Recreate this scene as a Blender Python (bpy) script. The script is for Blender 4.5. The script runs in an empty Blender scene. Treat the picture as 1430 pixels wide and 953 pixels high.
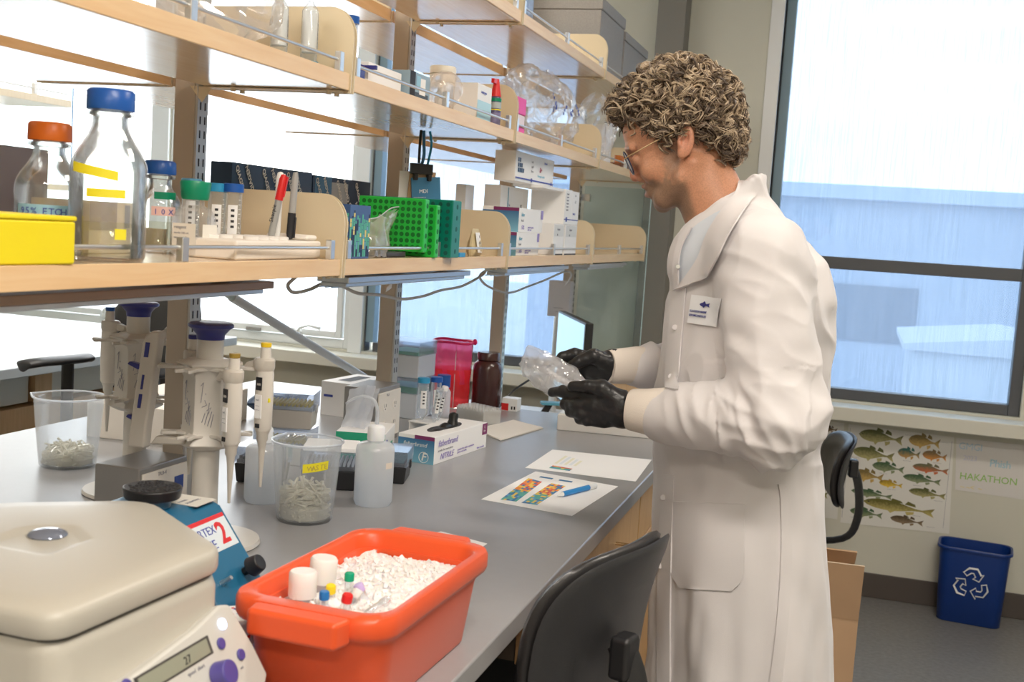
import bpy, math, random
import numpy as np
from mathutils import Vector, Matrix, noise as mnoise
random.seed(7); rng = np.random.default_rng(7)
PI = math.pi
scene = bpy.context.scene
COL = scene.collection

# ---------------------------------------------------------------- camera
cam_d = bpy.data.cameras.new('camera'); cam = bpy.data.objects.new('camera', cam_d); COL.objects.link(cam)
cam_d.sensor_width = 36.0; cam_d.lens = 1604.2/1430*36
cam_d.clip_start = 0.05; cam_d.clip_end = 400
YAW, PIT, ROL = -0.290057, -0.0990105, 0.0648695
_f = Vector((math.sin(YAW)*math.cos(PIT), math.cos(YAW)*math.cos(PIT), math.sin(PIT)))
_r0 = Vector((math.cos(YAW), -math.sin(YAW), 0)); _u0 = _r0.cross(_f)
_r = math.cos(ROL)*_r0 + math.sin(ROL)*_u0; _u = -math.sin(ROL)*_r0 + math.cos(ROL)*_u0
cam.matrix_world = Matrix(((_r.x, _u.x, -_f.x, 0), (_r.y, _u.y, -_f.y, 0), (_r.z, _u.z, -_f.z, 1.48), (0, 0, 0, 1)))
cam_d.dof.use_dof = True; cam_d.dof.focus_distance = 2.35; cam_d.dof.aperture_fstop = 9.0
scene.camera = cam
scene.view_settings.view_transform = 'Standard'; scene.view_settings.look = 'None'
scene.view_settings.gamma = 1.0; scene.view_settings.use_curve_mapping = False
scene.view_settings.exposure = 0.36
scene.cycles.transparent_max_bounces = 48; scene.cycles.max_bounces = 10; scene.cycles.diffuse_bounces = 5

# ---------------------------------------------------------------- sky
SKY = 4.2
w = bpy.data.worlds.new('sky'); scene.world = w; w.use_nodes = True
nt = w.node_tree; nt.nodes.clear()
out = nt.nodes.new('ShaderNodeOutputWorld'); bg = nt.nodes.new('ShaderNodeBackground')
tc = nt.nodes.new('ShaderNodeTexCoord'); sep = nt.nodes.new('ShaderNodeSeparateXYZ')
cr = nt.nodes.new('ShaderNodeValToRGB'); nz = nt.nodes.new('ShaderNodeTexNoise'); mx = nt.nodes.new('ShaderNodeMixRGB')
mp = nt.nodes.new('ShaderNodeMapping')
nt.links.new(tc.outputs['Generated'], sep.inputs[0]); nt.links.new(sep.outputs['Z'], cr.inputs[0])
nt.links.new(tc.outputs['Generated'], mp.inputs[0]); mp.inputs['Scale'].default_value = (1, 1, 3.5)
nt.links.new(mp.outputs[0], nz.inputs['Vector']); nz.inputs['Scale'].default_value = 3.2; nz.inputs['Detail'].default_value = 6
e = cr.color_ramp.elements
e[0].position = 0.0; e[0].color = (0.88, 0.94, 1.0, 1); e[1].position = 0.55; e[1].color = (0.78, 0.90, 1.0, 1)
cl = nt.nodes.new('ShaderNodeValToRGB'); cl.color_ramp.elements[0].position = 0.34; cl.color_ramp.elements[1].position = 0.56
nt.links.new(nz.outputs['Fac'], cl.inputs[0]); nt.links.new(cl.outputs[0], mx.inputs[0])
nt.links.new(cr.outputs[0], mx.inputs[1]); mx.inputs[2].default_value = (1, 1, 1, 1)
nt.links.new(mx.outputs[0], bg.inputs[0]); bg.inputs[1].default_value = SKY
nt.links.new(bg.outputs[0], out.inputs[0])

# ---------------------------------------------------------------- lights
def area(name, loc, to, size, size_y, power, color, spread=PI):
    d = bpy.data.lights.new(name, 'AREA'); d.shape = 'RECTANGLE'; d.size = size; d.size_y = size_y
    d.energy = power; d.color = color; d.spread = spread
    o = bpy.data.objects.new(name, d); COL.objects.link(o); o.location = loc
    o.rotation_euler = (Vector(to)-Vector(loc)).to_track_quat('-Z', 'Y').to_euler(); return o
# the room's ceiling luminaires (their housings are built with the ceiling)
area('ceiling_lamp_light', (0.55, 0.35, 2.93), (0.55, 0.35, 0), 1.15, 0.28, 40, (1, 0.91, 0.81))
area('ceiling_lamp_light', (0.55, 2.6, 2.93), (0.55, 2.6, 0), 1.15, 0.28, 20, (1, 0.90, 0.78))
area('ceiling_lamp_light', (0.55, -1.6, 2.93), (0.55, -1.6, 0), 1.15, 0.28, 42, (1, 0.90, 0.78))
area('ceiling_lamp_light', (-2.3, 0.6, 2.93), (-2.3, 0.6, 0), 1.15, 0.28, 26, (1, 0.93, 0.84))
area('ceiling_lamp_light', (-2.3, 3.0, 2.93), (-2.3, 3.0, 0), 1.15, 0.28, 22, (1, 0.93, 0.84))

# ---------------------------------------------------------------- materials
MATS = {}
def mat(name, color=(0.8, 0.8, 0.8), rough=0.5, metal=0.0, bump=0.0, bscale=200, var=0.0, vscale=8, coat=0.0, sheen=0.0,
        spec=0.5, emit=None, estr=1.0, sss=0.0, vstretch=(1, 1, 1)):
    if name in MATS: return MATS[name]
    m = bpy.data.materials.new(name); m.use_nodes = True; n = m.node_tree; b = n.nodes['Principled BSDF']
    b.inputs['Base Color'].default_value = (*color, 1); b.inputs['Roughness'].default_value = rough
    b.inputs['Metallic'].default_value = metal; b.inputs['Coat Weight'].default_value = coat
    b.inputs['Coat Roughness'].default_value = 0.12
    b.inputs['Sheen Weight'].default_value = sheen; b.inputs['Specular IOR Level'].default_value = spec
    if emit: b.inputs['Emission Color'].default_value = (*emit, 1); b.inputs['Emission Strength'].default_value = estr
    if sss: b.inputs['Subsurface Weight'].default_value = sss; b.inputs['Subsurface Radius'].default_value = (0.01, 0.004, 0.002); b.inputs['Subsurface Scale'].default_value = 1.0
    t = n.nodes.new('ShaderNodeTexCoord'); mpn = n.nodes.new('ShaderNodeMapping'); n.links.new(t.outputs['Object'], mpn.inputs[0])
    mpn.inputs['Scale'].default_value = vstretch
    q = n.nodes.new('ShaderNodeTexNoise'); n.links.new(mpn.outputs[0], q.inputs['Vector']); q.inputs['Scale'].default_value = vscale
    q.inputs['Detail'].default_value = 4
    vv = max(var, 0.015)
    r = n.nodes.new('ShaderNodeMixRGB'); r.inputs[1].default_value = (*[c*(1-vv) for c in color], 1); r.inputs[2].default_value = (*[min(1, c*(1+vv)) for c in color], 1)
    n.links.new(q.outputs['Fac'], r.inputs[0]); n.links.new(r.outputs[0], b.inputs['Base Color'])
    if bump:
        q2 = n.nodes.new('ShaderNodeTexNoise'); n.links.new(t.outputs['Object'], q2.inputs['Vector']); q2.inputs['Scale'].default_value = bscale
        bp = n.nodes.new('ShaderNodeBump'); bp.inputs['Strength'].default_value = bump; bp.inputs['Distance'].default_value = 0.002
        n.links.new(q2.outputs['Fac'], bp.inputs['Height']); n.links.new(bp.outputs[0], b.inputs['Normal'])
    MATS[name] = m; return m

def wood(name, c1, c2, axis='Y', rough=0.35, scale=9):
    m = bpy.data.materials.new(name); m.use_nodes = True; n = m.node_tree; b = n.nodes['Principled BSDF']
    t = n.nodes.new('ShaderNodeTexCoord'); mpn = n.nodes.new('ShaderNodeMapping'); n.links.new(t.outputs['Object'], mpn.inputs[0])
    s = {'X': (0.6, 9, 9), 'Y': (9, 0.6, 9), 'Z': (9, 9, 0.6)}[axis]; mpn.inputs['Scale'].default_value = s
    q = n.nodes.new('ShaderNodeTexNoise'); n.links.new(mpn.outputs[0], q.inputs['Vector']); q.inputs['Scale'].default_value = scale; q.inputs['Detail'].default_value = 6
    q.inputs['Distortion'].default_value = 0.6
    r = n.nodes.new('ShaderNodeValToRGB'); r.color_ramp.elements[0].position = 0.3; r.color_ramp.elements[1].position = 0.72
    r.color_ramp.elements[0].color = (*c1, 1); r.color_ramp.elements[1].color = (*c2, 1)
    n.links.new(q.outputs['Fac'], r.inputs[0]); n.links.new(r.outputs[0], b.inputs['Base Color']); b.inputs['Roughness'].default_value = rough
    MATS[name] = m; return m

def clear(name, tint=(0.96, 0.98, 0.98), gloss=0.25, white=0.0, whitecol=(0.95, 0.95, 0.95), rough=0.04, edge=0.5, edgecol=None, tl=0.0):
    """thin clear plastic or glass: a see-through part, a clear-coat reflection that grows at grazing angles, some milky scatter"""
    m = bpy.data.materials.new(name); m.use_nodes = True; n = m.node_tree; n.nodes.clear()
    o = n.nodes.new('ShaderNodeOutputMaterial'); tr = n.nodes.new('ShaderNodeBsdfTransparent'); gl = n.nodes.new('ShaderNodeBsdfGlossy')
    tr.inputs[0].default_value = (*tint, 1); gl.inputs['Roughness'].default_value = rough; gl.inputs[0].default_value = (1, 1, 1, 1)
    lw = n.nodes.new('ShaderNodeLayerWeight'); lw.inputs[0].default_value = 0.35
    df = n.nodes.new('ShaderNodeBsdfDiffuse'); df.inputs[0].default_value = (*whitecol, 1)
    tl_ = n.nodes.new('ShaderNodeBsdfTranslucent'); tl_.inputs[0].default_value = (*whitecol, 1)
    md = n.nodes.new('ShaderNodeMixShader'); md.inputs[0].default_value = 0.55; n.links.new(df.outputs[0], md.inputs[1]); n.links.new(tl_.outputs[0], md.inputs[2])
    # milky amount rises toward the edge of the wall
    ma = n.nodes.new('ShaderNodeMath'); ma.operation = 'MULTIPLY_ADD'; n.links.new(lw.outputs['Facing'], ma.inputs[0]); ma.inputs[1].default_value = edge*0.6; ma.inputs[2].default_value = white; ma.use_clamp = True
    m1 = n.nodes.new('ShaderNodeMixShader'); n.links.new(ma.outputs[0], m1.inputs[0]); n.links.new(tr.outputs[0], m1.inputs[1]); n.links.new(md.outputs[0], m1.inputs[2])
    mb = n.nodes.new('ShaderNodeMath'); mb.operation = 'MULTIPLY_ADD'; n.links.new(lw.outputs['Fresnel'], mb.inputs[0]); mb.inputs[1].default_value = gloss; mb.inputs[2].default_value = 0.02; mb.use_clamp = True
    m2 = n.nodes.new('ShaderNodeMixShader'); n.links.new(mb.outputs[0], m2.inputs[0]); n.links.new(m1.outputs[0], m2.inputs[1]); n.links.new(gl.outputs[0], m2.inputs[2])
    n.links.new(m2.outputs[0], o.inputs[0]); MATS[name] = m; return m

M_wallR = mat('wall_paint', (0.66, 0.65, 0.565), 0.85, bump=0.12, bscale=160, var=0.03, vscale=3)
M_trimw = mat('sill_paint', (0.72, 0.71, 0.63), 0.45, var=0.02)
M_base = mat('baseboard_rubber', (0.085, 0.07, 0.062), 0.5)
M_colm = mat('column_paint', (0.22, 0.21, 0.19), 0.6, var=0.04)
M_wframe = mat('white_frame', (0.80, 0.83, 0.84), 0.4)
M_dframe = mat('dark_frame', (0.105, 0.11, 0.12), 0.4, metal=0.3)
M_post = mat('post_enamel', (0.50, 0.43, 0.35), 0.42, bump=0.04, bscale=500, var=0.02)
M_postf = mat('post_channel', (0.55, 0.54, 0.52), 0.35, metal=0.4)
M_panel = mat('beige_enamel', (0.74, 0.63, 0.44), 0.4, var=0.02)
M_maple = wood('maple_board', (0.80, 0.60, 0.40), (0.88, 0.70, 0.50), 'Y', 0.20)
M_maple.node_tree.nodes['Principled BSDF'].inputs['Coat Weight'].default_value = 0.6; M_maple.node_tree.nodes['Principled BSDF'].inputs['Coat Roughness'].default_value = 0.14
M_edge = wood('maple_edge', (0.80, 0.53, 0.28), (0.88, 0.64, 0.38), 'Y', 0.35)
M_rearedge = wood('rear_edge', (0.58, 0.34, 0.15), (0.66, 0.42, 0.22), 'Y', 0.4)
M_cab = wood('cabinet_maple', (0.62, 0.38, 0.18), (0.72, 0.47, 0.24), 'Z', 0.4)
M_cabpale = wood('cabinet_pale', (0.80, 0.66, 0.46), (0.86, 0.73, 0.54), 'Z', 0.4)
M_steel = mat('brushed_steel', (0.74, 0.74, 0.73), 0.28, metal=0.9, var=0.03, vscale=60)
M_steelgrey = mat('grey_steel_box', (0.33, 0.32, 0.31), 0.38, metal=0.55, bump=0.03, bscale=400, var=0.04)
M_bench = mat('epoxy_resin_grey', (0.325, 0.325, 0.335), 0.30, bump=0.02, bscale=300, var=0.05, vscale=40)
M_black = mat('black_plastic', (0.018, 0.018, 0.02), 0.35, bump=0.03, bscale=600)
M_blacksoft = mat('black_fabric', (0.03, 0.03, 0.034), 0.75, bump=0.3, bscale=900)
M_white = mat('white_plastic', (0.86, 0.86, 0.84), 0.35)
M_paper = mat('white_paper', (0.95, 0.95, 0.95), 0.7)
M_card = mat('white_card', (0.90, 0.895, 0.89), 0.5, var=0.01)
M_foam = mat('foam_cream', (0.88, 0.82, 0.74), 0.7, bump=0.2, bscale=500)
M_blue = mat('cap_blue', (0.012, 0.10, 0.42), 0.35)
M_cyan = mat('cap_cyan', (0.03, 0.33, 0.62), 0.35)
M_navy = mat('navy_plastic', (0.03, 0.035, 0.22), 0.35)
M_green = mat('cap_green', (0.0, 0.25, 0.13), 0.35)
M_orange = mat('cap_orange', (0.72, 0.16, 0.015), 0.4)
M_red = mat('marker_red', (0.70, 0.02, 0.02), 0.35)
M_yellow = mat('yellow_foam', (0.90, 0.74, 0.01), 0.5)
M_tape = mat('yellow_tape', (0.88, 0.78, 0.03), 0.5)
M_ink = mat('ink_black', (0.02, 0.02, 0.025), 0.6)
M_inkgrey = mat('ink_grey', (0.28, 0.28, 0.32), 0.6)
M_inkblue = mat('ink_blue', (0.06, 0.09, 0.40), 0.6)
M_glass = clear('lab_glass', (0.985, 0.995, 0.99), 0.8, 0.0, (0.86, 0.87, 0.86), 0.02, 0.20)
M_water = clear('clear_liquid', (0.96, 0.96, 0.90), 0.2, 0.06, (0.84, 0.84, 0.76), 0.02, 0.1)
M_pp = clear('milky_polypropylene', (0.95, 0.97, 1.0), 0.35, 0.34, (0.86, 0.89, 0.95), 0.15, 0.45)
M_ppclear = clear('clear_polypropylene', (0.95, 0.98, 1.0), 0.45, 0.14, (0.90, 0.92, 0.95), 0.08, 0.5)
M_film = clear('plastic_film', (0.985, 0.985, 0.99), 0.55, 0.13, (0.97, 0.96, 0.95), 0.13, 0.3)
M_acryl = clear('clear_acrylic', (0.92, 0.97, 0.98), 0.6, 0.05, (0.8, 0.9, 0.95), 0.02, 0.25)
# ---------------------------------------------------------------- mesh helpers
class G:
    def __init__(s): s.v = []; s.f = []; s.m = []
    def add(s, vs, fs, m=0):
        b = len(s.v); s.v += [tuple(map(float, v)) for v in vs]; s.f += [tuple(b+i for i in f) for f in fs]; s.m += [m]*len(fs); return s
    def box(s, x0, x1, y0, y1, z0, z1, m=0, T=None, taper=0, tapery=None):
        ty = taper if tapery is None else tapery
        v = [(x0+taper, y0+ty, z0), (x1-taper, y0+ty, z0), (x1-taper, y1-ty, z0), (x0+taper, y1-ty, z0), (x0, y0, z1), (x1, y0, z1), (x1, y1, z1), (x0, y1, z1)]
        if T is not None: v = [T @ Vector(q) for q in v]
        return s.add(v, [(0, 3, 2, 1), (4, 5, 6, 7), (0, 1, 5, 4), (1, 2, 6, 5), (2, 3, 7, 6), (3, 0, 4, 7)], m)
    def cyl(s, p0, p1, r0, r1=None, n=24, m=0, caps=True):
        if r1 is None: r1 = r0
        p0 = Vector(p0); p1 = Vector(p1); d = (p1-p0).normalized(); a = d.orthogonal().normalized(); b = d.cross(a)
        v = []
        for p, r in ((p0, r0), (p1, r1)):
            for i in range(n):
                t = 2*PI*i/n; v.append(p + (a*math.cos(t)+b*math.sin(t))*r)
        f = [(i, (i+1) % n, n+(i+1) % n, n+i) for i in range(n)]
        if caps: f += [tuple(range(n-1, -1, -1)), tuple(range(n, 2*n))]
        return s.add(v, f, m)
    def lathe(s, prof, c=(0, 0, 0), n=32, m=0, sx=1, sy=1, T=None):
        v = []; f = []
        for (r, z) in prof:
            for i in range(n):
                t = 2*PI*i/n; q = Vector((c[0]+r*math.cos(t)*sx, c[1]+r*math.sin(t)*sy, c[2]+z)); v.append(T @ q if T is not None else q)
        for k in range(len(prof)-1):
            for i in range(n): f.append((k*n+i, k*n+(i+1) % n, (k+1)*n+(i+1) % n, (k+1)*n+i))
        return s.add(v, f, m)
    def tube(s, pts, r, n=8, m=0, closed=False, flat=1.0, up=None):
        P = [Vector(p) for p in pts]; N = len(P); R = r if isinstance(r, (list, tuple)) else [r]*N
        v = []; a = None
        for i in range(N):
            if closed: d = (P[(i+1) % N]-P[i-1])
            else: d = (P[min(i+1, N-1)]-P[max(i-1, 0)])
            d.normalize()
            if a is None: a = (Vector(up).cross(d).normalized() if up else d.orthogonal().normalized())
            else: a = (a - d*a.dot(d)).normalized()
            b = d.cross(a)
            for k in range(n):
                t = 2*PI*k/n; v.append(P[i]+(a*math.cos(t)+b*math.sin(t)*flat)*R[i])
        f = []
        for i in range(N if closed else N-1):
            j = (i+1) % N
            for k in range(n): f.append((i*n+k, i*n+(k+1) % n, j*n+(k+1) % n, j*n+k))
        if not closed: f += [tuple(range(n-1, -1, -1)), tuple((N-1)*n+k for k in range(n))]
        return s.add(v, f, m)
    def prism(s, poly, h, T=None, m=0, z0=0):
        n = len(poly); v = [Vector((x, y, z0)) for x, y in poly]+[Vector((x, y, z0+h)) for x, y in poly]
        if T is not None: v = [T @ q for q in v]
        return s.add(v, [tuple(range(n-1, -1, -1)), tuple(range(n, 2*n))]+[(i, (i+1) % n, n+(i+1) % n, n+i) for i in range(n)], m)
    def loft(s, rings, m=0, cap0=True, cap1=True):
        n = len(rings[0]); v = [q for r in rings for q in r]; f = []
        for k in range(len(rings)-1):
            for i in range(n): f.append((k*n+i, k*n+(i+1) % n, (k+1)*n+(i+1) % n, (k+1)*n+i))
        if cap0: f.append(tuple(range(n-1, -1, -1)))
        if cap1: f.append(tuple((len(rings)-1)*n+i for i in range(n)))
        return s.add(v, f, m)
    def sph(s, c, r, nu=16, nv=10, m=0):
        r = (r, r, r) if not isinstance(r, (tuple, list)) else r
        v = [(c[0], c[1], c[2]-r[2])]; f = []
        for j in range(1, nv):
            p = PI*j/nv-PI/2
            for i in range(nu):
                t = 2*PI*i/nu; v.append((c[0]+r[0]*math.cos(p)*math.cos(t), c[1]+r[1]*math.cos(p)*math.sin(t), c[2]+r[2]*math.sin(p)))
        v.append((c[0], c[1], c[2]+r[2])); L = len(v)-1
        for i in range(nu): f.append((0, 1+(i+1) % nu, 1+i)); f.append((L, 1+(nv-2)*nu+i, 1+(nv-2)*nu+(i+1) % nu))
        for j in range(nv-2):
            for i in range(nu): f.append((1+j*nu+i, 1+j*nu+(i+1) % nu, 1+(j+1)*nu+(i+1) % nu, 1+(j+1)*nu+i))
        return s.add(v, f, m)
    def sheet(s, fn, nu, nv, th=0.0, m=0):
        """a grid u,v in 0..1 -> point; optional thickness along the local normal"""
        A = [[Vector(fn(i/nu, j/nv)) for i in range(nu+1)] for j in range(nv+1)]
        W = nu+1; vs = [A[j][i] for j in range(nv+1) for i in range(W)]
        fs = [(j*W+i, j*W+i+1, (j+1)*W+i+1, (j+1)*W+i) for j in range(nv) for i in range(nu)]
        if th:
            nn = []
            for j in range(nv+1):
                for i in range(W):
                    du = A[j][min(i+1, nu)]-A[j][max(i-1, 0)]; dv = A[min(j+1, nv)][i]-A[max(j-1, 0)][i]; c = du.cross(dv)
                    nn.append(c.normalized() if c.length > 1e-12 else Vector((0, 0, 1)))
            K = len(vs); vs = vs+[vs[i]-nn[i]*th for i in range(K)]
            fs += [tuple(K+i for i in reversed(f)) for f in list(fs)]
            b = [i for i in range(W)]+[j*W+nu for j in range(1, nv+1)]+[nv*W+i for i in range(nu-1, -1, -1)]+[j*W for j in range(nv-1, 0, -1)]
            for a, c in zip(b, b[1:]+b[:1]): fs.append((c, a, K+a, K+c))
        return s.add(vs, fs, m)
    def build(s, name, mats, parent=None, bevel=0, segs=2, ang=38, loc=None):
        me = bpy.data.meshes.new(name); me.from_pydata(s.v, [], s.f)
        for q in (mats if isinstance(mats, (list, tuple)) else [mats]): me.materials.append(q)
        me.polygons.foreach_set('material_index', s.m); me.polygons.foreach_set('use_smooth', [True]*len(s.f))
        me.update(); me.set_sharp_from_angle(angle=math.radians(ang))
        o = bpy.data.objects.new(name, me); COL.objects.link(o)
        if parent is not None: o.parent = parent
        if loc: o.location = loc
        if bevel:
            b = o.modifiers.new('bevel', 'BEVEL'); b.width = bevel; b.segments = segs; b.limit_method = 'ANGLE'; b.angle_limit = math.radians(35)
            b.harden_normals = True
        return o

def thing(name, label, cat, loc=(0, 0, 0), rz=0, group=None):
    o = bpy.data.objects.new(name, None); COL.objects.link(o); o.location = loc; o.rotation_euler = (0, 0, rz); o.empty_display_size = 0.05
    o['label'] = label; o['category'] = cat
    if group: o['group'] = group
    return o
def tag(o, label, cat, group=None, kind=None):
    o['label'] = label; o['category'] = cat
    if group: o['group'] = group
    if kind: o['kind'] = kind
    return o
def struct(o): o['kind'] = 'structure'; return o
def dup(root, loc, rz=0, label=None):
    r = root.copy(); COL.objects.link(r); r.location = loc; r.rotation_euler = (0, 0, rz)
    if label: r['label'] = label
    for ch in list(root.children):
        c = ch.copy(); COL.objects.link(c); c.parent = r
        for g in ch.children:
            d = g.copy(); COL.objects.link(d); d.parent = c
    return r
def setmat(o, m, i=0):
    o.data = o.data.copy(); o.data.materials[i] = m
def Rz(a): return Matrix.Rotation(a, 4, 'Z')
def Rx(a): return Matrix.Rotation(a, 4, 'X')
def Ry(a): return Matrix.Rotation(a, 4, 'Y')
def Tr(x, y, z): return Matrix.Translation((x, y, z))
def frame(o, x, y):
    """matrix taking local x,y,z to the given world x and y directions at origin o"""
    x = Vector(x).normalized(); y = Vector(y); y = (y-x*y.dot(x)).normalized(); z = x.cross(y)
    return Matrix(((x.x, y.x, z.x, o[0]), (x.y, y.y, z.y, o[1]), (x.z, y.z, z.z, o[2]), (0, 0, 0, 1)))
_dg = None
def textmesh(s, size, T, ext=0.0002, align='LEFT', shear=0, bold=0.0, space=1.0):
    c = bpy.data.curves.new('t', 'FONT'); c.body = s; c.size = size; c.extrude = ext; c.align_x = align; c.shear = shear; c.offset = bold; c.space_character = space
    c.resolution_u = 2
    o = bpy.data.objects.new('t', c); COL.objects.link(o); dg = bpy.context.evaluated_depsgraph_get()
    me = bpy.data.meshes.new_from_object(o.evaluated_get(dg)); bpy.data.objects.remove(o); bpy.data.curves.remove(c)
    vs = [T @ v.co for v in me.vertices]; fs = [tuple(p.vertices) for p in me.polygons]; bpy.data.meshes.remove(me)
    return vs, fs
def lettering(parent, m, items, name='lettering'):
    """items: (string, size, origin, xdir, ydir, {opts})"""
    g = G()
    for it in items:
        s, size, o, x, y = it[:5]; kw = it[5] if len(it) > 5 else {}
        vs, fs = textmesh(s, size, frame(o, x, y), **kw); g.add(vs, fs)
    return g.build(name, m, parent)
def rrect(w, h, r, n=6, cx=0, cy=0):
    out = []
    for (sx, sy, a0) in ((1, 1, 0), (-1, 1, 90), (-1, -1, 180), (1, -1, 270)):
        for i in range(n+1):
            a = math.radians(a0+90*i/n); out.append((cx+sx*(w/2-r)+r*math.cos(a), cy+sy*(h/2-r)+r*math.sin(a)))
    return out
def nz3(x, y, z, s=1.0): return mnoise.noise(Vector((x*s, y*s, z*s)))
# ---------------------------------------------------------------- room shell
XL, XR, YN, YF, ZC = -5.5, 3.0, -2.8, 5.07, 3.0
def sbox(name, x0, x1, y0, y1, z0, z1, m, bevel=0, parent=None, kind=True):
    o = G().box(x0, x1, y0, y1, z0, z1).build(name, m, parent, bevel=bevel)
    if parent is None and kind: struct(o)
    return o
M_floor = mat('vinyl_floor', (0.205, 0.20, 0.195), 0.42, bump=0.05, bscale=120, var=0.35, vscale=55)
M_ceil = mat('ceiling_tile', (0.82, 0.81, 0.78), 0.9)
sbox('floor', XL, XR, YN, YF, -0.1, 0, M_floor)
sbox('ceiling', XL, XR, YN, YF, ZC, ZC+0.1, M_ceil)
sbox('wall_left', XL-0.15, XL, YN, YF, 0, ZC, M_wallR)
sbox('wall_right', XR, XR+0.15, YN, YF, 0, ZC, M_wallR)
sbox('wall_near', XL, XR, YN-0.15, YN, 0, ZC, M_wallR)
WIN = [(-5.2, -3.45, 'w'), (-3.38, -2.335, 'w'), (-2.27, -1.235, 'd'), (-0.405, 0.675, 'd'), (0.73, 1.85, 'd')]
ZB, ZT = 0.835, 2.8
g = G(); x = XL
for (a, b, k) in WIN: g.box(x, a, YF, YF+0.2, 0, ZC); g.box(a, b, YF, YF+0.2, 0, ZB); g.box(a, b, YF, YF+0.2, ZT, ZC); x = b
g.box(x, XR, YF, YF+0.2, 0, ZC)
struct(g.build('wall_far', M_wallR))
struct(G().box(-2.338, -2.268, YF-0.012, YF+0.0, 0.825, ZT).box(-3.47, -3.37, YF-0.012, YF, 0.825, ZT).build('trim_1', M_wframe, bevel=0.003))
sbox('trim_2', XL, XR, YF-0.14, YF, 0.765, 0.825, M_trimw, bevel=0.006)
sbox('baseboard_far', XL, XR, YF-0.012, YF, 0, 0.105, M_base, bevel=0.003)
sbox('baseboard_right', XR-0.012, XR, YN, YF-0.012, 0, 0.105, M_base)
struct(G().box(-0.925, -0.803, YF-0.13, YF, 0, ZC).build('trim_3', M_colm, bevel=0.004))
struct(G().box(-0.462, -0.405, YF-0.015, YF+0.15, 0.826, ZT).build('trim_4', mat('white_jamb', (0.85, 0.86, 0.86), 0.4), bevel=0.003))

def blind_mat():
    m = bpy.data.materials.new('solar_blind'); m.use_nodes = True; n = m.node_tree; n.nodes.clear()
    o = n.nodes.new('ShaderNodeOutputMaterial'); tr = n.nodes.new('ShaderNodeBsdfTransparent'); tl = n.nodes.new('ShaderNodeBsdfTranslucent'); df = n.nodes.new('ShaderNodeBsdfDiffuse')
    t = n.nodes.new('ShaderNodeTexCoord'); mp = n.nodes.new('ShaderNodeMapping'); mp.inputs['Scale'].default_value = (130, 1, 3.0); n.links.new(t.outputs['Object'], mp.inputs[0])
    q = n.nodes.new('ShaderNodeTexNoise'); q.inputs['Scale'].default_value = 1.6; q.inputs['Detail'].default_value = 5; n.links.new(mp.outputs[0], q.inputs['Vector'])
    r = n.nodes.new('ShaderNodeValToRGB'); r.color_ramp.elements[0].position = 0.3; r.color_ramp.elements[1].position = 0.7
    r.color_ramp.elements[0].color = (0.44, 0.51, 0.58, 1); r.color_ramp.elements[1].color = (0.53, 0.59, 0.66, 1); n.links.new(q.outputs['Fac'], r.inputs[0]); n.links.new(r.outputs[0], tr.inputs[0])
    tl.inputs[0].default_value = (0.55, 0.62, 0.72, 1); df.inputs[0].default_value = (0.55, 0.60, 0.66, 1)
    a = n.nodes.new('ShaderNodeMixShader'); a.inputs[0].default_value = 0.25; n.links.new(tl.outputs[0], a.inputs[1]); n.links.new(df.outputs[0], a.inputs[2])
    b = n.nodes.new('ShaderNodeMixShader'); b.inputs[0].default_value = 0.16; n.links.new(tr.outputs[0], b.inputs[1]); n.links.new(a.outputs[0], b.inputs[2]); n.links.new(b.outputs[0], o.inputs[0]); return m
M_blind = blind_mat()
M_pane = clear('window_pane', (0.985, 0.99, 0.99), 0.05, 0.0, edge=0.0)
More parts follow.
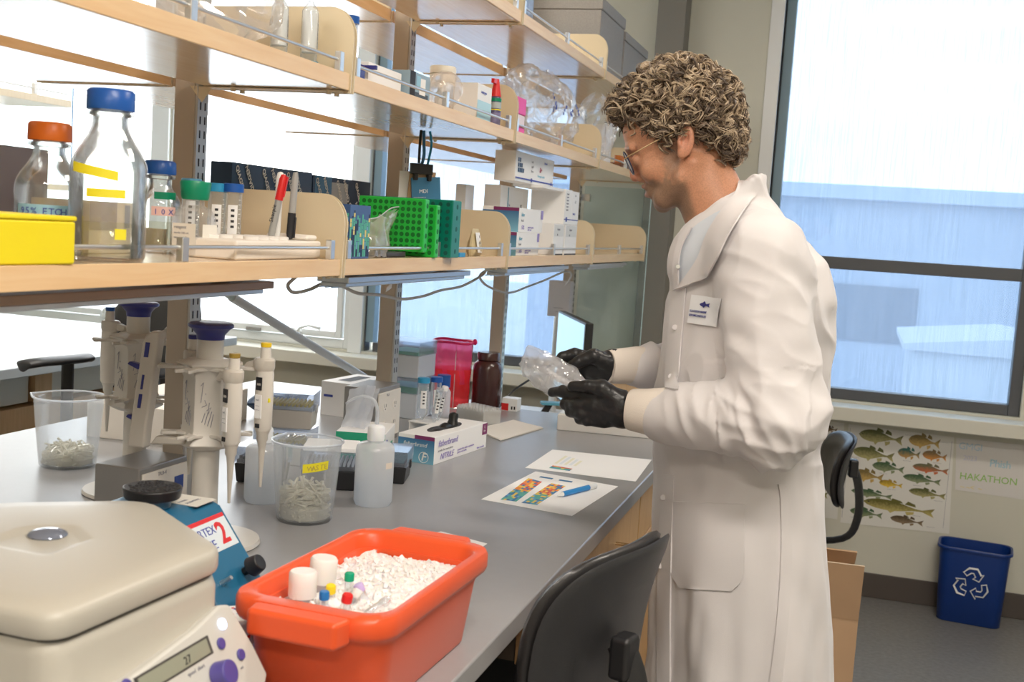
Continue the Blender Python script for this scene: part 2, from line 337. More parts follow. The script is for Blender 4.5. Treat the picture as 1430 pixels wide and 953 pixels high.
for i, (a, b, k) in enumerate(WIN):
    W = thing('window_%d' % (i+1), '', '', ((a+b)/2, YF, ZB)); del W['label']; del W['category']; struct(W)
    hw = (b-a)/2; H_ = ZT-ZB; fm = M_wframe if k == 'w' else M_dframe
    fw = 0.045; fl = 0.03 if k == 'd' else fw
    g = G(); g.box(-hw, -hw+(0.006 if k == 'd' else fw), 0.03, 0.09, 0, H_).box(hw-fw, hw, 0.03, 0.09, 0, H_).box(-hw+fw, hw-fw, 0.03, 0.09, 0, fw).box(-hw+fw, hw-fw, 0.03, 0.09, H_-fw, H_)
    zm = 1.39-ZB if k == 'd' else 1.30-ZB
    g.box(-hw+fw, hw-fw, 0.025, 0.09, zm, zm+0.052); g.build('window_frame', fm, W, bevel=0.004)
    if k == 'w':
        g = G(); s0, s1, t0, t1 = -hw+fw+0.006, hw-fw-0.006, fw+0.005, zm-0.005
        g.box(s0, s0+0.03, 0.012, 0.05, t0, t1).box(s1-0.03, s1, 0.012, 0.05, t0, t1).box(s0+0.03, s1-0.03, 0.012, 0.05, t0, t0+0.032).box(s0+0.03, s1-0.03, 0.012, 0.05, t1-0.03, t1)
        g.build('awning_sash', M_wframe, W, bevel=0.003)
        g = G(); g.tube([(hw-0.28, 0.0, 0.065), (hw-0.25, -0.03, 0.09), (hw-0.20, -0.035, 0.105), (hw-0.14, -0.03, 0.095)], [0.008, 0.007, 0.006, 0.009]); g.cyl((hw-0.29, -0.004, 0.062), (hw-0.27, 0.02, 0.062), 0.018)
        g.build('crank_handle', M_wframe, W)
        G().box(-0.04, 0.04, 0.0, 0.02, fw+0.004, fw+0.022).build('latch', M_steelgrey, W, bevel=0.002)
    G().box(-hw+fw, hw-fw, 0.066, 0.072, fw, H_-fw).build('window_pane', M_pane, W)
    if k == 'd':
        G().box(-hw+0.0062, -hw+fw, 0.034, 0.088, fw, H_-fw).build('side_channel', mat('blue_grey_channel', (0.24, 0.35, 0.42), 0.35), W, bevel=0.002)  # window light on the frame's left edge, put into this strip's colour
        G().box(-hw+0.012, hw-0.012, 0.122, 0.124, -0.0, H_).build('roller_blind', M_blind, W)
        G().box(-hw+0.012, hw-0.012, 0.115, 0.13, 0.0, 0.02).build('hem_bar', M_dframe, W)
# ceiling luminaires
LAMPL = {(0.55, 0.35): 'ceiling luminaire over the near part of the right aisle', (0.55, 2.6): 'ceiling luminaire over the man in the white coat', (0.55, -1.6): 'ceiling luminaire behind the camera', (-2.3, 0.6): 'ceiling luminaire over the near part of the left aisle', (-2.3, 3.0): 'ceiling luminaire over the left aisle by the windows'}
for (x, y) in ((0.55, 0.35), (0.55, 2.6), (0.55, -1.6), (-2.3, 0.6), (-2.3, 3.0)):
    t = thing('ceiling_lamp', LAMPL[(x, y)], 'lamp', (x, y, ZC))
    G().box(-0.62, 0.62, -0.17, 0.17, -0.03, 0).build('housing', M_white, t, bevel=0.004)
    G().box(-0.58, 0.58, -0.14, 0.14, -0.036, -0.0301).build('diffuser', mat('lamp_diffuser', (0.9, 0.9, 0.88), 0.5, emit=(1, 0.93, 0.82), estr=1.6), t)
# ---------------------------------------------------------------- outside
M_ground = mat('outside_asphalt', (0.48, 0.53, 0.57), 0.8, var=0.15, vscale=0.3)
struct(G().box(-80, 80, 6, 90, -3.2, -3.0).build('ground', M_ground))
M_bld = mat('metal_siding', (0.37, 0.44, 0.55), 0.7, var=0.08, vscale=0.4, vstretch=(1, 1, 6))
M_bld2 = mat('pale_siding', (0.44, 0.50, 0.58), 0.7, var=0.05, vscale=0.4)
t = thing('warehouse', 'long low blue-grey building across the yard beyond the windows', 'building', (14, 30, -3))
G().box(-22.6, 30, 0, 12, 0, 5.7).build('wall', M_bld, t)
G().box(-22.9, 30.3, -0.3, 12.3, 5.7, 6.05).build('roof', mat('roof_edge', (0.42, 0.5, 0.62), 0.6), t)
g = G()
for k in range(9): g.box(-20+5.2*k, -17.8+5.2*k, -0.05, -0.001, 2.2, 3.6)
g.build('window', mat('dark_glazing', (0.16, 0.20, 0.27), 0.2), t)
t = thing('shed', 'added pale shed in the yard outside, in front of the long building', 'building', (2.0, 15.5, -3))  # block added for the paler rectangle behind the window
G().box(-1.25, 1.3, 0, 3, 0, 3.25).build('wall', M_bld2, t)
G().prism([(-1.4, 3.25), (1.45, 3.25), (1.45, 3.33), (0, 3.5), (-1.4, 3.33)], 3.2, Tr(0, 3.1, 0) @ Rx(PI/2)).build('roof', M_bld2, t)

# ---------------------------------------------------------------- main bench
BZ = 0.91
t = tag(G().box(-1.92, -0.44, -1.3, 3.45, BZ-0.036, BZ).build('worktop', M_bench, bevel=0.004), 'long grey resin worktop carrying the pipettes and the orange ice tub', 'worktop')
def wire_pull(p, L, vert, parent):
    g = G(); x, y, z = p
    if vert: pts = [(x, y, z+L/2), (x+0.03, y, z+L/2), (x+0.034, y, z+L/2-0.006), (x+0.034, y, z-L/2+0.006), (x+0.03, y, z-L/2), (x, y, z-L/2)]
    else: pts = [(x, y-L/2, z), (x+0.03, y-L/2, z), (x+0.034, y-L/2+0.006, z), (x+0.034, y+L/2-0.006, z), (x+0.03, y+L/2, z), (x, y+L/2, z)]
    g.tube(pts, 0.004, 8); return g.build('handle', M_pull, parent)
M_pull = mat('brass_steel_pull', (0.62, 0.45, 0.26), 0.25, metal=0.9)
def base_cabinet(y0, y1, label, drawers=1, xf=-0.47, xb=-1.10, gap=0.003):
    t = thing('base_cabinet', label, 'cabinet', (0, 0, 0), group='base cabinets under the worktop')
    G().box(xb, xf-0.022, y0, y1, 0.10, BZ-0.037).build('body', M_cab, t, bevel=0.002)
    G().box(xb, xf-0.07, y0+0.01, y1-0.01, 0.0, 0.10).build('plinth', M_base, t)
    ztop = BZ-0.045; n = drawers; zs = [ztop, ztop-0.15] if n == 1 else [ztop-0.15*k for k in range(n+1)]
    for k in range(len(zs)-1):
        o = G().box(xf-0.020, xf, y0+gap, y1-gap, zs[k+1]+gap, zs[k]-gap).build('drawer', M_cab, t, bevel=0.002)
        wire_pull((xf, (y0+y1)/2, (zs[k]+zs[k+1])/2), 0.1, False, o)
    if zs[-1] > 0.3:
        ym = (y0+y1)/2
        for (a, b, s) in ((y0, ym, 1), (ym, y1, -1)):
            o = G().box(xf-0.020, xf, a+gap, b-gap, 0.12, zs[-1]-gap).build('door', M_cab, t, bevel=0.002)
            wire_pull((xf, ym-s*0.035, zs[-1]-0.12), 0.1, True, o)
    return t
base_cabinet(2.10, 2.775, 'maple base cabinet beside the knee space, its drawer nearest the black chair')
base_cabinet(2.78, 3.445, 'maple base cabinet at the window end of the bench, partly behind the coat')
base_cabinet(-1.28, 0.35, 'maple base cabinet at the near end of the bench, under the camera', drawers=3)
t = thing('steel_understructure', 'dark steel supports under the worktop at the knee space, with dark panels standing in for its shade', 'frame')
G().box(-0.60, -0.57, 0.36, 1.79, BZ-0.10, BZ-0.037).box(-1.85, -1.82, -1.2, 3.4, BZ-0.10, BZ-0.037).build('rail', M_black, t, bevel=0.002)
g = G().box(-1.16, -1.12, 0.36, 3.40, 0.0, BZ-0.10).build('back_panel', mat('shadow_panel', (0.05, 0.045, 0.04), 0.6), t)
for y in (-1.1, 1.1, 3.35): G().box(-1.87, -1.81, y, y+0.06, 0, BZ-0.10).build('leg', M_black, t, bevel=0.003)

G().box(-1.10, -0.475, 2.080, 2.0985, 0.0, 0.775).build('side_panel', M_black, t)  # black sheet standing in for the shade of the knee space
t = thing('apron_drawer', 'brown apron drawer under the worktop edge, just beyond the black chair', 'drawer', (-0.49, 1.87, 0.745))
G().box(-0.010, 0.010, -0.06, 0.205, 0.0, 0.127).build('drawer_front', wood('drawer_maple', (0.40, 0.22, 0.10), (0.48, 0.28, 0.13), 'Y', 0.4), t, bevel=0.002)  # cabinet maple darkened: shade under the worktop put into the colour
G().box(-0.42, -0.0102, -0.055, 0.20, 0.004, 0.122).build('drawer_box', mat('drawer_shadow', (0.10, 0.07, 0.05), 0.6), t)
# left bench (next aisle)
tag(G().box(-4.10, -2.64, 1.2, 4.55, BZ-0.036, BZ).build('worktop', mat('pale_worktop', (0.56, 0.62, 0.66), 0.35), bevel=0.004), 'pale worktop of the bench across the aisle, bright in the window light', 'worktop')
t = thing('base_cabinet', 'pale maple cabinet end under the worktop across the left aisle', 'cabinet', (0, 0, 0))
G().box(-3.4, -2.70, 1.3, 3.02, 0.0, BZ-0.037).build('body', M_cabpale, t, bevel=0.003)
t = thing('base_cabinet', 'white-topped brown cabinet under the far part of the left bench', 'cabinet', (0, 0, 0))
G().box(-3.4, -2.80, 3.05, 4.5, 0.0, 0.73).build('body', M_cab, t, bevel=0.003)
G().box(-3.35, -2.82, 3.05, 3.42, 0.74, BZ-0.037).box(-3.35, -2.82, 3.53, 4.5, 0.74, BZ-0.037).build('panel', M_trimw, t, bevel=0.003)
G().box(-3.35, -2.80, 3.43, 3.52, 0.74, BZ-0.037).build('post', M_cab, t)
# write-up desk past the end of the bench
t = thing('writing_desk', 'low white desk past the far end of the grey bench', 'desk', (-1.2, 4.1, 0))
G().box(-0.72, 0.70, -0.62, 0.48, 0.71, 0.74).build('desk_top', mat('white_laminate', (0.72, 0.76, 0.80), 0.35), t, bevel=0.003)
for sx, sy in ((-0.68, -0.58), (0.64, -0.58), (-0.68, 0.42), (0.64, 0.42)): G().box(sx, sx+0.04, sy, sy+0.04, 0, 0.709).build('leg', M_steelgrey, t)
M_cabpale2 = wood('oak_panel', (0.70, 0.47, 0.27), (0.78, 0.56, 0.34), 'Z', 0.4)
t = thing('wooden_cabinet', 'tan wooden cabinet standing against the far wall behind the gloved hands', 'cabinet', (-0.98, 4.755, 0))
G().box(-0.14, 0.30, -0.13, 0.14, 0, 0.87).build('body', M_cabpale2, t, bevel=0.003)
G().box(-0.15, 0.32, -0.145, 0.15, 0.872, 0.90).build('cabinet_top', M_cabpale2, t, bevel=0.003)
CABLE = [(-1.0, 1.85, 1.372), (-1.0, 1.93, 1.367), (-1.0, 1.895, 1.348), (-1.0, 1.918, 1.333), (-1.0, 1.981, 1.336), (-1.0, 2.05, 1.347), (-1.0, 2.126, 1.338), (-1.0, 2.204, 1.321), (-1.0, 2.317, 1.313), (-1.0, 2.442, 1.299), (-1.0, 2.576, 1.3), (-1.0, 2.697, 1.31), (-1.0, 2.857, 1.316), (-1.0, 3.014, 1.34), (-1.01, 3.08, 1.352), (-1.02, 3.06, 1.335), (-1.02, 3.137, 1.306), (-1.0, 3.28, 1.283), (-1.0, 3.493, 1.296), (-1.0, 3.678, 1.31), (-1.0, 3.962, 1.335), (-1.05, 4.25, 1.31), (-1.13, 4.48, 1.26)]
# ---------------------------------------------------------------- shelving
PY = [-0.10, 0.885, 1.865, 2.850, 3.830, 4.810]      # post positions along the bench
XF, XP = -0.879, -1.172                              # shelf front, post face
LV = [(1.374, 'lower'), (1.697, 'middle'), (1.995, 'top')]
SH = 0.029
ordn = ['nearest the camera', 'first from the camera', 'second from the camera', 'third from the camera', 'farthest, beside the dark column']
def post(y, label):
    t = thing('shelf_post', label, 'post', (-1.20, y, BZ if y < 3.4 else 0.74), group='uprights of the shelving')
    z1 = 2.62-t.location.z
    G().box(-0.020, 0.0225, -0.019, 0.019, 0, z1).build('upright', M_post, t, bevel=0.002)
    G().box(0.023, 0.0275, -0.017, 0.017, 0.0, z1).build('slotted_channel', M_postf, t)
    g = G()
    n = int((z1-0.18)/0.0254)
    for k in range(n):
        z = 0.16+k*0.0254
        for s in (-0.0075, 0.0075): g.box(0.0276, 0.0281, s-0.0018, s+0.0018, z, z+0.014)
        for s in (0.019,): pass
    g.build('slot', M_ink, t)
    G().box(-0.03, 0.032, -0.03, 0.03, 0.0, 0.012).build('foot', M_post, t, bevel=0.002)
for i, y in enumerate(PY):
    post(y, ['beige shelf upright behind the camera end of the bench', 'beige shelf upright out of view at the left', 'beige slotted upright behind the pipette stands',
             'beige slotted upright with the four-socket outlet box at its foot', 'beige slotted upright behind the brown bottle', 'beige upright beside the glass end panel'][i])
names = {0: 'lower', 1: 'middle', 2: 'top'}
def panel_geo(g, y, zb):
    # rounded end panel in the x-z plane
    pts = [(XP+0.004, -0.004), (XF+0.002, -0.004), (XF+0.004, 0.088)]
    for a in range(0, 91, 10): pts.append((XF+0.004-0.045+0.045*math.cos(math.radians(a)), 0.088+0.055*math.sin(math.radians(a))))
    pts += [(XP+0.03, 0.143), (XP+0.004, 0.143)]
    return pts
def shelf(i, lv, front=True):
    zb = LV[lv][0]; y0, y1 = PY[i]+0.004, PY[i+1]-0.004
    t = thing('wall_shelf' if front else 'rear_shelf',
              ('maple %s-tier shelf, aisle side, %s' if front else 'maple %s-tier shelf, window side, %s') % (names[lv], BAYD[i]),
              'shelf', (0, 0, zb), group='maple shelves of the unit')
    if front:
        bd = G().box(XP+0.012, XF-0.0035, y0+0.004, y1-0.004, 0, SH).build('shelf_board', M_maple, t, bevel=0.001)
        G().box(XF-0.003, XF, y0+0.004, y1-0.004, 0, SH).build('front_edge', M_edge, t, bevel=0.001)
        for (yy, s) in ((y0, 1), (y1, -1)):
            g = G(); pts = panel_geo(g, 0, 0)
            T = Matrix(((1, 0, 0, 0), (0, 0, -1, yy+(0.0032 if s > 0 else 0.0)), (0, 1, 0, 0), (0, 0, 0, 1)))
            g.prism(pts, 0.003, T); 
            g.box(XP+0.02, XF-0.01, min(yy, yy+0.016*s), max(yy, yy+0.010*s), -0.0035, -0.0012)
            for xx in (XP+0.07, XF-0.035): g.cyl((xx, yy+0.012*s, -0.008), (xx, yy+0.012*s, -0.0005), 0.0045, n=10)
            # triangular gusset at the upright
            if s < 0: g.add([(XP-0.015, yy+0.018*s, -0.001), (XP+0.022, yy+0.002*s, -0.001), (XP+0.006, yy+0.010*s, -0.030)], [(0, 1, 2)])
            g.build('end_panel', M_panel, t)
        g = G(); xr = XF-0.010; zr = SH+0.020
        g.cyl((xr, y0+0.02, zr), (xr, y1-0.02, zr), 0.0032, n=10)
        g.build('guard_rail', M_steel, t)
        for yy in (y0+0.03, (y0+y1)/2, y1-0.03):
            G().box(xr-0.004, xr+0.007, yy-0.008, yy+0.008, SH, SH+0.034).build('rail_post', M_steel, t, bevel=0.0015)
    else:
        G().box(-1.53, -1.2385, y0+0.004, y1-0.004, 0, SH).build('shelf_board', M_maple, t, bevel=0.001)
        G().box(-1.238, -1.2355, y0+0.004, y1-0.004, -0.001, SH).build('front_edge', M_rearedge, t)
        for yy in (y0, y1-0.003): G().box(-1.53, -1.242, yy, yy+0.003, -0.002, 0.06).build('end_panel', M_panel, t)
    return t
BAYD = ['cut by the left edge', 'nearest bay, by the blue-capped bottle', 'second bay, by the green racks', 'third bay, by the kit boxes', 'last bay, by the dark column']
for i in range(1, 5):
    for lv in range(3):
        if not (i == 1 and lv == 2): shelf(i, lv)
        shelf(i, lv, False)
for lv in (0, 1): shelf(0, lv)
# under-shelf lights
M_alu = mat('aluminium_channel', (0.60, 0.64, 0.68), 0.3, metal=0.7)
M_alubr = mat('brown_diffuser', (0.30, 0.20, 0.14), 0.4)
def ulight(y0, y1, label, i):
    t = thing('under_shelf_light', label, 'lamp', (-0.93, (y0+y1)/2, 1.374), group='under-shelf lights'); h = (y1-y0)/2
    G().box(-0.035, 0.03, -h, h, -0.018, -0.006).build('housing', M_alubr if i == 0 else M_alu, t, bevel=0.002)
    G().box(-0.03, 0.022, -h+0.006, h-0.02, -0.026, -0.0182).build('lamp_channel', M_alu, t, bevel=0.002)
    g = G()
    for k in range(3): g.box(-0.032+0.013*k, -0.029+0.013*k, -h+0.002, h-0.015, -0.029, -0.0262)
    g.build('rib', M_alu, t)
    for s in (-h*0.72, h*0.72): G().box(-0.02, 0.0, s-0.012, s+0.012, -0.0058, -0.0008).build('clip', M_white, t)
ulight(0.95, 1.66, 'brown and aluminium light under the nearest visible shelf', 0)
ulight(1.94, 2.63, 'ribbed aluminium light under the shelf of green racks', 1)
ulight(2.93, 3.60, 'ribbed aluminium light under the shelf of boxes', 1)
ulight(3.90, 4.55, 'aluminium light under the farthest shelf', 1)
M_cable = mat('grey_cable', (0.52, 0.50, 0.48), 0.5)
def spline(P, k=6):
    P = [Vector(p) for p in P]; out = []
    for i in range(len(P)-1):
        a = P[max(i-1, 0)]; b = P[i]; c = P[i+1]; d = P[min(i+2, len(P)-1)]
        for j in range(k):
            t = j/k; out.append(0.5*((2*b)+(-a+c)*t+(2*a-5*b+4*c-d)*t*t+(-a+3*b-3*c+d)*t**3))
    out.append(P[-1]); return out
cab = G().tube(spline(CABLE), 0.0035, 8).build('power_cable', M_cable)
tag(cab, 'grey power cable looping loosely below the lower shelves', 'cable')
G().prism([(0, 0), (0.03, 0.008), (0.034, 0.022), (0.004, 0.010)], 0.001, frame((-1.0, 2.35, 1.318), (0, 1, 0), (0, 0, 1))).build('cable_tie_tag', M_paper, cab)
# glass end panel
t = thing('glass_end_panel', 'clear glass panel closing the far end of the shelves beside the dark column', 'panel', (-1.03, 4.855, 0.91))
G().box(-0.135, 0.152, -0.004, 0.004, 0, 0.765).build('pane', clear('glass_panel', (0.90, 0.95, 0.95), 0.25, 0.06, (0.62, 0.72, 0.74), 0.03, 0.05), t)
G().box(0.1525, 0.155, -0.004, 0.004, 0, 0.765).build('polished_edge', mat('glass_edge', (0.62, 0.82, 0.86), 0.2), t)
g = G()
for z in (0.04, 0.70): g.box(-0.15, -0.11, -0.012, 0.012, z, z+0.03)
g.build('clamp', M_steel, t)
# junction box with conduit
t = thing('junction_box', 'pale electrical box with a conduit stub below it near the screen', 'box', (-1.155, 4.52, 1.13))
G().box(-0.045, 0.045, -0.03, 0.03, 0.0, 0.145).build('box', mat('pale_grey_box', (0.62, 0.60, 0.62), 0.5), t, bevel=0.003)
G().cyl((-0.005, 0, -0.389), (-0.005, 0, 0.0), 0.017, n=16).build('conduit', M_steel, t)
G().box(-0.02, 0.02, -0.031, -0.0301, 0.035, 0.037).box(-0.01, 0.0, -0.031, -0.0301, 0.02, 0.022).build('mark', M_inkgrey, t)
# rod
t = thing('support_rod', 'slanted grey metal tube running from under the shelf down behind the tip boxes', 'rod')
G().cyl((-1.60, 2.72, 1.245), (-1.60, 3.62, 0.930), 0.013, n=16).build('tube', mat('grey_tube', (0.50, 0.51, 0.50), 0.4, metal=0.3), t)
G().cyl((-1.60, 2.65, 1.27), (-1.60, 2.72, 1.245), 0.008, 0.010, n=12).box(-1.62, -1.58, 2.61, 2.665, 1.255, 1.30).build('swivel_joint', mat('tube_joint', (0.38, 0.45, 0.45), 0.4), t, bevel=0.002)
G().cyl((-1.6, 3.60, 0.930), (-1.6, 3.60, 0.741), 0.016, 0.03, n=16).build('foot', M_steelgrey, t)
G().tube([(-1.60, 2.64, 1.30), (-1.60, 2.64, 1.34), (-1.535, 2.64, 1.355)], 0.006, 8).build('hanger', M_steelgrey, t)
# ---------------------------------------------------------------- centrifuge
M_cf = mat('centrifuge_beige', (0.50, 0.475, 0.415), 0.38, bump=0.02, bscale=300, var=0.02)
M_cfl = mat('centrifuge_panel', (0.60, 0.59, 0.55), 0.4)
M_gap = mat('shadow_gap', (0.06, 0.055, 0.05), 0.7)
def roundpoly(P, r, n=5):
    out = []; N = len(P)
    for i in range(N):
        a, b, c = Vector(P[i-1]), Vector(P[i]), Vector(P[(i+1) % N]); rr = r if not isinstance(r, (list, tuple)) else r[i]
        u = (a-b).normalized(); v = (c-b).normalized(); p = b+u*rr; q = b+v*rr
        for k in range(n+1):
            t = k/n; out.append(((1-t)**2*p+2*t*(1-t)*b+t*t*q))
    return out
cfp = [(-0.650, 0.828), (-0.636, 1.085), (-0.82, 1.222), (-0.975, 1.11), (-0.985, 0.842)]
cc = Vector((-0.81, 1.01))
t = thing('centrifuge', 'large beige benchtop centrifuge with closed lid and purple knob, cut by the lower left corner', 'centrifuge', (cc.x, cc.y, BZ))
pol = [Vector(p)-cc for p in roundpoly(cfp, [0.03, 0.022, 0.04, 0.04, 0.03])]
def ring(sc, z, dx=0): return [Vector((p.x*sc+dx, p.y*sc, z)) for p in pol]
g = G(); g.loft([ring(0.990, 0.177), ring(1.0, 0.181), ring(1.0, 0.194), ring(0.992, 0.1995), ring(0.965, 0.2030), ring(0.80, 0.2050), ring(0.30, 0.207), ring(0.27, 0.2065), ring(0.22, 0.2035), ring(0.2, 0.2030)]); g.build('lid', M_cf, t, ang=50)
lid = t.children[0]
G().sph((-0.01, 0.02, 0.2045), (0.021, 0.021, 0.006), 24, 8).build('viewing_port', mat('port_glass', (0.25, 0.28, 0.36), 0.1, metal=0.4), lid)
g = G(); g.loft([ring(0.965, 0.1725), ring(0.965, 0.1775)]); g.build('lid_seal', M_gap, t)
# body: widening towards its foot; its front face carries the sloping panel
def bring(z, k):
    out = []
    for p in pol:
        x, y = p.x, p.y; fr = max(0, min(1, (x+0.0)/0.15))
        out.append(Vector((x*0.975+k*fr, y*0.98+(0.03*k/0.05)*fr*(1 if y > 0 else -0.6), z)))
    return out
g = G(); g.loft([bring(0.0, 0.030), bring(0.01, 0.040), bring(0.05, 0.036), bring(0.09, 0.020), bring(0.135, 0.002), bring(0.1595, 0.002), bring(0.169, -0.001), bring(0.173, -0.005)]); g.build('body', M_cf, t, ang=50)
# control panel, lying on the sloping front
PX = lambda y, z: Vector((-0.6255-0.45*(z-1.045)-0.003-cc.x, y-cc.y, z-BZ))
def pp(y, z, o=0.0): return PX(y, z)+Vector((0.912, 0, 0.41))*o
g = G(); prof = [(0.80, 1.030), (0.93, 1.036), (1.02, 1.043), (1.075, 1.052), (1.092, 1.048), (1.110, 1.00), (1.118, 0.965), (1.10, 0.952), (0.80, 0.945)]
g.add([pp(y, z, -0.03) for y, z in prof]+[pp(y, z, 0.0) for y, z in prof], [tuple(range(8, -1, -1)), tuple(range(9, 18))]+[(i, (i+1) % 9, 9+(i+1) % 9, 9+i) for i in range(9)])
cp = g.build('control_panel', M_cfl, t, bevel=0.004, segs=3)
def pbox(name, y0, y1, z0, z1, o0, o1, m, par=None, bevel=0.0):
    g = G(); q = [(y0, z0), (y1, z0), (y1, z1), (y0, z1)]
    g.add([pp(y, z, o0) for y, z in q]+[pp(y, z, o1) for y, z in q], [(3, 2, 1, 0), (4, 5, 6, 7), (0, 1, 5, 4), (1, 2, 6, 5), (2, 3, 7, 6), (3, 0, 4, 7)]); return g.build(name, m, par or cp, bevel=bevel)
pbox('screen_frame', 0.908, 1.036, 1.014, 1.032, -0.001, 0.0008, M_gap)
pbox('screen', 0.912, 1.031, 1.016, 1.030, 0.0008, 0.0014, mat('lcd_olive', (0.30, 0.31, 0.24), 0.25))
G().cyl(pp(1.066, 1.034, 0), pp(1.066, 1.034, 0.0025), 0.0062, n=24).build('power_light', mat('lit_button', (0.7, 0.8, 1), 0.4, emit=(0.55, 0.68, 1.0), estr=1.4), cp)
M_btn = mat('purple_button', (0.09, 0.07, 0.30), 0.3)
for (y, z) in ((1.053, 1.018), (1.080, 0.998), (0.895, 1.030), (0.93, 0.985), (0.965, 0.985)): G().cyl(pp(y, z, 0), pp(y, z, 0.003), 0.0068, 0.006, n=20).build('button', M_btn, cp, bevel=0.001)
G().cyl(pp(1.030, 0.993, 0), pp(1.030, 0.993, 0.018), 0.0145, 0.0135, n=28).build('knob', M_btn, cp, bevel=0.002)
lettering(cp, M_inkgrey, [('speed  short', 0.006, pp(0.985, 1.007, 0.0004), (0, 1, 0), (-0.41, 0, 0.912)), ('set', 0.005, pp(1.072, 0.985, 0.0004), (0, 1, 0), (-0.41, 0, 0.912))])
lettering(cp, M_ink, [('27', 0.012, pp(0.985, 1.018, 0.0016), (0, 1, 0), (-0.41, 0, 0.912))], 'display_digits')

# ---------------------------------------------------------------- vortex mixer
M_vb = mat('mixer_blue', (0.015, 0.14, 0.27), 0.28, coat=0.3)
t = thing('vortex_mixer', 'blue vortex mixer with a black textured cup head behind the beige centrifuge', 'mixer', (-0.88, 1.36, BZ))
sec = [(-0.085, 0.0), (0.115, 0.0), (0.118, 0.045), (0.040, 0.150), (0.02, 0.158), (-0.085, 0.158)]
T = Tr(0, 0.062, 0) @ Rx(PI/2)
G().prism(sec, 0.124, T).build('body', M_vb, t, bevel=0.006, segs=3)
G().prism([(-0.08, -0.0), (0.11, 0.0), (0.11, -0.001), (-0.08, -0.001)], 0.11, Tr(0, 0.055, 0.0) @ Rx(PI/2)).build('base_pad', M_black, t)
G().cyl((-0.015, -0.025, 0.158), (-0.015, -0.025, 0.172), 0.026, 0.024).build('boot', M_vb, t, bevel=0.003)
g = G(); g.cyl((-0.015, -0.025, 0.171), (-0.015, -0.025, 0.187), 0.037, 0.040, 40)
hd = g.build('cup_head', M_black, t, bevel=0.003)
g = G()
for i in range(90):
    r = 0.034*math.sqrt(random.random()); a = random.random()*6.28; g.sph((-0.015+r*math.cos(a), -0.025+r*math.sin(a), 0.187), (0.003, 0.0022, 0.0016), 6, 4)
g.build('rubber_studs', M_blacksoft, hd)
# sloping label
sl = Vector((0.078, 0, -0.105)).normalized(); up = -sl; rt = Vector((0, 1, 0)); nn = rt.cross(up)
def sp_(a, b, o): return Vector((0.040, 0, 0.150))+Vector((0, a, 0))+sl*b+nn*o
g = G(); Q = [(-0.053, 0.012), (0.053, 0.012), (0.053, 0.060), (-0.053, 0.060)]; g.add([sp_(a, b, 0.0006) for a, b in reversed(Q)], [(0, 1, 2, 3)]); lb = g.build('front_label', mat('pale_label', (0.72, 0.80, 0.85), 0.4), t)
g = G(); Q = [(-0.053, 0.010), (0.053, 0.010), (0.053, 0.016), (-0.053, 0.016)]; g.add([sp_(a, b, 0.0009) for a, b in reversed(Q)], [(0, 1, 2, 3)]); g.build('red_band', M_red, lb)
lettering(lb, M_inkblue, [('VORTEX', 0.017, sp_(-0.048, 0.034, 0.001), rt, up), ('GENIE', 0.019, sp_(-0.048, 0.055, 0.001), rt, up)])
lettering(lb, M_red, [('2', 0.045, sp_(0.018, 0.052, 0.001), rt, up, dict(bold=0.001))], 'red_numeral')
G().cyl(sp_(0.03, 0.100, 0), sp_(0.03, 0.100, 0.024), 0.006, n=12).build('knob_shaft', M_black, t)
G().cyl(sp_(0.03, 0.100, 0.012), sp_(0.03, 0.100, 0.030), 0.015, 0.012, n=24).build('speed_knob', M_black, t, bevel=0.002)
G().cyl(sp_(-0.03, 0.100, 0), sp_(-0.03, 0.100, 0.018), 0.004, 0.003, n=12).build('toggle_switch', M_steel, t)
g = G(); g.box(-0.02, 0.036, 0.005, 0.055, 0.1581, 0.1590); pl = g.build('top_label', mat('cream_label', (0.74, 0.72, 0.66), 0.5), t)
lettering(pl, M_inkgrey, [('SCIENTIFIC', 0.007, (0.018, 0.010, 0.1593), (0, 1, 0), (-1, 0, 0)), ('MODEL', 0.006, (0.006, 0.010, 0.1593), (0, 1, 0), (-1, 0, 0))])

# ---------------------------------------------------------------- ice tub
M_tub = mat('orange_polythene', (0.80, 0.095, 0.02), 0.38, bump=0.03, bscale=500, var=0.03, sheen=0.1)
TX, TY = -0.562, 1.326
t = thing('ice_tub', 'bright orange rectangular ice tub full of crushed ice at the bench edge', 'tub', (TX, TY, BZ), math.radians(-2))
def rr(w, l, z, r, n=7): return [Vector((x, y, z)) for x, y in rrect(w, l, r, n)]
outer = [rr(0.160, 0.290, 0.0, 0.03), rr(0.166, 0.296, 0.004, 0.032), rr(0.184, 0.322, 0.085, 0.034), rr(0.188, 0.328, 0.094, 0.034), rr(0.203, 0.358, 0.098, 0.040), rr(0.208, 0.365, 0.104, 0.042), rr(0.208, 0.365, 0.119, 0.042), rr(0.203, 0.359, 0.125, 0.040), rr(0.182, 0.320, 0.126, 0.034), rr(0.176, 0.310, 0.122, 0.032), rr(0.172, 0.304, 0.105, 0.03), rr(0.168, 0.300, 0.1045, 0.03), rr(0.15, 0.28, 0.012, 0.026)]
g = G(); g.loft(outer); tub = g.build('tub', M_tub, t, ang=60)
for s in (-1, 1):
    g = G(); w_ = 0.056
    pr = [(-w_-0.006, 0.0), (-w_, 0.030), (w_, 0.030), (w_+0.006, 0.0)]
    pr = [(x, s*(0.178+y)) for x, y in pr];  pr = pr if s > 0 else pr[::-1]
    pr = [p for p in pr]; g.prism(pr[::-1] if s > 0 else pr[::-1], 0.032, Tr(0, 0, 0.093)); g.build('grip', M_tub, t, bevel=0.006, segs=3)
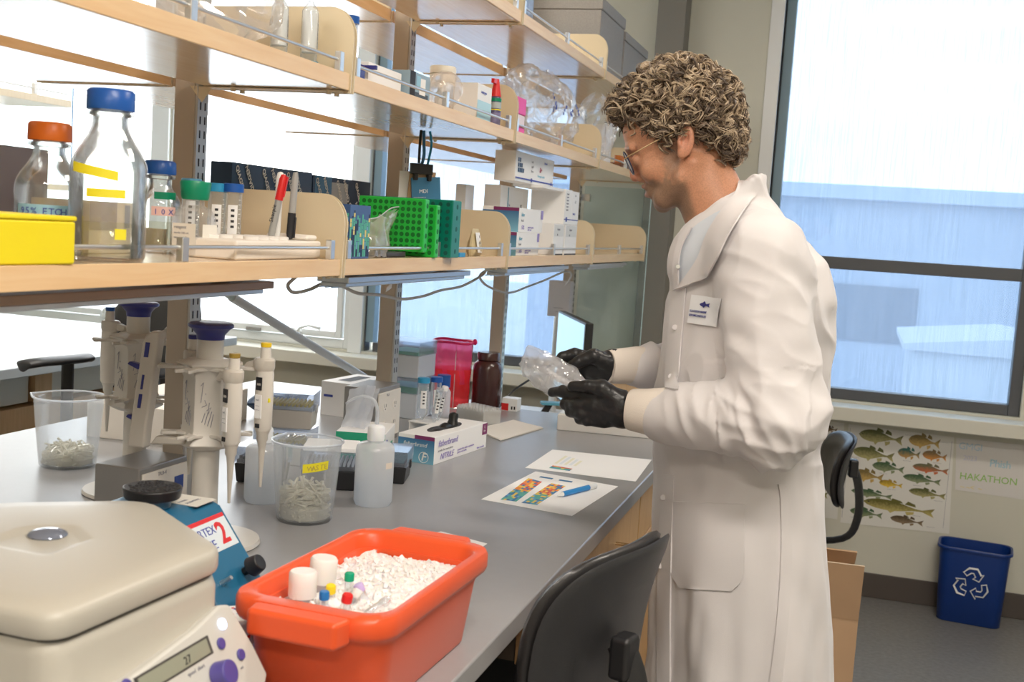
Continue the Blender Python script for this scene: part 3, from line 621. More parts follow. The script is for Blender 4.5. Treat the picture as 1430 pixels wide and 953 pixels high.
def ice(u, v):
    x = (u-0.5)*0.163; y = (v-0.5)*0.292
    h = 0.094+0.008*nz3(x, y, 0, 22)+0.0045*nz3(x, y, 3, 75)+0.0028*nz3(x, y, 5, 230)+0.010*math.exp(-((x-0.01)/0.07)**2-((y-0.02)/0.11)**2)
    return (x, y, h)
M_ice = mat('crushed_ice', (0.90, 0.86, 0.84), 0.3, bump=0.6, bscale=260, sss=0.2)
g = G(); g.sheet(ice, 60, 100)
for i in range(1300):
    u, v = random.random(), random.random(); x, y, z = ice(u, v); r = random.uniform(0.0016, 0.0042); T = Tr(x, y, z+0.0004) @ Rz(random.random()*6) @ Rx(random.random()*6) @ Ry(random.random()*3)
    g.box(-r, r, -r*0.8, r*0.8, -r*0.6, r*0.7, T=T, taper=r*0.25)
ic = g.build('crushed_ice', M_ice, None, loc=(TX, TY, BZ)); ic.rotation_euler = (0, 0, math.radians(-2)); tag(ic, 'white crushed ice heaped in the orange tub', 'ice', kind='stuff')
M_capw = mat('frosted_cap', (0.86, 0.84, 0.82), 0.4, sss=0.1)
def icetube(x, y, ztop, r, capm, label, capn='cap', big=False, tilt=(0, 0)):
    t = thing('centrifuge_tube' if big else 'microtube', label, 'tube', (x, y, ztop), group='sample tubes stuck in the ice')
    t.rotation_euler = (tilt[0], tilt[1], random.random()*3)
    if big:
        g = G(); g.lathe([(0, 0), (r*0.88, 0), (r, -0.003), (r, -0.014), (r, -0.030), (r*0.97, -0.032), (0, -0.032)], n=36); g.build('cap', capm, t, ang=50)
        g = G(); g.lathe([(r*0.9, -0.0325), (r*0.9, -0.055), (r*0.4, -0.060), (0, -0.062)]); g.build('tube_body', M_pp, t)
    else:
        G().lathe([(0, 0), (r*0.85, 0), (r, -0.0015), (r, -0.010), (r*0.9, -0.0105), (0, -0.0105)], n=24).build('cap', capm, t, ang=50)
        G().lathe([(r*0.88, -0.0106), (r*0.88, -0.034), (0, -0.042)], n=20).build('tube_body', M_ppclear, t)
icetube(-0.616, 1.240, BZ+0.137, 0.0172, M_capw, 'white frosted tube cap in the ice, nearer of the two big ones', big=True)
icetube(-0.610, 1.285, BZ+0.143, 0.0172, M_capw, 'white frosted tube cap in the ice, farther of the two big ones', big=True, tilt=(0.06, 0))
icetube(-0.580, 1.226, BZ+0.121, 0.0062, mat('vial_blue', (0.01, 0.17, 0.50), 0.35), 'small tube with a blue cap standing in the ice')
icetube(-0.583, 1.250, BZ+0.121, 0.0062, mat('vial_yellow', (0.88, 0.66, 0.02), 0.35), 'small tube with a yellow cap standing in the ice', tilt=(0, -0.2))
icetube(-0.574, 1.283, BZ+0.129, 0.0062, mat('vial_green', (0.0, 0.36, 0.19), 0.35), 'small tube with a green cap standing in the ice')
icetube(-0.549, 1.226, BZ+0.122, 0.0066, M_red, 'small tube with a red cap standing in the ice', tilt=(0.1, 0.2))
icetube(-0.559, 1.275, BZ+0.119, 0.0062, mat('vial_lilac', (0.55, 0.42, 0.75), 0.35), 'small tube with a lilac cap standing in the ice', tilt=(-0.3, 0.35))
icetube(-0.551, 1.262, BZ+0.117, 0.0060, M_white, 'small tube with a white cap beside the lilac one', tilt=(0.3, 0.35))
icetube(-0.512, 1.262, BZ+0.111, 0.0058, M_ppclear, 'clear capless vial half sunk in the ice', tilt=(1.2, 0.3))

# ---------------------------------------------------------------- pipettes and stands
M_pip = mat('pipette_grey', (0.60, 0.56, 0.50), 0.36, var=0.02)
M_piplt = mat('pipette_light', (0.74, 0.70, 0.64), 0.36)
M_stand = mat('stand_beige', (0.62, 0.59, 0.54), 0.36, var=0.02)
def pipette(label, loc, btn, rz, wide=1.0, dark=M_pip, spot=None):
    t = thing('pipette', label, 'pipette', loc, rz, group='pipettes hanging on the two stands')
    k = wide
    G().lathe([(0, 0), (0.0022, 0.0), (0.0032, 0.018), (0.0055, 0.062), (0.0072, 0.078), (0.0095, 0.082), (0.0095, 0.090), (0.0125*k, 0.098), (0, 0.098)], n=20).build('tip_cone', dark, t)
    g = G(); rings = []
    for (z, a, b) in ((0.098, 0.013, 0.012), (0.102, 0.0155, 0.014), (0.16, 0.0165, 0.0145), (0.196, 0.0155, 0.0140), (0.200, 0.0150, 0.0138)):
        rings.append([Vector((a*k*math.cos(2*PI*i/24), b*k*math.sin(2*PI*i/24), z)) for i in range(24)])
    g.loft(rings); bd = g.build('handle', M_piplt, t)
    g = G(); rings = []
    for (z, a, b) in ((0.2002, 0.0165, 0.015), (0.206, 0.0185, 0.0165), (0.218, 0.0185, 0.0165), (0.2215, 0.0150, 0.014)):
        rings.append([Vector((a*k*math.cos(2*PI*i/24)-0.002, b*k*math.sin(2*PI*i/24), z)) for i in range(24)])
    g.loft(rings); g.build('collar', dark, t)
    g = G(); g.prism([(-0.012, 0.205), (-0.042, 0.197), (-0.044, 0.202), (-0.034, 0.212), (-0.012, 0.219)], 0.016, Tr(0, 0.008, 0) @ Rx(PI/2)); g.build('finger_hook', dark, t, bevel=0.002)
    G().cyl((0, 0, 0.2216), (0, 0, 0.240), 0.0095, 0.0085, n=20).build('plunger', M_piplt, t)
    G().cyl((0, 0, 0.2401), (0, 0, 0.2475), 0.0088, 0.0092, n=20).build('plunger_button', btn, t, bevel=0.001)
    f = -0.0146*k
    G().box(-0.0058, 0.0058, f-0.0008, f+0.002, 0.168, 0.190).build('volume_window', M_ink, bd)
    lettering(bd, M_piplt, [('1000'[:3], 0.006, (-0.004, f-0.001, 0.176), (1, 0, 0), (0, 0, 1))], 'display_digits')
    G().box(-0.0065, 0.0065, f-0.0005, f+0.002, 0.12, 0.160).build('sticker', M_paper, bd)
    lettering(bd, M_inkgrey, [('vol', 0.005, (-0.0045, f-0.0008, 0.150), (1, 0, 0), (0, 0, 1)), ('.....', 0.008, (-0.005, f-0.0008, 0.141), (1, 0, 0), (0, 0, 1)), ('.....', 0.008, (-0.005, f-0.0008, 0.134), (1, 0, 0), (0, 0, 1))])
    G().box(-0.004, 0.004, f-0.0012, f+0.001, 0.104, 0.111).build('logo_plate', M_ink, bd)
    if spot: G().box(0.008, 0.0160*k, -0.007, 0.002, 0.148, 0.155).build('colour_dot', spot, bd)
    return t
M_olive = mat('olive_button', (0.36, 0.24, 0.04), 0.4); M_yb = mat('yellow_button', (0.90, 0.62, 0.02), 0.4); M_ob = mat('orange_button', (0.80, 0.38, 0.06), 0.4)
SCR = [[(0.0, 0.9), (0.18, 0.98), (0.05, 0.55)], [(0.35, 0.75), (0.37, 0.72)], [(0.12, 0.45), (0.45, 0.50), (0.30, 0.60)], [(0.45, 0.38), (0.75, 0.45), (0.55, 0.30), (0.62, 0.55)], [(0.15, 0.12), (0.35, 0.32)], [(0.35, 0.08), (0.55, 0.34)], [(0.55, 0.05), (0.80, 0.36)], [(0.75, 0.02), (0.92, 0.30)]]
def stand(label, loc, rz):
    t = thing('pipette_stand', label, 'stand', loc, rz, group='carousel pipette stands')
    G().lathe([(0, 0), (0.093, 0), (0.096, 0.003), (0.094, 0.009), (0.04, 0.0125), (0, 0.0125)], n=56).build('base', M_stand, t, ang=50)
    G().lathe([(0.0220, 0.012), (0.0220, 0.350), (0, 0.350)], n=36).build('column', M_stand, t)
    G().lathe([(0.0228, 0.350), (0.0235, 0.358), (0.031, 0.367), (0.0375, 0.371), (0.0375, 0.3755), (0.034, 0.378), (0, 0.3775)], n=48).build('top_knob', M_navy, t, ang=50)
    # faceted hub (three flared faces) with a sloped shoulder top and bottom
    hub = []
    for z, r in ((0.165, 0.034), (0.175, 0.054), (0.185, 0.048), (0.20, 0.042), (0.285, 0.042), (0.30, 0.048), (0.310, 0.056), (0.318, 0.034)):
        hub.append([Vector((r*math.cos(a)*(1.0 if i % 2 == 0 else 0.80), r*math.sin(a)*(1.0 if i % 2 == 0 else 0.80), z)) for i, a in [(i, 2*PI*i/12+PI/6) for i in range(12)]])
    h = G().loft(hub).build('hub', M_stand, t, bevel=0.002, ang=25)
    for q in range(6):
        a = 2*PI*q/6+PI/6+PI/6; n_ = Vector((math.cos(a), math.sin(a), 0)); u_ = Vector((-math.sin(a), math.cos(a), 0))
        g = G()
        for st in SCR: g.tube([n_*0.0366+u_*(x-0.5)*0.024+Vector((0, 0, 0.205+0.078*y)) for x, y in st], 0.0006, 5)
        g.build('logo_script', M_inkgrey, h)
    for q in range(6):
        a = 2*PI*q/6+PI/6; d = Vector((math.cos(a), math.sin(a), 0)); u_ = Vector((-math.sin(a), math.cos(a), 0)); g = G()
        for (z, L, w0) in ((0.300, 0.080, 0.013), (0.188, 0.072, 0.010)):
            T = frame((0, 0, z), d, u_); pl = [(0.034, -w0*1.5), (0.050, -w0*0.8), (L-0.02, -w0*0.9), (L, -w0*1.25), (L+0.004, -w0*0.9), (L-0.010, -w0*0.35), (L-0.010, w0*0.35), (L+0.004, w0*0.9), (L, w0*1.25), (L-0.02, w0*0.9), (0.050, w0*0.8), (0.034, w0*1.5)]
            gg = G(); gg.prism(pl, 0.006, T); g2 = gg.build('holder_arm', M_stand, t, bevel=0.0018)
    return t
S1 = (-1.031, 1.690, BZ); S2 = (-1.335, 1.925, BZ)
stand('grey carousel pipette stand with blue knob in front of the upright, nearer of the two', S1, 0.0)
stand('grey carousel pipette stand with blue knob by the left beaker, farther of the two', S2, 0.2)
def hang(S, ang, rad=0.083, dz=0.0): a = math.radians(ang); return (S[0]+rad*math.cos(a), S[1]+rad*math.sin(a), S[2]+0.089+dz)
pipette('pipette with an olive button on the near stand, just right of its column', (-0.955, 1.640, BZ+0.090), M_olive, -0.5)
pipette('pipette with a yellow button at the right of the near stand, above the clear bottle', (-0.944, 1.722, BZ+0.102), M_yb, -0.2, spot=M_tape)
pipette('pipette with a navy button half hidden at the left of the near stand column', (-1.098, 1.745, BZ+0.100), M_navy, 2.4)
pipette('pipette with a blue button and yellow dot at the left of the far stand', (-1.400, 1.925, BZ+0.115), M_blue, 3.3, spot=M_tape, dark=M_stand)
pipette('pipette with an orange button hanging behind the far stand column', (-1.286, 1.975, BZ+0.108), M_ob, 1.2)
# flat multichannel pipette on the near stand
t = thing('repeater_pipette', 'large flat grey-brown pipette leaning on the left of the near stand', 'pipette', (-1.118, 1.655, 1.070))
g = G(); out = [(-0.030, 0.0), (0.003, 0.0), (0.006, 0.04), (0.012, 0.08), (0.017, 0.13), (0.026, 0.200), (0.012, 0.1995), (0.0, 0.192), (-0.006, 0.178), (-0.014, 0.12), (-0.022, 0.06)]
TT = Tr(-0.008, 0.011, 0) @ Rx(PI/2)
g.prism(out, 0.022, TT); bd = g.build('body', M_pip, t, bevel=0.004, segs=3)
g = G()
for (z0, z1, w0) in ((0.155, 0.18, 0.004), (0.10, 0.125, 0.002), (0.068, 0.092, 0.003)): g.prism([(-0.016+0.12*z0-w0, z0), (-0.016+0.12*z0+w0, z0), (-0.016+0.12*z1+w0, z1), (-0.016+0.12*z1-w0, z1)], 0.001, Tr(-0.008, -0.0111, 0) @ Rx(PI/2))
g.build('blue_marks', M_navy, bd)
for z in (0.045, 0.135): G().prism([(-0.034, z+0.004), (-0.012, z-0.004), (-0.008, z+0.006), (-0.03, z+0.009)], 0.012, Tr(-0.012, 0.006, 0) @ Rx(PI/2)).build('ejector_lever', M_navy, t, bevel=0.002)
g = G(); g.prism([(0.008, 0.008), (0.075, 0.014), (0.075, 0.024), (0.02, 0.024)], 0.014, Tr(-0.004, 0.007, 0) @ Rx(PI/2)); g.build('hook_arm', M_pip, t, bevel=0.003)

# ---------------------------------------------------------------- outlet boxes
def outletbox(label, x0, x1, y0, y1, h, four):
    t = thing('outlet_box', label, 'outlet', ((x0+x1)/2, (y0+y1)/2, BZ)); hx = (x1-x0)/2; hy = (y1-y0)/2
    G().box(-hx, hx, -hy, hy, 0, h).build('housing', M_steelgrey, t, bevel=0.003)
    pl = G().box(hx+0.0002, hx+0.005, -hy*0.93, hy*0.93, h*0.10, h*0.92).build('face_plate', mat('ivory_plate', (0.80, 0.76, 0.70), 0.4), t, bevel=0.0015)
    ys = (-hy*0.42, hy*0.42) if four else (-hy*0.45,)
    zs = (h*0.33, h*0.66)
    for yy in ys:
        for z in zs:
            g = G(); g.cyl((hx+0.005, yy, z), (hx+0.0062, yy, z), 0.0135, n=20); so = g.build('socket', mat('socket_white', (0.82, 0.78, 0.72), 0.4), pl)
            G().box(hx+0.0062, hx+0.0066, yy-0.0055, yy-0.004, z-0.001, z+0.007).box(hx+0.0062, hx+0.0066, yy+0.004, yy+0.0055, z-0.001, z+0.007).cyl((hx+0.0061, yy, z-0.006), (hx+0.0066, yy, z-0.006), 0.002, n=8).build('slots', M_ink, pl)
    if not four:
        for z in zs: G().box(hx+0.005, hx+0.0062, hy*0.35, hy*0.72, z-0.013, z+0.011).build('data_port', mat('port_blue', (0.03, 0.07, 0.30), 0.4), pl)
    lettering(pl, M_inkgrey, [('TR,B-4' if not four else 'TR,B', 0.009, (hx+0.0052, -hy*0.35, h*0.84), (0, 1, 0), (0, 0, 1))])
outletbox('grey steel outlet box with ivory plate behind the blue mixer', -1.222, -1.133, 1.650, 1.795, 0.122, False)
outletbox('grey steel outlet box with four sockets in front of the second upright', -1.215, -1.125, 2.625, 2.775, 0.145, True)

# ---------------------------------------------------------------- beakers and bottles on the bench
def beaker(label, x, y, r, h, tape, spoutang):
    t = thing('beaker', label, 'beaker', (x, y, BZ))
    rb = r*0.82
    def prof(z, rr_, n=48):
        out = []
        for i in range(n):
            a = 2*PI*i/n; q = rr_; da = (a-spoutang+PI) % (2*PI)-PI
            if z > h*0.93: q += 0.13*r*math.exp(-(da/0.16)**2)*(z/h-0.92)/0.08
            out.append(Vector((q*math.cos(a), q*math.sin(a), z)))
        return out
    zs = [(0.0, rb*0.93), (0.004, rb*0.985), (0.012, rb), (h*0.5, rb+(r-rb)*0.5), (h*0.93, r*0.985), (h*0.985, r), (h, r*1.03), (h, r*0.995), (h*0.95, r*0.965), (h*0.5, rb+(r-rb)*0.5-0.002), (0.012, rb-0.002), (0.005, rb*0.9)]
    G().loft([prof(z, q) for z, q in zs], cap0=True, cap1=True).build('vessel', M_pp2, t, ang=50)
    rim = G(); rim.tube([prof(h, r*1.03)[i] for i in range(48)], 0.0022, 6, closed=True); rim.build('rim', M_pprim, t)
    if tape:
        g = G()
        def f(u, v): 
            a = -1.22+0.78*u; z = 0.101+0.0165*v+0.006*u; q = rb+(r-rb)*z/h+0.0012; return (q*math.cos(a), q*math.sin(a), z)
        g.sheet(f, 16, 1); tp = g.build('tape_label', M_tape, t)
        g = G()
        word = 'WASTE'
        for k, ch in enumerate(word):
            a = -1.10+0.128*k; z = 0.1045+0.006*(a+1.22)/0.78; q = rb+(r-rb)*z/h+0.0016
            vs, fs = textmesh(ch, 0.013, frame((q*math.cos(a), q*math.sin(a), z), (-math.sin(a), math.cos(a), 0), (0, 0, 1))); g.add(vs, fs)
        g.build('lettering', mat('faint_ink', (0.50, 0.40, 0.08), 0.6), tp)
    return t
M_pp2 = clear('beaker_plastic', (0.97, 0.985, 1.0), 0.3, 0.10, (0.96, 0.98, 1.0), 0.1, 0.35)
M_pprim = clear('beaker_rim', (0.96, 0.98, 1.0), 0.4, 0.45, (0.90, 0.92, 0.96), 0.1, 0.4)
M_tips = clear('tip_plastic', (0.98, 0.97, 0.93), 0.5, 0.75, (1.0, 0.97, 0.86), 0.1, 0.2)
def tips(label, x, y, r, h, n, seed):
    rd = random.Random(seed); g = G()
    g.lathe([(0, 0.006), (r*0.86, 0.007), (r*0.88, h*0.35), (r*0.6, h*0.55), (0, h*0.62)], n=20)
    for i in range(n):
        q = r*0.84*math.sqrt(rd.random()); a = rd.random()*6.28; z = 0.01+(h-0.012)*rd.random()*(1-(q/r)**2*0.35)
        d = Vector((rd.uniform(-1, 1), rd.uniform(-1, 1), rd.uniform(-0.35, 0.45))).normalized()*0.016; c = Vector((q*math.cos(a), q*math.sin(a), z))
        p0, p1 = c-d, c+d
        for p in (p0, p1):
            k = math.hypot(p.x, p.y)
            if k > r*0.90: p.x *= r*0.90/k; p.y *= r*0.90/k
            p.z = max(p.z, 0.008)
        g.cyl(p0, p1, 0.0028, 0.0010, n=6)
    o = g.build('pipette_tips', M_tips, None, loc=(x, y, BZ)); return tag(o, label, 'pipette tips', kind='stuff')
beaker('clear plastic beaker with a yellow tape reading WASTE in mid bench', -0.955, 1.915, 0.064, 0.150, True, 2.6)
tips('used pipette tips heaped in the taped waste beaker', -0.955, 1.915, 0.052, 0.074, 480, 1)
beaker('clear plastic beaker without tape at the left edge of the bench', -1.590, 2.055, 0.072, 0.150, False, 3.4)
tips('used pipette tips in the left beaker', -1.590, 2.055, 0.058, 0.050, 300, 2)
def squeeze(label, x, y, r, h, tube=True):
    t = thing('wash_bottle', label, 'bottle', (x, y, BZ))
    G().lathe([(0, 0.001), (r*0.9, 0.0), (r, 0.008), (r, h*0.88), (r*0.96, h*0.94), (r*0.80, h*0.985), (r*0.42, h), (r*0.38, h+0.004), (0.0, h+0.004)], n=40).build('bottle', M_pp3, t, ang=50)
    G().lathe([(0, 0.003), (r*0.93, 0.003), (r*0.95, 0.01), (r*0.95, h*0.45), (0, h*0.45)], n=32).build('liquid', mat_liq, t)
    G().lathe([(r*0.44, h+0.0042), (r*0.46, h+0.008), (r*0.44, h+0.030), (r*0.36, h+0.034), (0, h+0.036)], n=28).build('cap', mat('milky_cap', (0.86, 0.88, 0.90), 0.4, sss=0.1), t, ang=50)
    if tube:
        P = spline([(0, 0, h+0.036), (0, 0, h+0.060), (-0.006, 0.0, h+0.080), (-0.022, -0.004, h+0.090), (-0.044, -0.008, h+0.086), (-0.064, -0.012, h+0.072)], 5)
        G().tube(P, [0.0042-0.0022*i/(len(P)-1) for i in range(len(P))], 10).build('spout_tube', M_pprim, t)
    return t
M_pp3 = clear('bottle_polythene', (0.96, 0.98, 1.0), 0.3, 0.60, (0.98, 0.99, 1.0), 0.15, 0.3)
mat_liq = clear('bottle_water', (0.90, 0.94, 0.98), 0.1, 0.18, (0.86, 0.90, 0.95), 0.05, 0.1)
b = squeeze('milky wash bottle with a bent spout, in front of the small black tip rack', -0.893, 2.090, 0.0385, 0.126)
g = G(); g.sheet(lambda u, v: (0.0387*math.cos(-0.55+0.5*u), 0.0387*math.sin(-0.55+0.5*u), 0.078+0.012*v), 8, 1); g.build('label', mat('peach_label', (0.80, 0.70, 0.60), 0.6), b)
squeeze('milky bottle half full of water between the pipettes and the waste beaker', -1.088, 1.995, 0.036, 0.115, False)
# ---------------------------------------------------------------- boxes with faces, labels and lettering
def fpt(d, face, u, v, o=0.0005):
    x0, x1, y0, y1, z0, z1 = d
    if face == '+x': return Vector((x1+o, y0+(y1-y0)*u, z0+(z1-z0)*v)), Vector((0, 1, 0)), Vector((0, 0, 1)), y1-y0, z1-z0
    if face == '-y': return Vector((x0+(x1-x0)*u, y0-o, z0+(z1-z0)*v)), Vector((1, 0, 0)), Vector((0, 0, 1)), x1-x0, z1-z0
    return Vector((x0+(x1-x0)*u, y0+(y1-y0)*v, z1+o)), Vector((1, 0, 0)), Vector((0, 1, 0)), x1-x0, y1-y0
def carton(name, label, cat, loc, dims, m, rz=0, decals=(), texts=(), group=None, body='body', bevel=0.0015):
    """dims = (dx, dy, h); loc = centre of the base. decals: (face,u0,u1,v0,v1,mat,name); texts: (face,u,v,string,size,mat[,opts])"""
    dx, dy, h = dims; d = (-dx/2, dx/2, -dy/2, dy/2, 0, h)
    t = thing(name, label, cat, loc, rz, group)
    G().box(*d).build(body, m, t, bevel=bevel)
    by = {}
    for k, (f, u0, u1, v0, v1, mm, nm) in enumerate(decals):
        p, a, b, L, Hh = fpt(d, f, u0, v0, 0.0004+0.00015*k); g = by.setdefault((nm, mm.name), (G(), mm))[0]
        g.add([p, p+a*L*(u1-u0), p+a*L*(u1-u0)+b*Hh*(v1-v0), p+b*Hh*(v1-v0)], [(0, 1, 2, 3)])
    for (nm, _), (g, mm) in by.items(): g.build(nm, mm, t)
    tx = {}
    for q in texts:
        f, u, v, s, sz, mm = q[:6]; kw = q[6] if len(q) > 6 else {}; kw = dict(kw); rot = kw.pop('rot', 0)
        p, a, b, L, Hh = fpt(d, f, u, v, 0.0016); a2 = a*math.cos(rot)+b*math.sin(rot); b2 = -a*math.sin(rot)+b*math.cos(rot)
        tx.setdefault(mm.name, (mm, []))[1].append((s, sz, p, a2, b2, kw))
    for mm, its in tx.values(): lettering(t, mm, its)
    return t
M_teal = mat('print_teal', (0.09, 0.32, 0.45), 0.45); M_lblue = mat('print_lightblue', (0.30, 0.55, 0.70), 0.45)
M_plum = mat('print_plum', (0.22, 0.03, 0.13), 0.45); M_kgreen = mat('print_green', (0.03, 0.42, 0.24), 0.45); M_violet = mat('print_violet', (0.30, 0.24, 0.55), 0.5)
M_navyp = mat('print_navy', (0.015, 0.045, 0.11), 0.4); M_midb = mat('print_midblue', (0.06, 0.22, 0.46), 0.45); M_paleg = mat('label_grey', (0.50, 0.54, 0.58), 0.5)
def grad_box(name, c0, c1):
    m = bpy.data.materials.new(name); m.use_nodes = True; n = m.node_tree; b = n.nodes['Principled BSDF']; t = n.nodes.new('ShaderNodeTexCoord'); s = n.nodes.new('ShaderNodeSeparateXYZ'); r = n.nodes.new('ShaderNodeValToRGB')
    n.links.new(t.outputs['Generated'], s.inputs[0]); n.links.new(s.outputs['Z'], r.inputs[0]); r.color_ramp.elements[0].color = (*c1, 1); r.color_ramp.elements[1].color = (*c0, 1); n.links.new(r.outputs[0], b.inputs['Base Color']); b.inputs['Roughness'].default_value = 0.45; return m
M_gb = grad_box('printed_blue_fade', (0.05, 0.17, 0.36), (0.22, 0.50, 0.66))

# ---- open glove dispenser on the bench
GL = dict(decals=[('-y', 0, 1, 0, 0.86, M_gb, 'blue_panel'), ('-y', 0.45, 1, 0.86, 1.0, M_plum, 'plum_band'), ('+x', 0.90, 1, 0.55, 0.98, M_plum, 'plum_corner')],
          texts=[('+x', 0.06, 0.62, 'fisherbrand', 0.022, M_violet, dict(shear=0.2)), ('+x', 0.06, 0.44, 'powder free exam gloves', 0.0075, M_inkgrey), ('+x', 0.10, 0.14, 'NITRILE', 0.020, M_violet, dict(shear=0.35)),
                 ('+x', 0.42, 0.26, 'powder-free nitrile examination', 0.007, M_violet), ('+x', 0.42, 0.16, 'gloves non sterile', 0.007, M_violet), ('+x', 0.80, 0.08, 'fisher scientific', 0.007, M_violet),
                 ('-y', 0.15, 0.60, 'fisherbrand', 0.014, M_white, dict(shear=0.2)), ('-y', 0.66, 0.12, 'F', 0.026, M_white, dict(shear=0.2, bold=0.0006)), ('+x', 0.935, 0.80, 'L', 0.010, M_white), ('+x', 0.92, 0.66, '100', 0.007, M_white)])
t = carton('glove_box', 'open white glove dispenser box with black gloves showing in its slot', 'box', (-0.950, 2.650, BZ), (0.098, 0.285, 0.066), M_card, -0.13, **GL)
g = G(); g.tube([(0.022+0.0125*math.cos(2*PI*i/24), -0.1436, 0.015+0.0125*math.sin(2*PI*i/24)) for i in range(24)], 0.0008, 5, closed=True); g.build('logo_ring', M_white, t)
sl_ = [(0.020*math.cos(a)+0.003*math.sin(3*a), 0.085*math.sin(a)) for a in [2*PI*i/28 for i in range(28)]]
G().prism(sl_, 0.0006, Tr(0, 0.0, 0.0661)).build('slot', M_ink, t)
g = G(); g.sheet(lambda u, v: (-0.016+0.032*u+0.004*math.sin(9*v), -0.075+0.15*v, 0.064+0.010*math.sin(PI*u)*math.sin(PI*v)*(0.7+0.5*math.sin(14*v))), 12, 30, 0.001)
g.loft([[Vector((0.013*q*math.cos(a)-0.002, 0.045+0.011*q*math.sin(a)+dy, z)) for a in [2*PI*i/14 for i in range(14)]] for q, z, dy in ((1.2, 0.066, 0), (0.9, 0.078, 0.002), (1.0, 0.088, 0.004), (0.85, 0.094, 0.004), (0.2, 0.097, 0.004))])
gv = g.build('black_glove', mat('black_nitrile', (0.012, 0.012, 0.013), 0.42, bump=0.15, bscale=250), t)

# ---- tip boxes
M_clrb = clear('tipbox_lid', (0.92, 0.95, 1.0), 0.6, 0.12, (0.86, 0.91, 1.0), 0.03, 0.4)
M_tipb = mat('tipbox_base', (0.60, 0.57, 0.53), 0.45); M_tray = mat('tipbox_tray', (0.62, 0.63, 0.66), 0.4); M_trayY = mat('tip_yellow', (0.80, 0.60, 0.05), 0.45)
def tipbox(name, label, loc, rz, base, tray, tipm, dims=(0.122, 0.084, 0.070), group=None, blue=True):
    dx, dy, h = dims; t = thing(name, label, 'tip box', loc, rz, group)
    hb = h*0.52
    G().box(-dx/2+0.002, dx/2-0.002, -dy/2+0.002, dy/2-0.002, 0, hb, taper=0.004).build('base', base, t, bevel=0.003)
    G().box(-dx/2+0.006, dx/2-0.006, -dy/2+0.006, dy/2-0.006, hb+0.0003, hb+0.008).build('tray', tray, t, bevel=0.001)
    g = G(); nx = 12; ny = 8
    for i in range(nx):
        for j in range(ny): g.cyl((-dx/2+0.012+(dx-0.024)*i/(nx-1), -dy/2+0.011+(dy-0.022)*j/(ny-1), hb+0.008), (-dx/2+0.012+(dx-0.024)*i/(nx-1), -dy/2+0.011+(dy-0.022)*j/(ny-1), hb+0.016), 0.0026, n=6)
    tp = g.build('pipette_tips', tipm, t); tp['kind'] = 'stuff'
    g = G(); th = 0.0012
    z0, z1 = hb+0.001, h
    for (a, b, c, d) in ((-dx/2, dx/2, -dy/2, -dy/2+th), (-dx/2, dx/2, dy/2-th, dy/2), (-dx/2, -dx/2+th, -dy/2+th, dy/2-th), (dx/2-th, dx/2, -dy/2+th, dy/2-th)): g.box(a, b, c, d, z0, z1-th)
    g.box(-dx/2, dx/2, -dy/2, dy/2, z1-th, z1); g.build('lid', M_clrb, t)
    g = G(); g.box(dx/2-0.0005, dx/2+0.0025, -0.008, 0.008, hb-0.008, hb+0.010); g.build('latch', tray, t, bevel=0.001)
    return t
TB = tipbox('tip_box', 'upper of two stacked tip boxes with yellow tips, beside the white taped beaker', (-1.215, 2.335, BZ+0.086), 0.30, M_tipb, M_tray, M_trayY, (0.125, 0.088, 0.082), 'stacked tip boxes with yellow tips')
dup(TB, (-1.225, 2.345, BZ), 0.16, 'lower of two stacked tip boxes with yellow tips, standing on the bench')
tipbox('tip_box', 'small black tip box with a clear lid, beside the milky wash bottle', (-0.945, 2.315, BZ), 0.25, M_black, M_black, mat('dark_teal_tips', (0.10, 0.22, 0.24), 0.4), (0.075, 0.10, 0.072))
tipbox('tip_box', 'black tip box with a white-topped lid behind the waste beaker', (-1.035, 2.190, BZ), 0.35, M_black, M_black, M_white, (0.120, 0.10, 0.080))
G().box(-0.056, 0.056, -0.046, 0.046, 0, 0.010, T=None).build('folded_sheet', M_paper, tag(thing('paper_pad', 'white folded pad lying on the lid of the black tip box', 'pad', (-1.035, 2.190, BZ+0.0805), 0.35), 'white folded pad lying on the lid of the black tip box', 'pad'), bevel=0.002)
tipbox('tip_box', 'black tip box between the stand column and the half-full bottle', (-1.175, 2.150, BZ), 0.1, M_black, M_black, M_black, (0.10, 0.08, 0.078))
# kit box and sleeve
KT = dict(decals=[('-y', 0, 1, 0, 1, M_kgreen, 'green_panel'), ('+x', 0.15, 0.75, 0.0, 0.55, M_kgreen, 'green_panel')], texts=[('-y', 0.12, 0.42, 'Kimtech', 0.016, M_card, {}), ('+x', 0.62, 0.1, 'ECO', 0.028, M_ink, {}), ('+x', 0.06, 0.70, 'wipes', 0.012, M_inkblue, {})])
carton('wipes_box', 'white and green carton in front of the four-socket outlet box', 'box', (-1.090, 2.490, BZ), (0.115, 0.155, 0.074), M_card, 0.25, decals=KT['decals'], texts=[('-y', 0.12, 0.42, 'fisher', 0.016, M_card, {}), ('+x', 0.60, 0.1, 'EC', 0.026, M_ink, {}), ('+x', 0.06, 0.70, 'fisher', 0.010, M_inkblue, {})])
def crumple(g, fn, nu, nv, amp, fr, seed=0):
    def f(u, v):
        p = Vector(fn(u, v)); q = p*fr+Vector((seed, 0, 0)); n = mnoise.noise_vector(q); n2 = mnoise.noise_vector(q*2.7); return p+(Vector((abs(n.x), abs(n.y), abs(n.z)))-Vector((0.25, 0.25, 0.25)))*amp+n2*amp*0.35
    g.sheet(f, nu, nv); return g
g = G(); crumple(g, lambda u, v: (-0.034+0.062*u+0.02*v, -0.012+0.018*math.sin(3*u), 0.0+0.092*v+0.016*u*v), 14, 18, 0.008, 30)
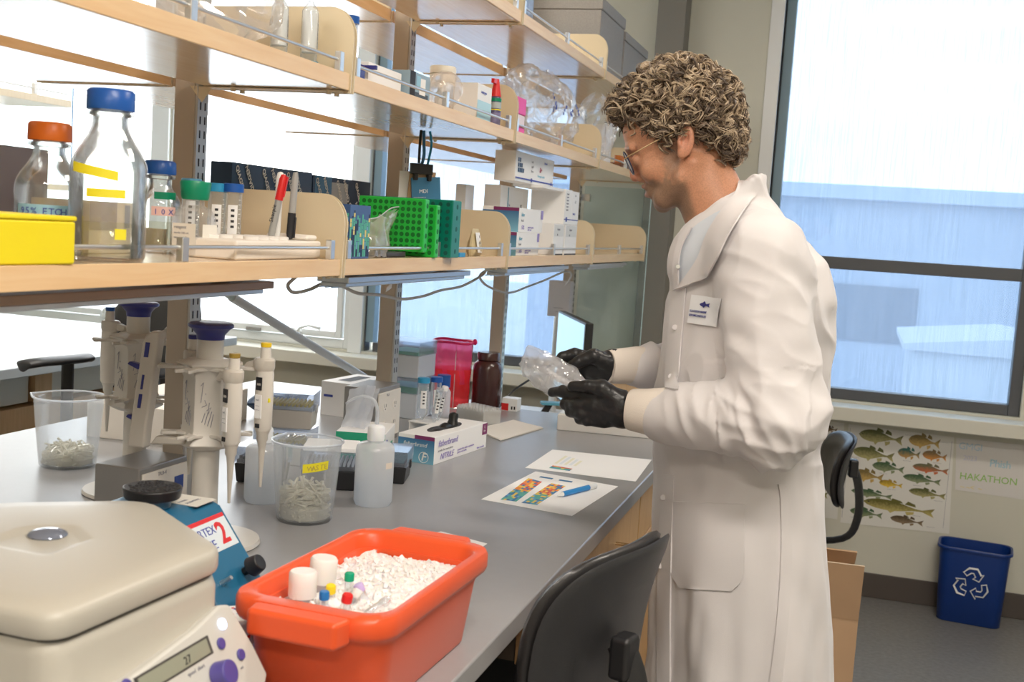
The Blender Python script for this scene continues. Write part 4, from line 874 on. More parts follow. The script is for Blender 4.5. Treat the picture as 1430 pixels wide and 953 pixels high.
crumple(g, lambda u, v: (-0.030+0.058*u+0.02*v, 0.018-0.012*math.sin(3*u), 0.0+0.088*v+0.01*u*v), 14, 18, 0.008, 30, 5)
tag(g.build('plastic_sleeve', clear('milky_film', (0.95, 0.97, 1.0), 0.5, 0.5, (0.88, 0.89, 0.92), 0.1, 0.3), loc=(-1.105, 2.465, BZ+0.0755)), 'crumpled milky plastic sleeve standing on the white and green carton', 'sleeve')
carton('glove_box', 'white and green dispenser box with a dark slot behind the tip boxes', 'box', (-1.385, 3.06, BZ), (0.10, 0.20, 0.098), M_card, -0.1, decals=[('+x', 0, 1, 0.0, 0.5, M_kgreen, 'green_panel'), ('+z', 0.3, 0.7, 0.2, 0.8, M_ink, 'slot'), ('-y', 0.1, 0.4, 0.55, 0.62, M_inkblue, 'blue_line')])
t = thing('kit_bag', 'dark navy pouch with white stripes lying behind the tip boxes', 'bag', (-1.56, 2.93, BZ), 0.3)
g = G(); g.loft([[Vector((x*0.07, y, z)) for x, z in [(math.cos(2*PI*i/16), 0.035+0.034*math.sin(2*PI*i/16)*k) for i in range(16)]] for y, k in ((-0.11, 0.15), (-0.09, 0.8), (0, 1.0), (0.08, 0.8), (0.11, 0.2))])
pb = g.build('pouch', M_navyp, t)
lettering(pb, M_white, [('QIAGEN', 0.018, (0.052, -0.08, 0.052), (0.2, 1, 0.1), (-0.6, 0, 0.6))])
# white boxes on the far half of the bench (bright in the window light)
carton('foam_box', 'long low white foam box on the window side of the bench', 'box', (-1.66, 2.55, BZ), (0.22, 0.42, 0.085), M_foam, 0.08, decals=[('+x', 0.3, 0.6, 0.3, 0.7, M_paper, 'label')])
# tube rack group
t = thing('tube_rack', 'small white rack in front of the tall clear boxes', 'rack', (-1.085, 2.895, BZ), -0.15)
g = G(); g.box(-0.035, 0.035, -0.05, 0.05, 0, 0.008).box(-0.035, 0.035, -0.05, 0.05, 0.03, 0.034)
for sx in (-0.033, 0.030): g.box(sx, sx+0.003, -0.05, 0.05, 0.008, 0.03)
g.build('rack', M_white, t, bevel=0.001)
def falcon(label, loc, capm, r=0.0145, h=0.115, capr=0.017, group=None, tilt=(0, 0, 0), lab=True, name='conical_tube', flip=False, fill=0.0):
    t = thing(name, label, 'tube', loc, 0, group); t.rotation_euler = tilt
    s = 1
    G().lathe([(0, 0.0), (r*0.25, 0.0), (r*0.35, 0.003), (r*0.93, h*0.13), (r, h*0.15), (r, h*0.93), (0, h*0.93)], n=24).build('tube_body', M_ppclear, t)
    G().lathe([(0, h*0.88), (capr, h*0.88), (capr, h*0.99), (capr*0.9, h), (0, h)], n=28).build('cap', capm, t, ang=50)
    if lab:
        g = G(); g.sheet(lambda u, v: ((r+0.0004)*math.cos(-1.6+1.1*u), (r+0.0004)*math.sin(-1.6+1.1*u), h*(0.28+0.42*v)), 8, 1); lb = g.build('label', M_paper, t)
        g = G(); a = -1.05
        for k in range(4): g.box(-0.0028, 0.0028, -0.0002, 0.0002, h*0.38+0.009*k, h*0.38+0.009*k+0.004, T=Tr((r+0.0006)*math.cos(a), (r+0.0006)*math.sin(a), 0) @ Rz(a+PI/2))
        g.build('handwriting', M_ink, lb)
    g = G()
    for k in range(9): g.sheet(lambda u, v, k=k: ((r+0.0003)*math.cos(-0.4+0.35*u), (r+0.0003)*math.sin(-0.4+0.35*u), h*(0.25+0.065*k)+0.0006*v), 3, 1)
    g.build('graduations', M_paper, t)
    if fill: G().lathe([(0, h*0.06), (r*0.9, h*0.15), (r*0.9, h*fill), (0, h*fill)], n=20).build('contents', M_white, t)
    return t
GT = 'tubes in the white bench rack'
falcon('tube with a cyan cap in the small white bench rack', (-1.102, 2.885, BZ+0.0345), M_cyan, group=GT)
falcon('tube with a dark blue cap in the small white bench rack', (-1.080, 2.925, BZ+0.0345), M_blue, group=GT)
falcon('slim tube with purple writing at the right of the bench rack', (-1.058, 2.865, BZ+0.0345), M_ppclear, 0.009, 0.095, 0.010, group=GT, tilt=(0.0, 0.12, 0))
falcon('slim tube leaning against its neighbour in the bench rack', (-1.062, 2.900, BZ+0.0345), M_capw, 0.008, 0.098, 0.009, group=GT, tilt=(0.05, 0.20, 0))
t = thing('reagent_bottle', 'milky bottle with a dark blue cap between the clear boxes and the pink bag', 'bottle', (-1.142, 3.155, BZ))
G().lathe([(0, 0), (0.022, 0), (0.022, 0.075), (0.014, 0.088), (0.0, 0.088)], n=24).build('body', M_pp3, t); G().lathe([(0, 0.088), (0.0195, 0.088), (0.0195, 0.125), (0.0, 0.126)], n=24).build('cap', M_blue, t, bevel=0.001)
# stacked clear boxes
M_greenclr = mat('mint_rack', (0.12, 0.55, 0.38), 0.4)
def clearbox(label, loc, h, gz):
    t = thing('clear_box', label, 'box', loc, -0.06, 'stacked clear tip refill boxes')
    G().box(-0.055, 0.055, -0.06, 0.06, 0, h*0.62).build('base', mat('blue_white_plastic', (0.72, 0.77, 0.86), 0.4), t, bevel=0.003)
    G().box(-0.050, 0.050, -0.055, 0.055, h*0.625, h*0.625+gz).build('rack', M_greenclr, t, bevel=0.001)
    g = G(); g.box(-0.056, 0.056, -0.061, 0.061, h-0.0015, h)
    for (a, b, c, d) in ((-0.056, 0.056, -0.061, -0.0597), (-0.056, 0.056, 0.0597, 0.061), (-0.056, -0.0547, -0.0597, 0.0597), (0.0547, 0.056, -0.0597, 0.0597)): g.box(a, b, c, d, h*0.62, h-0.0015)
    g.build('lid', M_clrb, t)
clearbox('lower clear-lidded box with a mint rack behind the bench tubes', (-1.236, 3.115, BZ), 0.118, 0.018)
clearbox('upper clear-lidded box stacked behind the upright, leaning on the lower one', (-1.236, 3.115, BZ+0.1185), 0.105, 0.010)
# red biohazard bag in its wire stand
M_pinkf = clear('pink_film', (1.0, 0.48, 0.64), 0.35, 0.42, (1.0, 0.16, 0.40), 0.15, 0.35)
M_redf = clear('red_film', (1.0, 0.35, 0.35), 0.3, 0.50, (1.0, 0.10, 0.12), 0.15, 0.3)
t = thing('waste_bag_stand', 'tall bright pink biohazard bag in a round wire stand beside the brown bottle', 'bag', (-1.192, 3.362, BZ))
def bagp(u, v, r0, k, z0, z1):
    a = 2*PI*u; z = z0+(z1-z0)*v; r = r0*(1-0.10*(1-v))+0.0028*math.sin(7*a+3*v)+0.0035*nz3(math.cos(a)*3, math.sin(a)*3, z*25, k); return (r*math.cos(a), r*math.sin(a), z)
g = G(); g.sheet(lambda u, v: bagp(u, v, 0.061, 1.2, 0.075, 0.205), 48, 20); g.build('bag', M_pinkf, t)
g = G(); g.sheet(lambda u, v: bagp(u, v, 0.059, 1.6, 0.002, 0.12), 48, 20); crumple(g, lambda u, v: (0.045*math.cos(6.28*u)*v, 0.045*math.sin(6.28*u)*v, 0.085-0.03*v), 20, 8, 0.03, 28); g.build('bag_contents', M_redf, t)
g = G(); g.tube([(0.0625*math.cos(a), 0.0625*math.sin(a), 0.204+0.002*math.sin(3*a)) for a in [2*PI*i/36 for i in range(36)]], 0.0045, 6, closed=True); g.sph((0.066, 0.01, 0.206), (0.008, 0.005, 0.010), 8, 6); g.build('rolled_rim', mat('rim_crimson', (0.85, 0.02, 0.16), 0.4), t)
g = G()
for a in (0.5, 2.1, 3.7, 5.2): g.tube([(0.058*math.cos(a), 0.058*math.sin(a), 0.001), (0.0615*math.cos(a), 0.0615*math.sin(a), 0.20)], 0.0012, 6)
g.tube([(0.058*math.cos(2*PI*i/30), 0.058*math.sin(2*PI*i/30), 0.0015) for i in range(30)], 0.0015, 6, closed=True); g.build('wire_stand', M_steel, t)
# brown bottle
M_brown = mat('amber_plastic', (0.055, 0.018, 0.016), 0.25, coat=0.3)
t = thing('reagent_bottle', 'large dark brown bottle with brown screw cap at the window end of the bench', 'bottle', (-1.085, 3.392, BZ))
G().lathe([(0, 0.0), (0.041, 0.0), (0.046, 0.006), (0.046, 0.125), (0.043, 0.140), (0.033, 0.150), (0.030, 0.152), (0, 0.152)], n=44).build('body', M_brown, t, ang=60)
g = G(); n = 40; R = []
for z, r in ((0.1522, 0.0335), (0.154, 0.035), (0.174, 0.035), (0.177, 0.033), (0.1772, 0.0)): R.append([Vector(((r*(1+0.012*(i % 2)))*math.cos(2*PI*i/80), (r*(1+0.012*(i % 2)))*math.sin(2*PI*i/80), z)) for i in range(80)])
g.loft(R, cap1=False); g.build('cap', M_brown, t)
carton('power_adapter', 'small white box with a red end beside the brown bottle', 'device', (-1.005, 3.405, BZ), (0.05, 0.045, 0.040), M_white, 0, decals=[('-y', 0.0, 0.45, 0.05, 0.6, M_red, 'red_end'), ('-y', 0.62, 0.72, 0.15, 0.4, M_ink, 'port'), ('-y', 0.80, 0.9, 0.15, 0.4, M_ink, 'port')])
# rack of clear vials
t = thing('vial_rack', 'rack of open clear plastic vials beside the glove dispenser', 'rack', (-1.020, 3.125, BZ), -0.45)
M_rib = clear('ribbed_plastic', (0.98, 0.98, 0.98), 0.6, 0.42, (1.0, 1.0, 0.98), 0.08, 0.55)
g = G()
for i in range(9): g.box(-0.055+0.0137*i-0.0006, -0.055+0.0137*i+0.0006, -0.035, 0.035, 0.0, 0.044)
for j in range(6): g.box(-0.055, 0.055, -0.035+0.014*j-0.0006, -0.035+0.014*j+0.0006, 0.0, 0.040)
g.build('grid', M_rib, t)
g = G()
for i in range(8):
    for j in range(5):
        g.lathe([(0.0052, 0.001), (0.0058, 0.049), (0.0050, 0.049)], c=(-0.048+0.0137*i, -0.028+0.014*j, 0), n=10)
g.build('vials', M_rib, t)
g = G(); 
def stackpaper(name, label, corners, n, m, seed, zz=BZ, cat='paper'):
    rd = random.Random(seed); g = G(); c = sum((Vector((*p, 0)) for p in corners), Vector())/4
    for k in range(n):
        j = [Vector((rd.uniform(-1, 1)*0.006, rd.uniform(-1, 1)*0.006, 0)) for _ in range(4)] if n > 1 else [Vector()]*4
        P = [Vector((*p, 0))-c+q for p, q in zip(corners, j)]; z = 0.0008*k
        g.add([p+Vector((0, 0, z+0.0001)) for p in P]+[p+Vector((0, 0, z+0.0007)) for p in P], [(3, 2, 1, 0), (4, 5, 6, 7), (0, 1, 5, 4), (1, 2, 6, 5), (2, 3, 7, 6), (3, 0, 4, 7)])
    o = g.build(name, m, loc=(c.x, c.y, zz)); return tag(o, label, cat)
stackpaper('paper_towels', 'loose stack of cream paper towels behind the glove dispenser', [(-0.875, 2.895), (-0.835, 3.15), (-0.945, 3.22), (-0.985, 3.00)], 5, mat('cream_paper', (0.86, 0.82, 0.76), 0.8, bump=0.3, bscale=300), 3)
# printed sheets
def sheet_thing(label, P):
    c = sum((Vector((*p, 0)) for p in P), Vector())/4; t = thing('printed_sheet', label, 'paper', (c.x, c.y, BZ))
    Q = [Vector((*p, 0))-c for p in P]; G().add([q+Vector((0, 0, 0.0002)) for q in Q]+[q+Vector((0, 0, 0.0006)) for q in Q], [(3, 2, 1, 0), (4, 5, 6, 7), (0, 1, 5, 4), (1, 2, 6, 5), (2, 3, 7, 6), (3, 0, 4, 7)]).build('sheet', M_paper, t)
    return t, c
pal = [mat('cell_blue', (0.05, 0.20, 0.42), 0.6), mat('cell_yellow', (0.85, 0.60, 0.10), 0.6), mat('cell_orange', (0.85, 0.28, 0.05), 0.6), mat('cell_teal', (0.10, 0.42, 0.38), 0.6), mat('cell_red', (0.65, 0.10, 0.08), 0.6), mat('cell_sky', (0.12, 0.38, 0.66), 0.6)]
def cells(t, c, quad, nx, ny, seed, name, z=0.0008, weights=None):
    rd = random.Random(seed); gs = G(); A, B_, C_, D_ = [Vector((*p, 0))-c for p in quad]
    for j in range(ny):
        for i in range(nx):
            k = rd.choice([0, 3, 5, 3, 1]) if j/ny < 0.45 else rd.choice([2, 1, 1, 4, 0, 2])
            if weights: k = rd.choice(weights)
            def q(u, v): return (A*(1-u)+B_*u)*(1-v)+(D_*(1-u)+C_*u)*v+Vector((0, 0, z))
            gs.add([q(i/nx, j/ny), q((i+1)/nx, j/ny), q((i+1)/nx, (j+1)/ny), q(i/nx, (j+1)/ny)], [(0, 1, 2, 3)], k)
    return gs.build(name, pal, t)
t, c = sheet_thing('white sheet with two columns of coloured blocks, nearer of the two on the bench', [(-0.714, 2.243), (-0.510, 2.209), (-0.482, 2.528), (-0.690, 2.575)])
cells(t, c, [(-0.678, 2.262), (-0.643, 2.262), (-0.646, 2.475), (-0.684, 2.494)], 6, 17, 1, 'coloured_blocks')
cells(t, c, [(-0.631, 2.258), (-0.597, 2.258), (-0.588, 2.463), (-0.624, 2.473)], 6, 17, 2, 'coloured_blocks')
for a in ((-0.665, 2.516), (-0.617, 2.509)): cells(t, c, [a, (a[0]+0.032, a[1]-0.004), (a[0]+0.032, a[1]+0.010), (a[0], a[1]+0.014)], 1, 1, 3, 'blue_heading', weights=[0])
t, c = sheet_thing('white sheet with faint pastel columns, farther of the two on the bench', [(-0.723, 2.600), (-0.456, 2.603), (-0.468, 2.885), (-0.725, 2.860)])
cells(t, c, [(-0.672, 2.630), (-0.62, 2.626), (-0.62, 2.655), (-0.672, 2.665)], 6, 3, 8, 'coloured_blocks')
pal_f = [mat('pastel_y', (0.85, 0.84, 0.68), 0.6), mat('pastel_b', (0.78, 0.84, 0.88), 0.6)]
g = G()
for k in range(5): g.box(-0.675-c.x+0.012*k, -0.668-c.x+0.012*k, 2.69-c.y, 2.80-c.y-0.01*k, 0.0008, 0.0009, m=k % 2)
g.build('pastel_columns', pal_f, t)
t = thing('marker_pen', 'blue marker with a white end lying on the sheet of coloured blocks', 'pen', (-0.549, 2.409, BZ+0.0069), math.atan2(2.48-2.338, 0.052))
T = Ry(PI/2)
G().lathe([(0, -0.056), (0.0058, -0.056), (0.006, 0.045), (0, 0.045)], n=16, T=T).build('barrel', mat('pen_blue', (0.02, 0.25, 0.62), 0.35), t)
G().lathe([(0, 0.0455), (0.0063, 0.0455), (0.0063, 0.072), (0.005, 0.074), (0, 0.074)], n=16, T=T).build('cap', M_white, t)
G().lathe([(0, -0.074), (0.0015, -0.074), (0.003, -0.064), (0.0055, -0.0565), (0, -0.0565)], n=16, T=T).build('nib', M_white, t)
stackpaper('paper_slip', 'small white slip of paper under the far end of the orange tub', [(-0.72, 1.90), (-0.60, 1.87), (-0.598, 1.93), (-0.70, 1.965)], 1, M_paper, 3)
t = tag(G().box(-0.795, -0.65, 1.16, 1.42, BZ+0.0002, BZ+0.0016).build('bench_pad', mat('blue_pad', (0.12, 0.22, 0.50), 0.7), bevel=0), 'thin flat blue patch on the bench between the centrifuge and the orange tub', 'pad')  # thin blue rectangle laid flat on the bench top
# small printed cup behind the centrifuge
t = thing('paper_cup', 'small white tub with red and blue dots tucked between centrifuge and orange tub', 'cup', (-0.718, 1.262, BZ+0.0017))
G().lathe([(0, 0), (0.021, 0.0), (0.028, 0.050), (0.0295, 0.052), (0.0295, 0.058), (0, 0.0585)], n=32).build('cup', M_card, t, ang=50)
g = G(); rd = random.Random(5)
for i in range(26):
    a = rd.random()*6.28; z = rd.uniform(0.008, 0.046); r = 0.0214+0.0066*z/0.05+0.0003; g.box(-0.0025, 0.0025, -0.0002, 0.0002, z, z+0.004, m=i % 2, T=Tr(r*math.cos(a), r*math.sin(a), 0) @ Rz(a+PI/2))
for i in range(14):
    a = rd.random()*6.28; q = 0.026*math.sqrt(rd.random()); g.cyl((q*math.cos(a), q*math.sin(a), 0.0584), (q*math.cos(a), q*math.sin(a), 0.0588), 0.0022, n=8, m=i % 2)
g.build('printed_dots', [M_red, M_inkblue], t)
# white tray box by the hands
t = thing('foam_tray', 'long low white box lid on the bench beneath the gloved hands', 'box', (-0.655, 3.285, BZ), 0.11)
g = G(); g.box(-0.15, 0.16, -0.115, 0.115, 0, 0.046); g.build('box', mat('white_foamboard', (0.84, 0.82, 0.80), 0.6), t, bevel=0.003)
g = G(); g.box(-0.145, 0.155, -0.11, 0.11, 0.0461, 0.049); g.build('lid', M_white, t, bevel=0.001)
# monitor
t = thing('computer_monitor', 'black-edged computer screen turned to the left behind the gloved hands', 'monitor', (-0.985, 4.03, 0.74), math.atan2(-0.55, 0.25))
G().box(-0.27, 0.27, -0.0, 0.028, 0.10, 0.432).build('casing', M_black, t, bevel=0.004)
sc = G().box(-0.262, 0.256, -0.0012, -0.0002, 0.112, 0.424).build('screen', mat('screen_lit', (0.25, 0.40, 0.50), 0.2, emit=(0.42, 0.66, 0.82), estr=0.75), t)
lettering(sc, mat('screen_mark', (0.02, 0.10, 0.18), 0.4), [('dp', 0.10, (0.07, -0.0016, 0.20), (0, 0, 1), (-1, 0, 0))])
G().box(-0.03, 0.03, 0.03, 0.055, 0.012, 0.25).build('neck', M_black, t, bevel=0.004)
G().box(-0.12, 0.12, -0.05, 0.13, 0.0, 0.012).build('foot', M_black, t, bevel=0.004)
cb = G().tube(spline([(-1.22, 3.62, 0.747), (-1.18, 3.66, 0.752), (-1.12, 3.62, 0.86), (-1.08, 3.66, 0.93), (-1.02, 3.8, 0.98), (-0.98, 3.92, 0.95)]), 0.0035, 8).build('monitor_cable', M_black)
tag(cb, 'black cable arching up from the writing desk to the screen', 'cable')
t = thing('phone_stand', 'small black slanted stand on the desk in front of the screen', 'stand', (-1.04, 3.62, 0.74), 0.4)
g = G(); g.prism([(0.0, 0.0), (0.03, 0.0), (0.11, 0.16), (0.085, 0.16)], 0.012, Tr(0, 0.006, 0) @ Rx(PI/2)); g.build('leg', M_black, t, bevel=0.002)
g = G(); g.prism([(0.12, 0.0), (0.145, 0.0), (0.17, 0.11), (0.15, 0.11)], 0.012, Tr(0, 0.006, 0) @ Rx(PI/2)); g.build('leg', M_black, t, bevel=0.002)
G().box(0.07, 0.19, -0.02, 0.02, 0.161, 0.17).build('cradle', M_teal, t, bevel=0.002)
# ---------------------------------------------------------------- things on the lower shelf (top at z = 1.403)
L0 = 1.4032; U0 = 1.7262; T0 = 2.0242
def media_bottle(label, x, y, R, h, capm, liquid=0.0, caph=None, neck=0.38, tapes=(), base=L0):
    t = thing('media_bottle', label, 'bottle', (x, y, base)); hb = h*0.82; sh = h*0.50; rn = R*neck+0.004
    th = 0.0022
    o = [(0, 0.0), (R*0.9, 0.0), (R, 0.006), (R, sh)]
    for k in range(1, 10): q_ = k/10; o.append((rn+(R-rn)*(0.5+0.5*math.cos(PI*q_**1.15))**1.05, sh+(hb*0.97-sh)*q_))
    o += [(rn, hb*0.97), (rn, hb), (rn+0.003, hb+0.001), (rn+0.003, hb+0.006), (rn, hb+0.007), (rn, h*0.93)]
    i_ = [(max(r-th, 0), z if z > 0.004 else 0.005) for r, z in reversed(o)]
    G().lathe(o+i_[:-1]+[(0, 0.005)], n=48).build('bottle', M_glass, t, ang=60)
    if liquid: G().lathe([(0, 0.0055), (R-th-0.001, 0.007), (R-th-0.0006, h*liquid), (0, h*liquid)], n=40).build('liquid', M_water, t)
    cr_ = rn+0.007; ch = caph or h*0.12; n = 96; Rr = []
    for z, r in ((hb+0.008, cr_), (hb+0.010, cr_+0.0006), (hb+0.008+ch-0.003, cr_), (hb+0.008+ch, cr_-0.003)): Rr.append([Vector(((r-(0.0006 if i % 2 else 0))*math.cos(2*PI*i/n), (r-(0.0006 if i % 2 else 0))*math.sin(2*PI*i/n), z)) for i in range(n)])
    G().loft(Rr).build('cap', capm, t, ang=50)
    G().lathe([(rn+0.0065, hb+0.0015), (rn+0.0065, hb+0.0065)], n=40).build('pour_ring', M_glass, t)
    for (nm, mm, a0, a1, z0, z1, sl, txt) in tapes:
        g = G(); g.sheet(lambda u, v: ((R+0.0006)*math.cos(a0+(a1-a0)*u), (R+0.0006)*math.sin(a0+(a1-a0)*u), h*(z0+(z1-z0)*v)+sl*u), 14, 1); tp = g.build(nm, mm, t)
        if txt:
            g = G()
            for k, ch_ in enumerate(txt):
                a = a0+(a1-a0)*(0.10+0.85*k/len(txt)); vs, fs = textmesh(ch_, h*(z1-z0)*0.85, frame(((R+0.001)*math.cos(a), (R+0.001)*math.sin(a), h*z0+0.002+sl*(a-a0)/(a1-a0)), (-math.sin(a), math.cos(a), 0), (0, 0, 1))); g.add(vs, fs)
            g.build('lettering', M_inkblue, tp)
    return t
media_bottle('large clear glass bottle with a blue cap and yellow tapes on the near shelf', -0.926, 1.262, 0.0475, 0.222, M_blue, 0.22, 0.026,
             tapes=[('tape', M_tape, -2.0, -0.7, 0.50, 0.555, -0.010, ''), ('tape', M_tape, -1.5, -0.5, 0.36, 0.41, 0.0, ''), ('tape', M_tape, -0.75, -0.45, 0.13, 0.19, 0.0, '')])
media_bottle('clear glass bottle with an orange cap and pale blue tape, left of the largest bottle', -1.028, 1.276, 0.042, 0.172, M_orange, 0.0, 0.024,
             tapes=[('tape', mat('sky_tape', (0.30, 0.55, 0.68), 0.5), -1.9, -0.3, 0.30, 0.385, 0.0, '95% ETOH')])
media_bottle('medium clear glass bottle with a blue cap, right of the largest bottle', -1.060, 1.572, 0.0345, 0.140, M_blue, 0.35, 0.021,
             tapes=[('label', mat('pink_label', (0.85, 0.55, 0.50), 0.5), -1.3, -0.2, 0.42, 0.52, 0.0, '10X'), ('green_band', M_green, -1.2, -0.2, 0.60, 0.68, 0.0, '')])
t = thing('reagent_bottle', 'small square-shouldered clear bottle with a wide green cap', 'bottle', (-0.985, 1.555, L0))
def sq(z, w, r): return [Vector((x, y, z)) for x, y in rrect(w, w, r, 5)]
G().loft([sq(0, 0.048, 0.010), sq(0.004, 0.054, 0.012), sq(0.058, 0.054, 0.012), sq(0.070, 0.046, 0.014), sq(0.078, 0.028, 0.0135), sq(0.086, 0.028, 0.0135)]).build('bottle', M_pp2, t, ang=50)
G().lathe([(0, 0.0865), (0.0195, 0.0865), (0.021, 0.090), (0.0235, 0.112), (0.022, 0.115), (0, 0.115)], n=36).build('cap', M_green, t, ang=50)
G().box(0.0272, 0.0276, -0.02, 0.02, 0.012, 0.050).box(-0.02, 0.02, -0.0276, -0.0272, 0.012, 0.050).build('label', mat('cream_label2', (0.80, 0.77, 0.70), 0.6), t)
lettering(t, M_inkgrey, [('reagent', 0.007, (-0.017, -0.0279, 0.042), (1, 0, 0), (0, 0, 1)), ('sterile 100 mL', 0.0045, (-0.017, -0.0279, 0.034), (1, 0, 0), (0, 0, 1)), ('store at 4 C', 0.0045, (-0.017, -0.0279, 0.027), (1, 0, 0), (0, 0, 1))])
# foam rack with tubes and markers
t = thing('foam_rack', 'cream polystyrene rack holding two capped tubes and three markers', 'rack', (-0.945, 1.655, L0), 0.03)
G().box(-0.045, 0.045, -0.125, 0.175, 0, 0.030).build('slab', M_foam, t, bevel=0.004)
G().box(-0.040, 0.040, 0.13, 0.170, 0.0303, 0.040).build('end_block', M_foam, t, bevel=0.005)
g = G()
for k in range(4): g.lathe([(0.012, 0.030), (0.0125, 0.0345), (0.010, 0.036), (0, 0.0355)], c=(0.02, -0.035+0.035*k, 0), n=18)
for k in range(5): g.lathe([(0.012, 0.030), (0.0125, 0.0345), (0.010, 0.036), (0, 0.0355)], c=(-0.018, -0.09+0.042*k, 0), n=18)
g.build('tube_seat', mat('seat_white', (0.85, 0.82, 0.78), 0.5), t)
falcon('tube with a cyan cap standing in the cream rack on the near shelf', (-1.032, 1.695, L0), M_cyan, 0.0145, 0.117, 0.0168, 'tubes by the cream rack')
falcon('tube with a dark blue cap standing behind the cream rack on the near shelf', (-1.006, 1.702, L0), M_blue, 0.0145, 0.118, 0.0168, 'tubes by the cream rack')
falcon('tube with a pale blue lid hidden behind the green-capped bottle', (-1.072, 1.680, L0), mat('sky_cap', (0.14, 0.40, 0.62), 0.4), 0.0145, 0.122, 0.0168, 'tubes by the cream rack')
def marker(label, loc, tilt, barrel, capm, L=0.137, capup=True, txt=''):
    t = thing('marker_pen', label, 'marker', loc, 0, 'markers in the cream rack'); t.rotation_euler = tilt
    G().lathe([(0, 0.0), (0.0040, 0), (0.0058, 0.012), (0.0060, L*0.60), (0, L*0.60)], n=16).build('barrel', barrel, t)
    c = [(0, L*0.602), (0.0068, L*0.602), (0.0066, L*0.92), (0.0045, L*0.985), (0, L)]
    G().lathe(c, n=16).box(0.0066, 0.0084, -0.002, 0.002, L*0.66, L*0.97).build('cap', capm, t, ang=45)
    if txt:
        g = G(); vs, fs = textmesh(txt, 0.010, frame((0.0008, -0.0063, 0.028), (0, 0, 1), (-1, 0, 0))); g.add(vs, fs); g.build('lettering', M_ink, t)
    return t
M_silver = mat('marker_silver', (0.42, 0.42, 0.41), 0.4, metal=0.2)
marker('silver marker with a bright red cap leaning in the cream rack', (-0.945, 1.722, L0+0.0305), (-0.05, 0.16, 0), M_silver, M_red, 0.110, txt='Sharpie')
marker('white marker standing beside the red-capped one', (-0.950, 1.752, L0+0.0310), (0.0, 0.02, 0), M_white, M_white, 0.113)
t = marker('silver marker standing cap down with its black cap in the cream rack', (-0.930, 1.772, L0+0.0305+0.114), (PI-0.02, 0.04, 0), M_silver, M_ink, 0.114)
# yellow rack at the left edge
t = thing('tube_rack', 'bright yellow box at the left end of the near shelf', 'rack', (-0.955, 1.060, L0), -0.06)
G().box(-0.065, 0.075, -0.075, 0.08, 0, 0.050).build('body', M_yellow, t, bevel=0.003)
G().box(-0.066, 0.076, -0.076, 0.081, 0.0502, 0.056).build('lid', M_yellow, t, bevel=0.002)
t = tag(G().lathe([(0, 0), (0.006, 0), (0.0085, 0.003), (0.0085, 0.009), (0.006, 0.011), (0, 0.0115)], n=20).build('bottle_stopper', M_capw, loc=(-0.8915, 1.030, L0)), 'small white stopper lying at the shelf edge in front of the yellow box', 'stopper')
# rear shelf boxes
M_gcart = mat('grey_carton', (0.36, 0.34, 0.40), 0.5)
dec = [('+x', 0.545+0.05*i, 0.585+0.05*i, 0.50-0.145*j, 0.60-0.145*j, M_navyp, 'blue_squares') for i in range(3) for j in range(3)]
carton('carton', 'grey carton with a grid of dark blue squares behind the glass bottles', 'box', (-1.335, 1.25, L0), (0.17, 0.60, 0.150), M_gcart, 0, decals=dec)
carton('carton', 'flat beige and grey carton behind the largest glass bottle', 'box', (-1.10, 1.455, L0), (0.10, 0.13, 0.075), mat('beige_carton', (0.62, 0.54, 0.44), 0.6), 0.0, decals=[('+x', 0.0, 0.48, 0.45, 1, mat('taupe_print', (0.34, 0.28, 0.26), 0.6), 'dark_panel'), ('+x', 0.62, 0.72, 0.5, 0.95, M_inkgrey, 'text_block')])
def qg(label, y0, y1, h, seed, patches):
    ts = []
    rd = random.Random(seed); L = y1-y0
    for k in range(int((L-0.02)/0.055)):
        for j in range(3):
            u_ = 0.012+k*0.055+0.022*(j % 2); rv = (k+j) % 2
            ts.append(('+x', (u_+(0.024 if rv else 0))/L, (0.95-0.31*j)-(0.27 if rv else 0), 'QIAGEN', 0.0165, M_card, dict(bold=0.0004, rot=2.09 if rv else -1.05)))
    return carton('kit_box', label, 'box', (-1.275, (y0+y1)/2, L0), (0.05, L, h), M_navyp, 0, decals=patches, texts=ts)
M_navyp2 = mat('print_slate', (0.03, 0.06, 0.12), 0.45)
qg('dark navy kit box with diagonal white lettering behind the beige end panel', 2.105, 2.465, 0.172, 1, [])
qg('navy kit box with a lighter blue end and grey label, right of its twin', 2.47, 2.800, 0.168, 2, [('+x', 0.03, 0.30, 0, 1, M_midb, 'blue_panel'), ('+x', 0.30, 0.58, 0.02, 0.93, M_paleg, 'label')])
# patterned box
pb_ = thing('printed_box', 'small box printed with yellow and green bars just past the beige panel', 'box', (-0.925, 1.945, L0), 0.0)
G().box(-0.032, 0.040, -0.045, 0.045, 0, 0.098).build('body', mat('print_indigo', (0.05, 0.11, 0.27), 0.4), pb_, bevel=0.001)
g = G(); rd = random.Random(11); pm = [mat('bar_yellow', (0.78, 0.66, 0.22), 0.5), mat('bar_green', (0.10, 0.45, 0.34), 0.5), mat('bar_ink', (0.015, 0.03, 0.09), 0.5), mat('bar_sky', (0.16, 0.40, 0.55), 0.5)]
for i in range(12):
    x = -0.031+0.0058*i; z = 0.004; top = rd.uniform(0.06, 0.09)
    while z < top:
        hh = rd.choice([0.008, 0.014, 0.02]); k = rd.choice([0, 0, 1, 2, 3, 1]) if z < 0.055 else rd.choice([0, 1, 3]); g.box(x, x+0.0048, -0.0454, -0.0451, z, min(z+hh, top)-0.001, m=k)
        g.box(0.0401, 0.0404, -0.044+0.0073*i, -0.044+0.0073*i+0.006, z, min(z+hh, top)-0.001, m=(k+1) % 4); z += hh
g.build('printed_bars', pm, pb_)
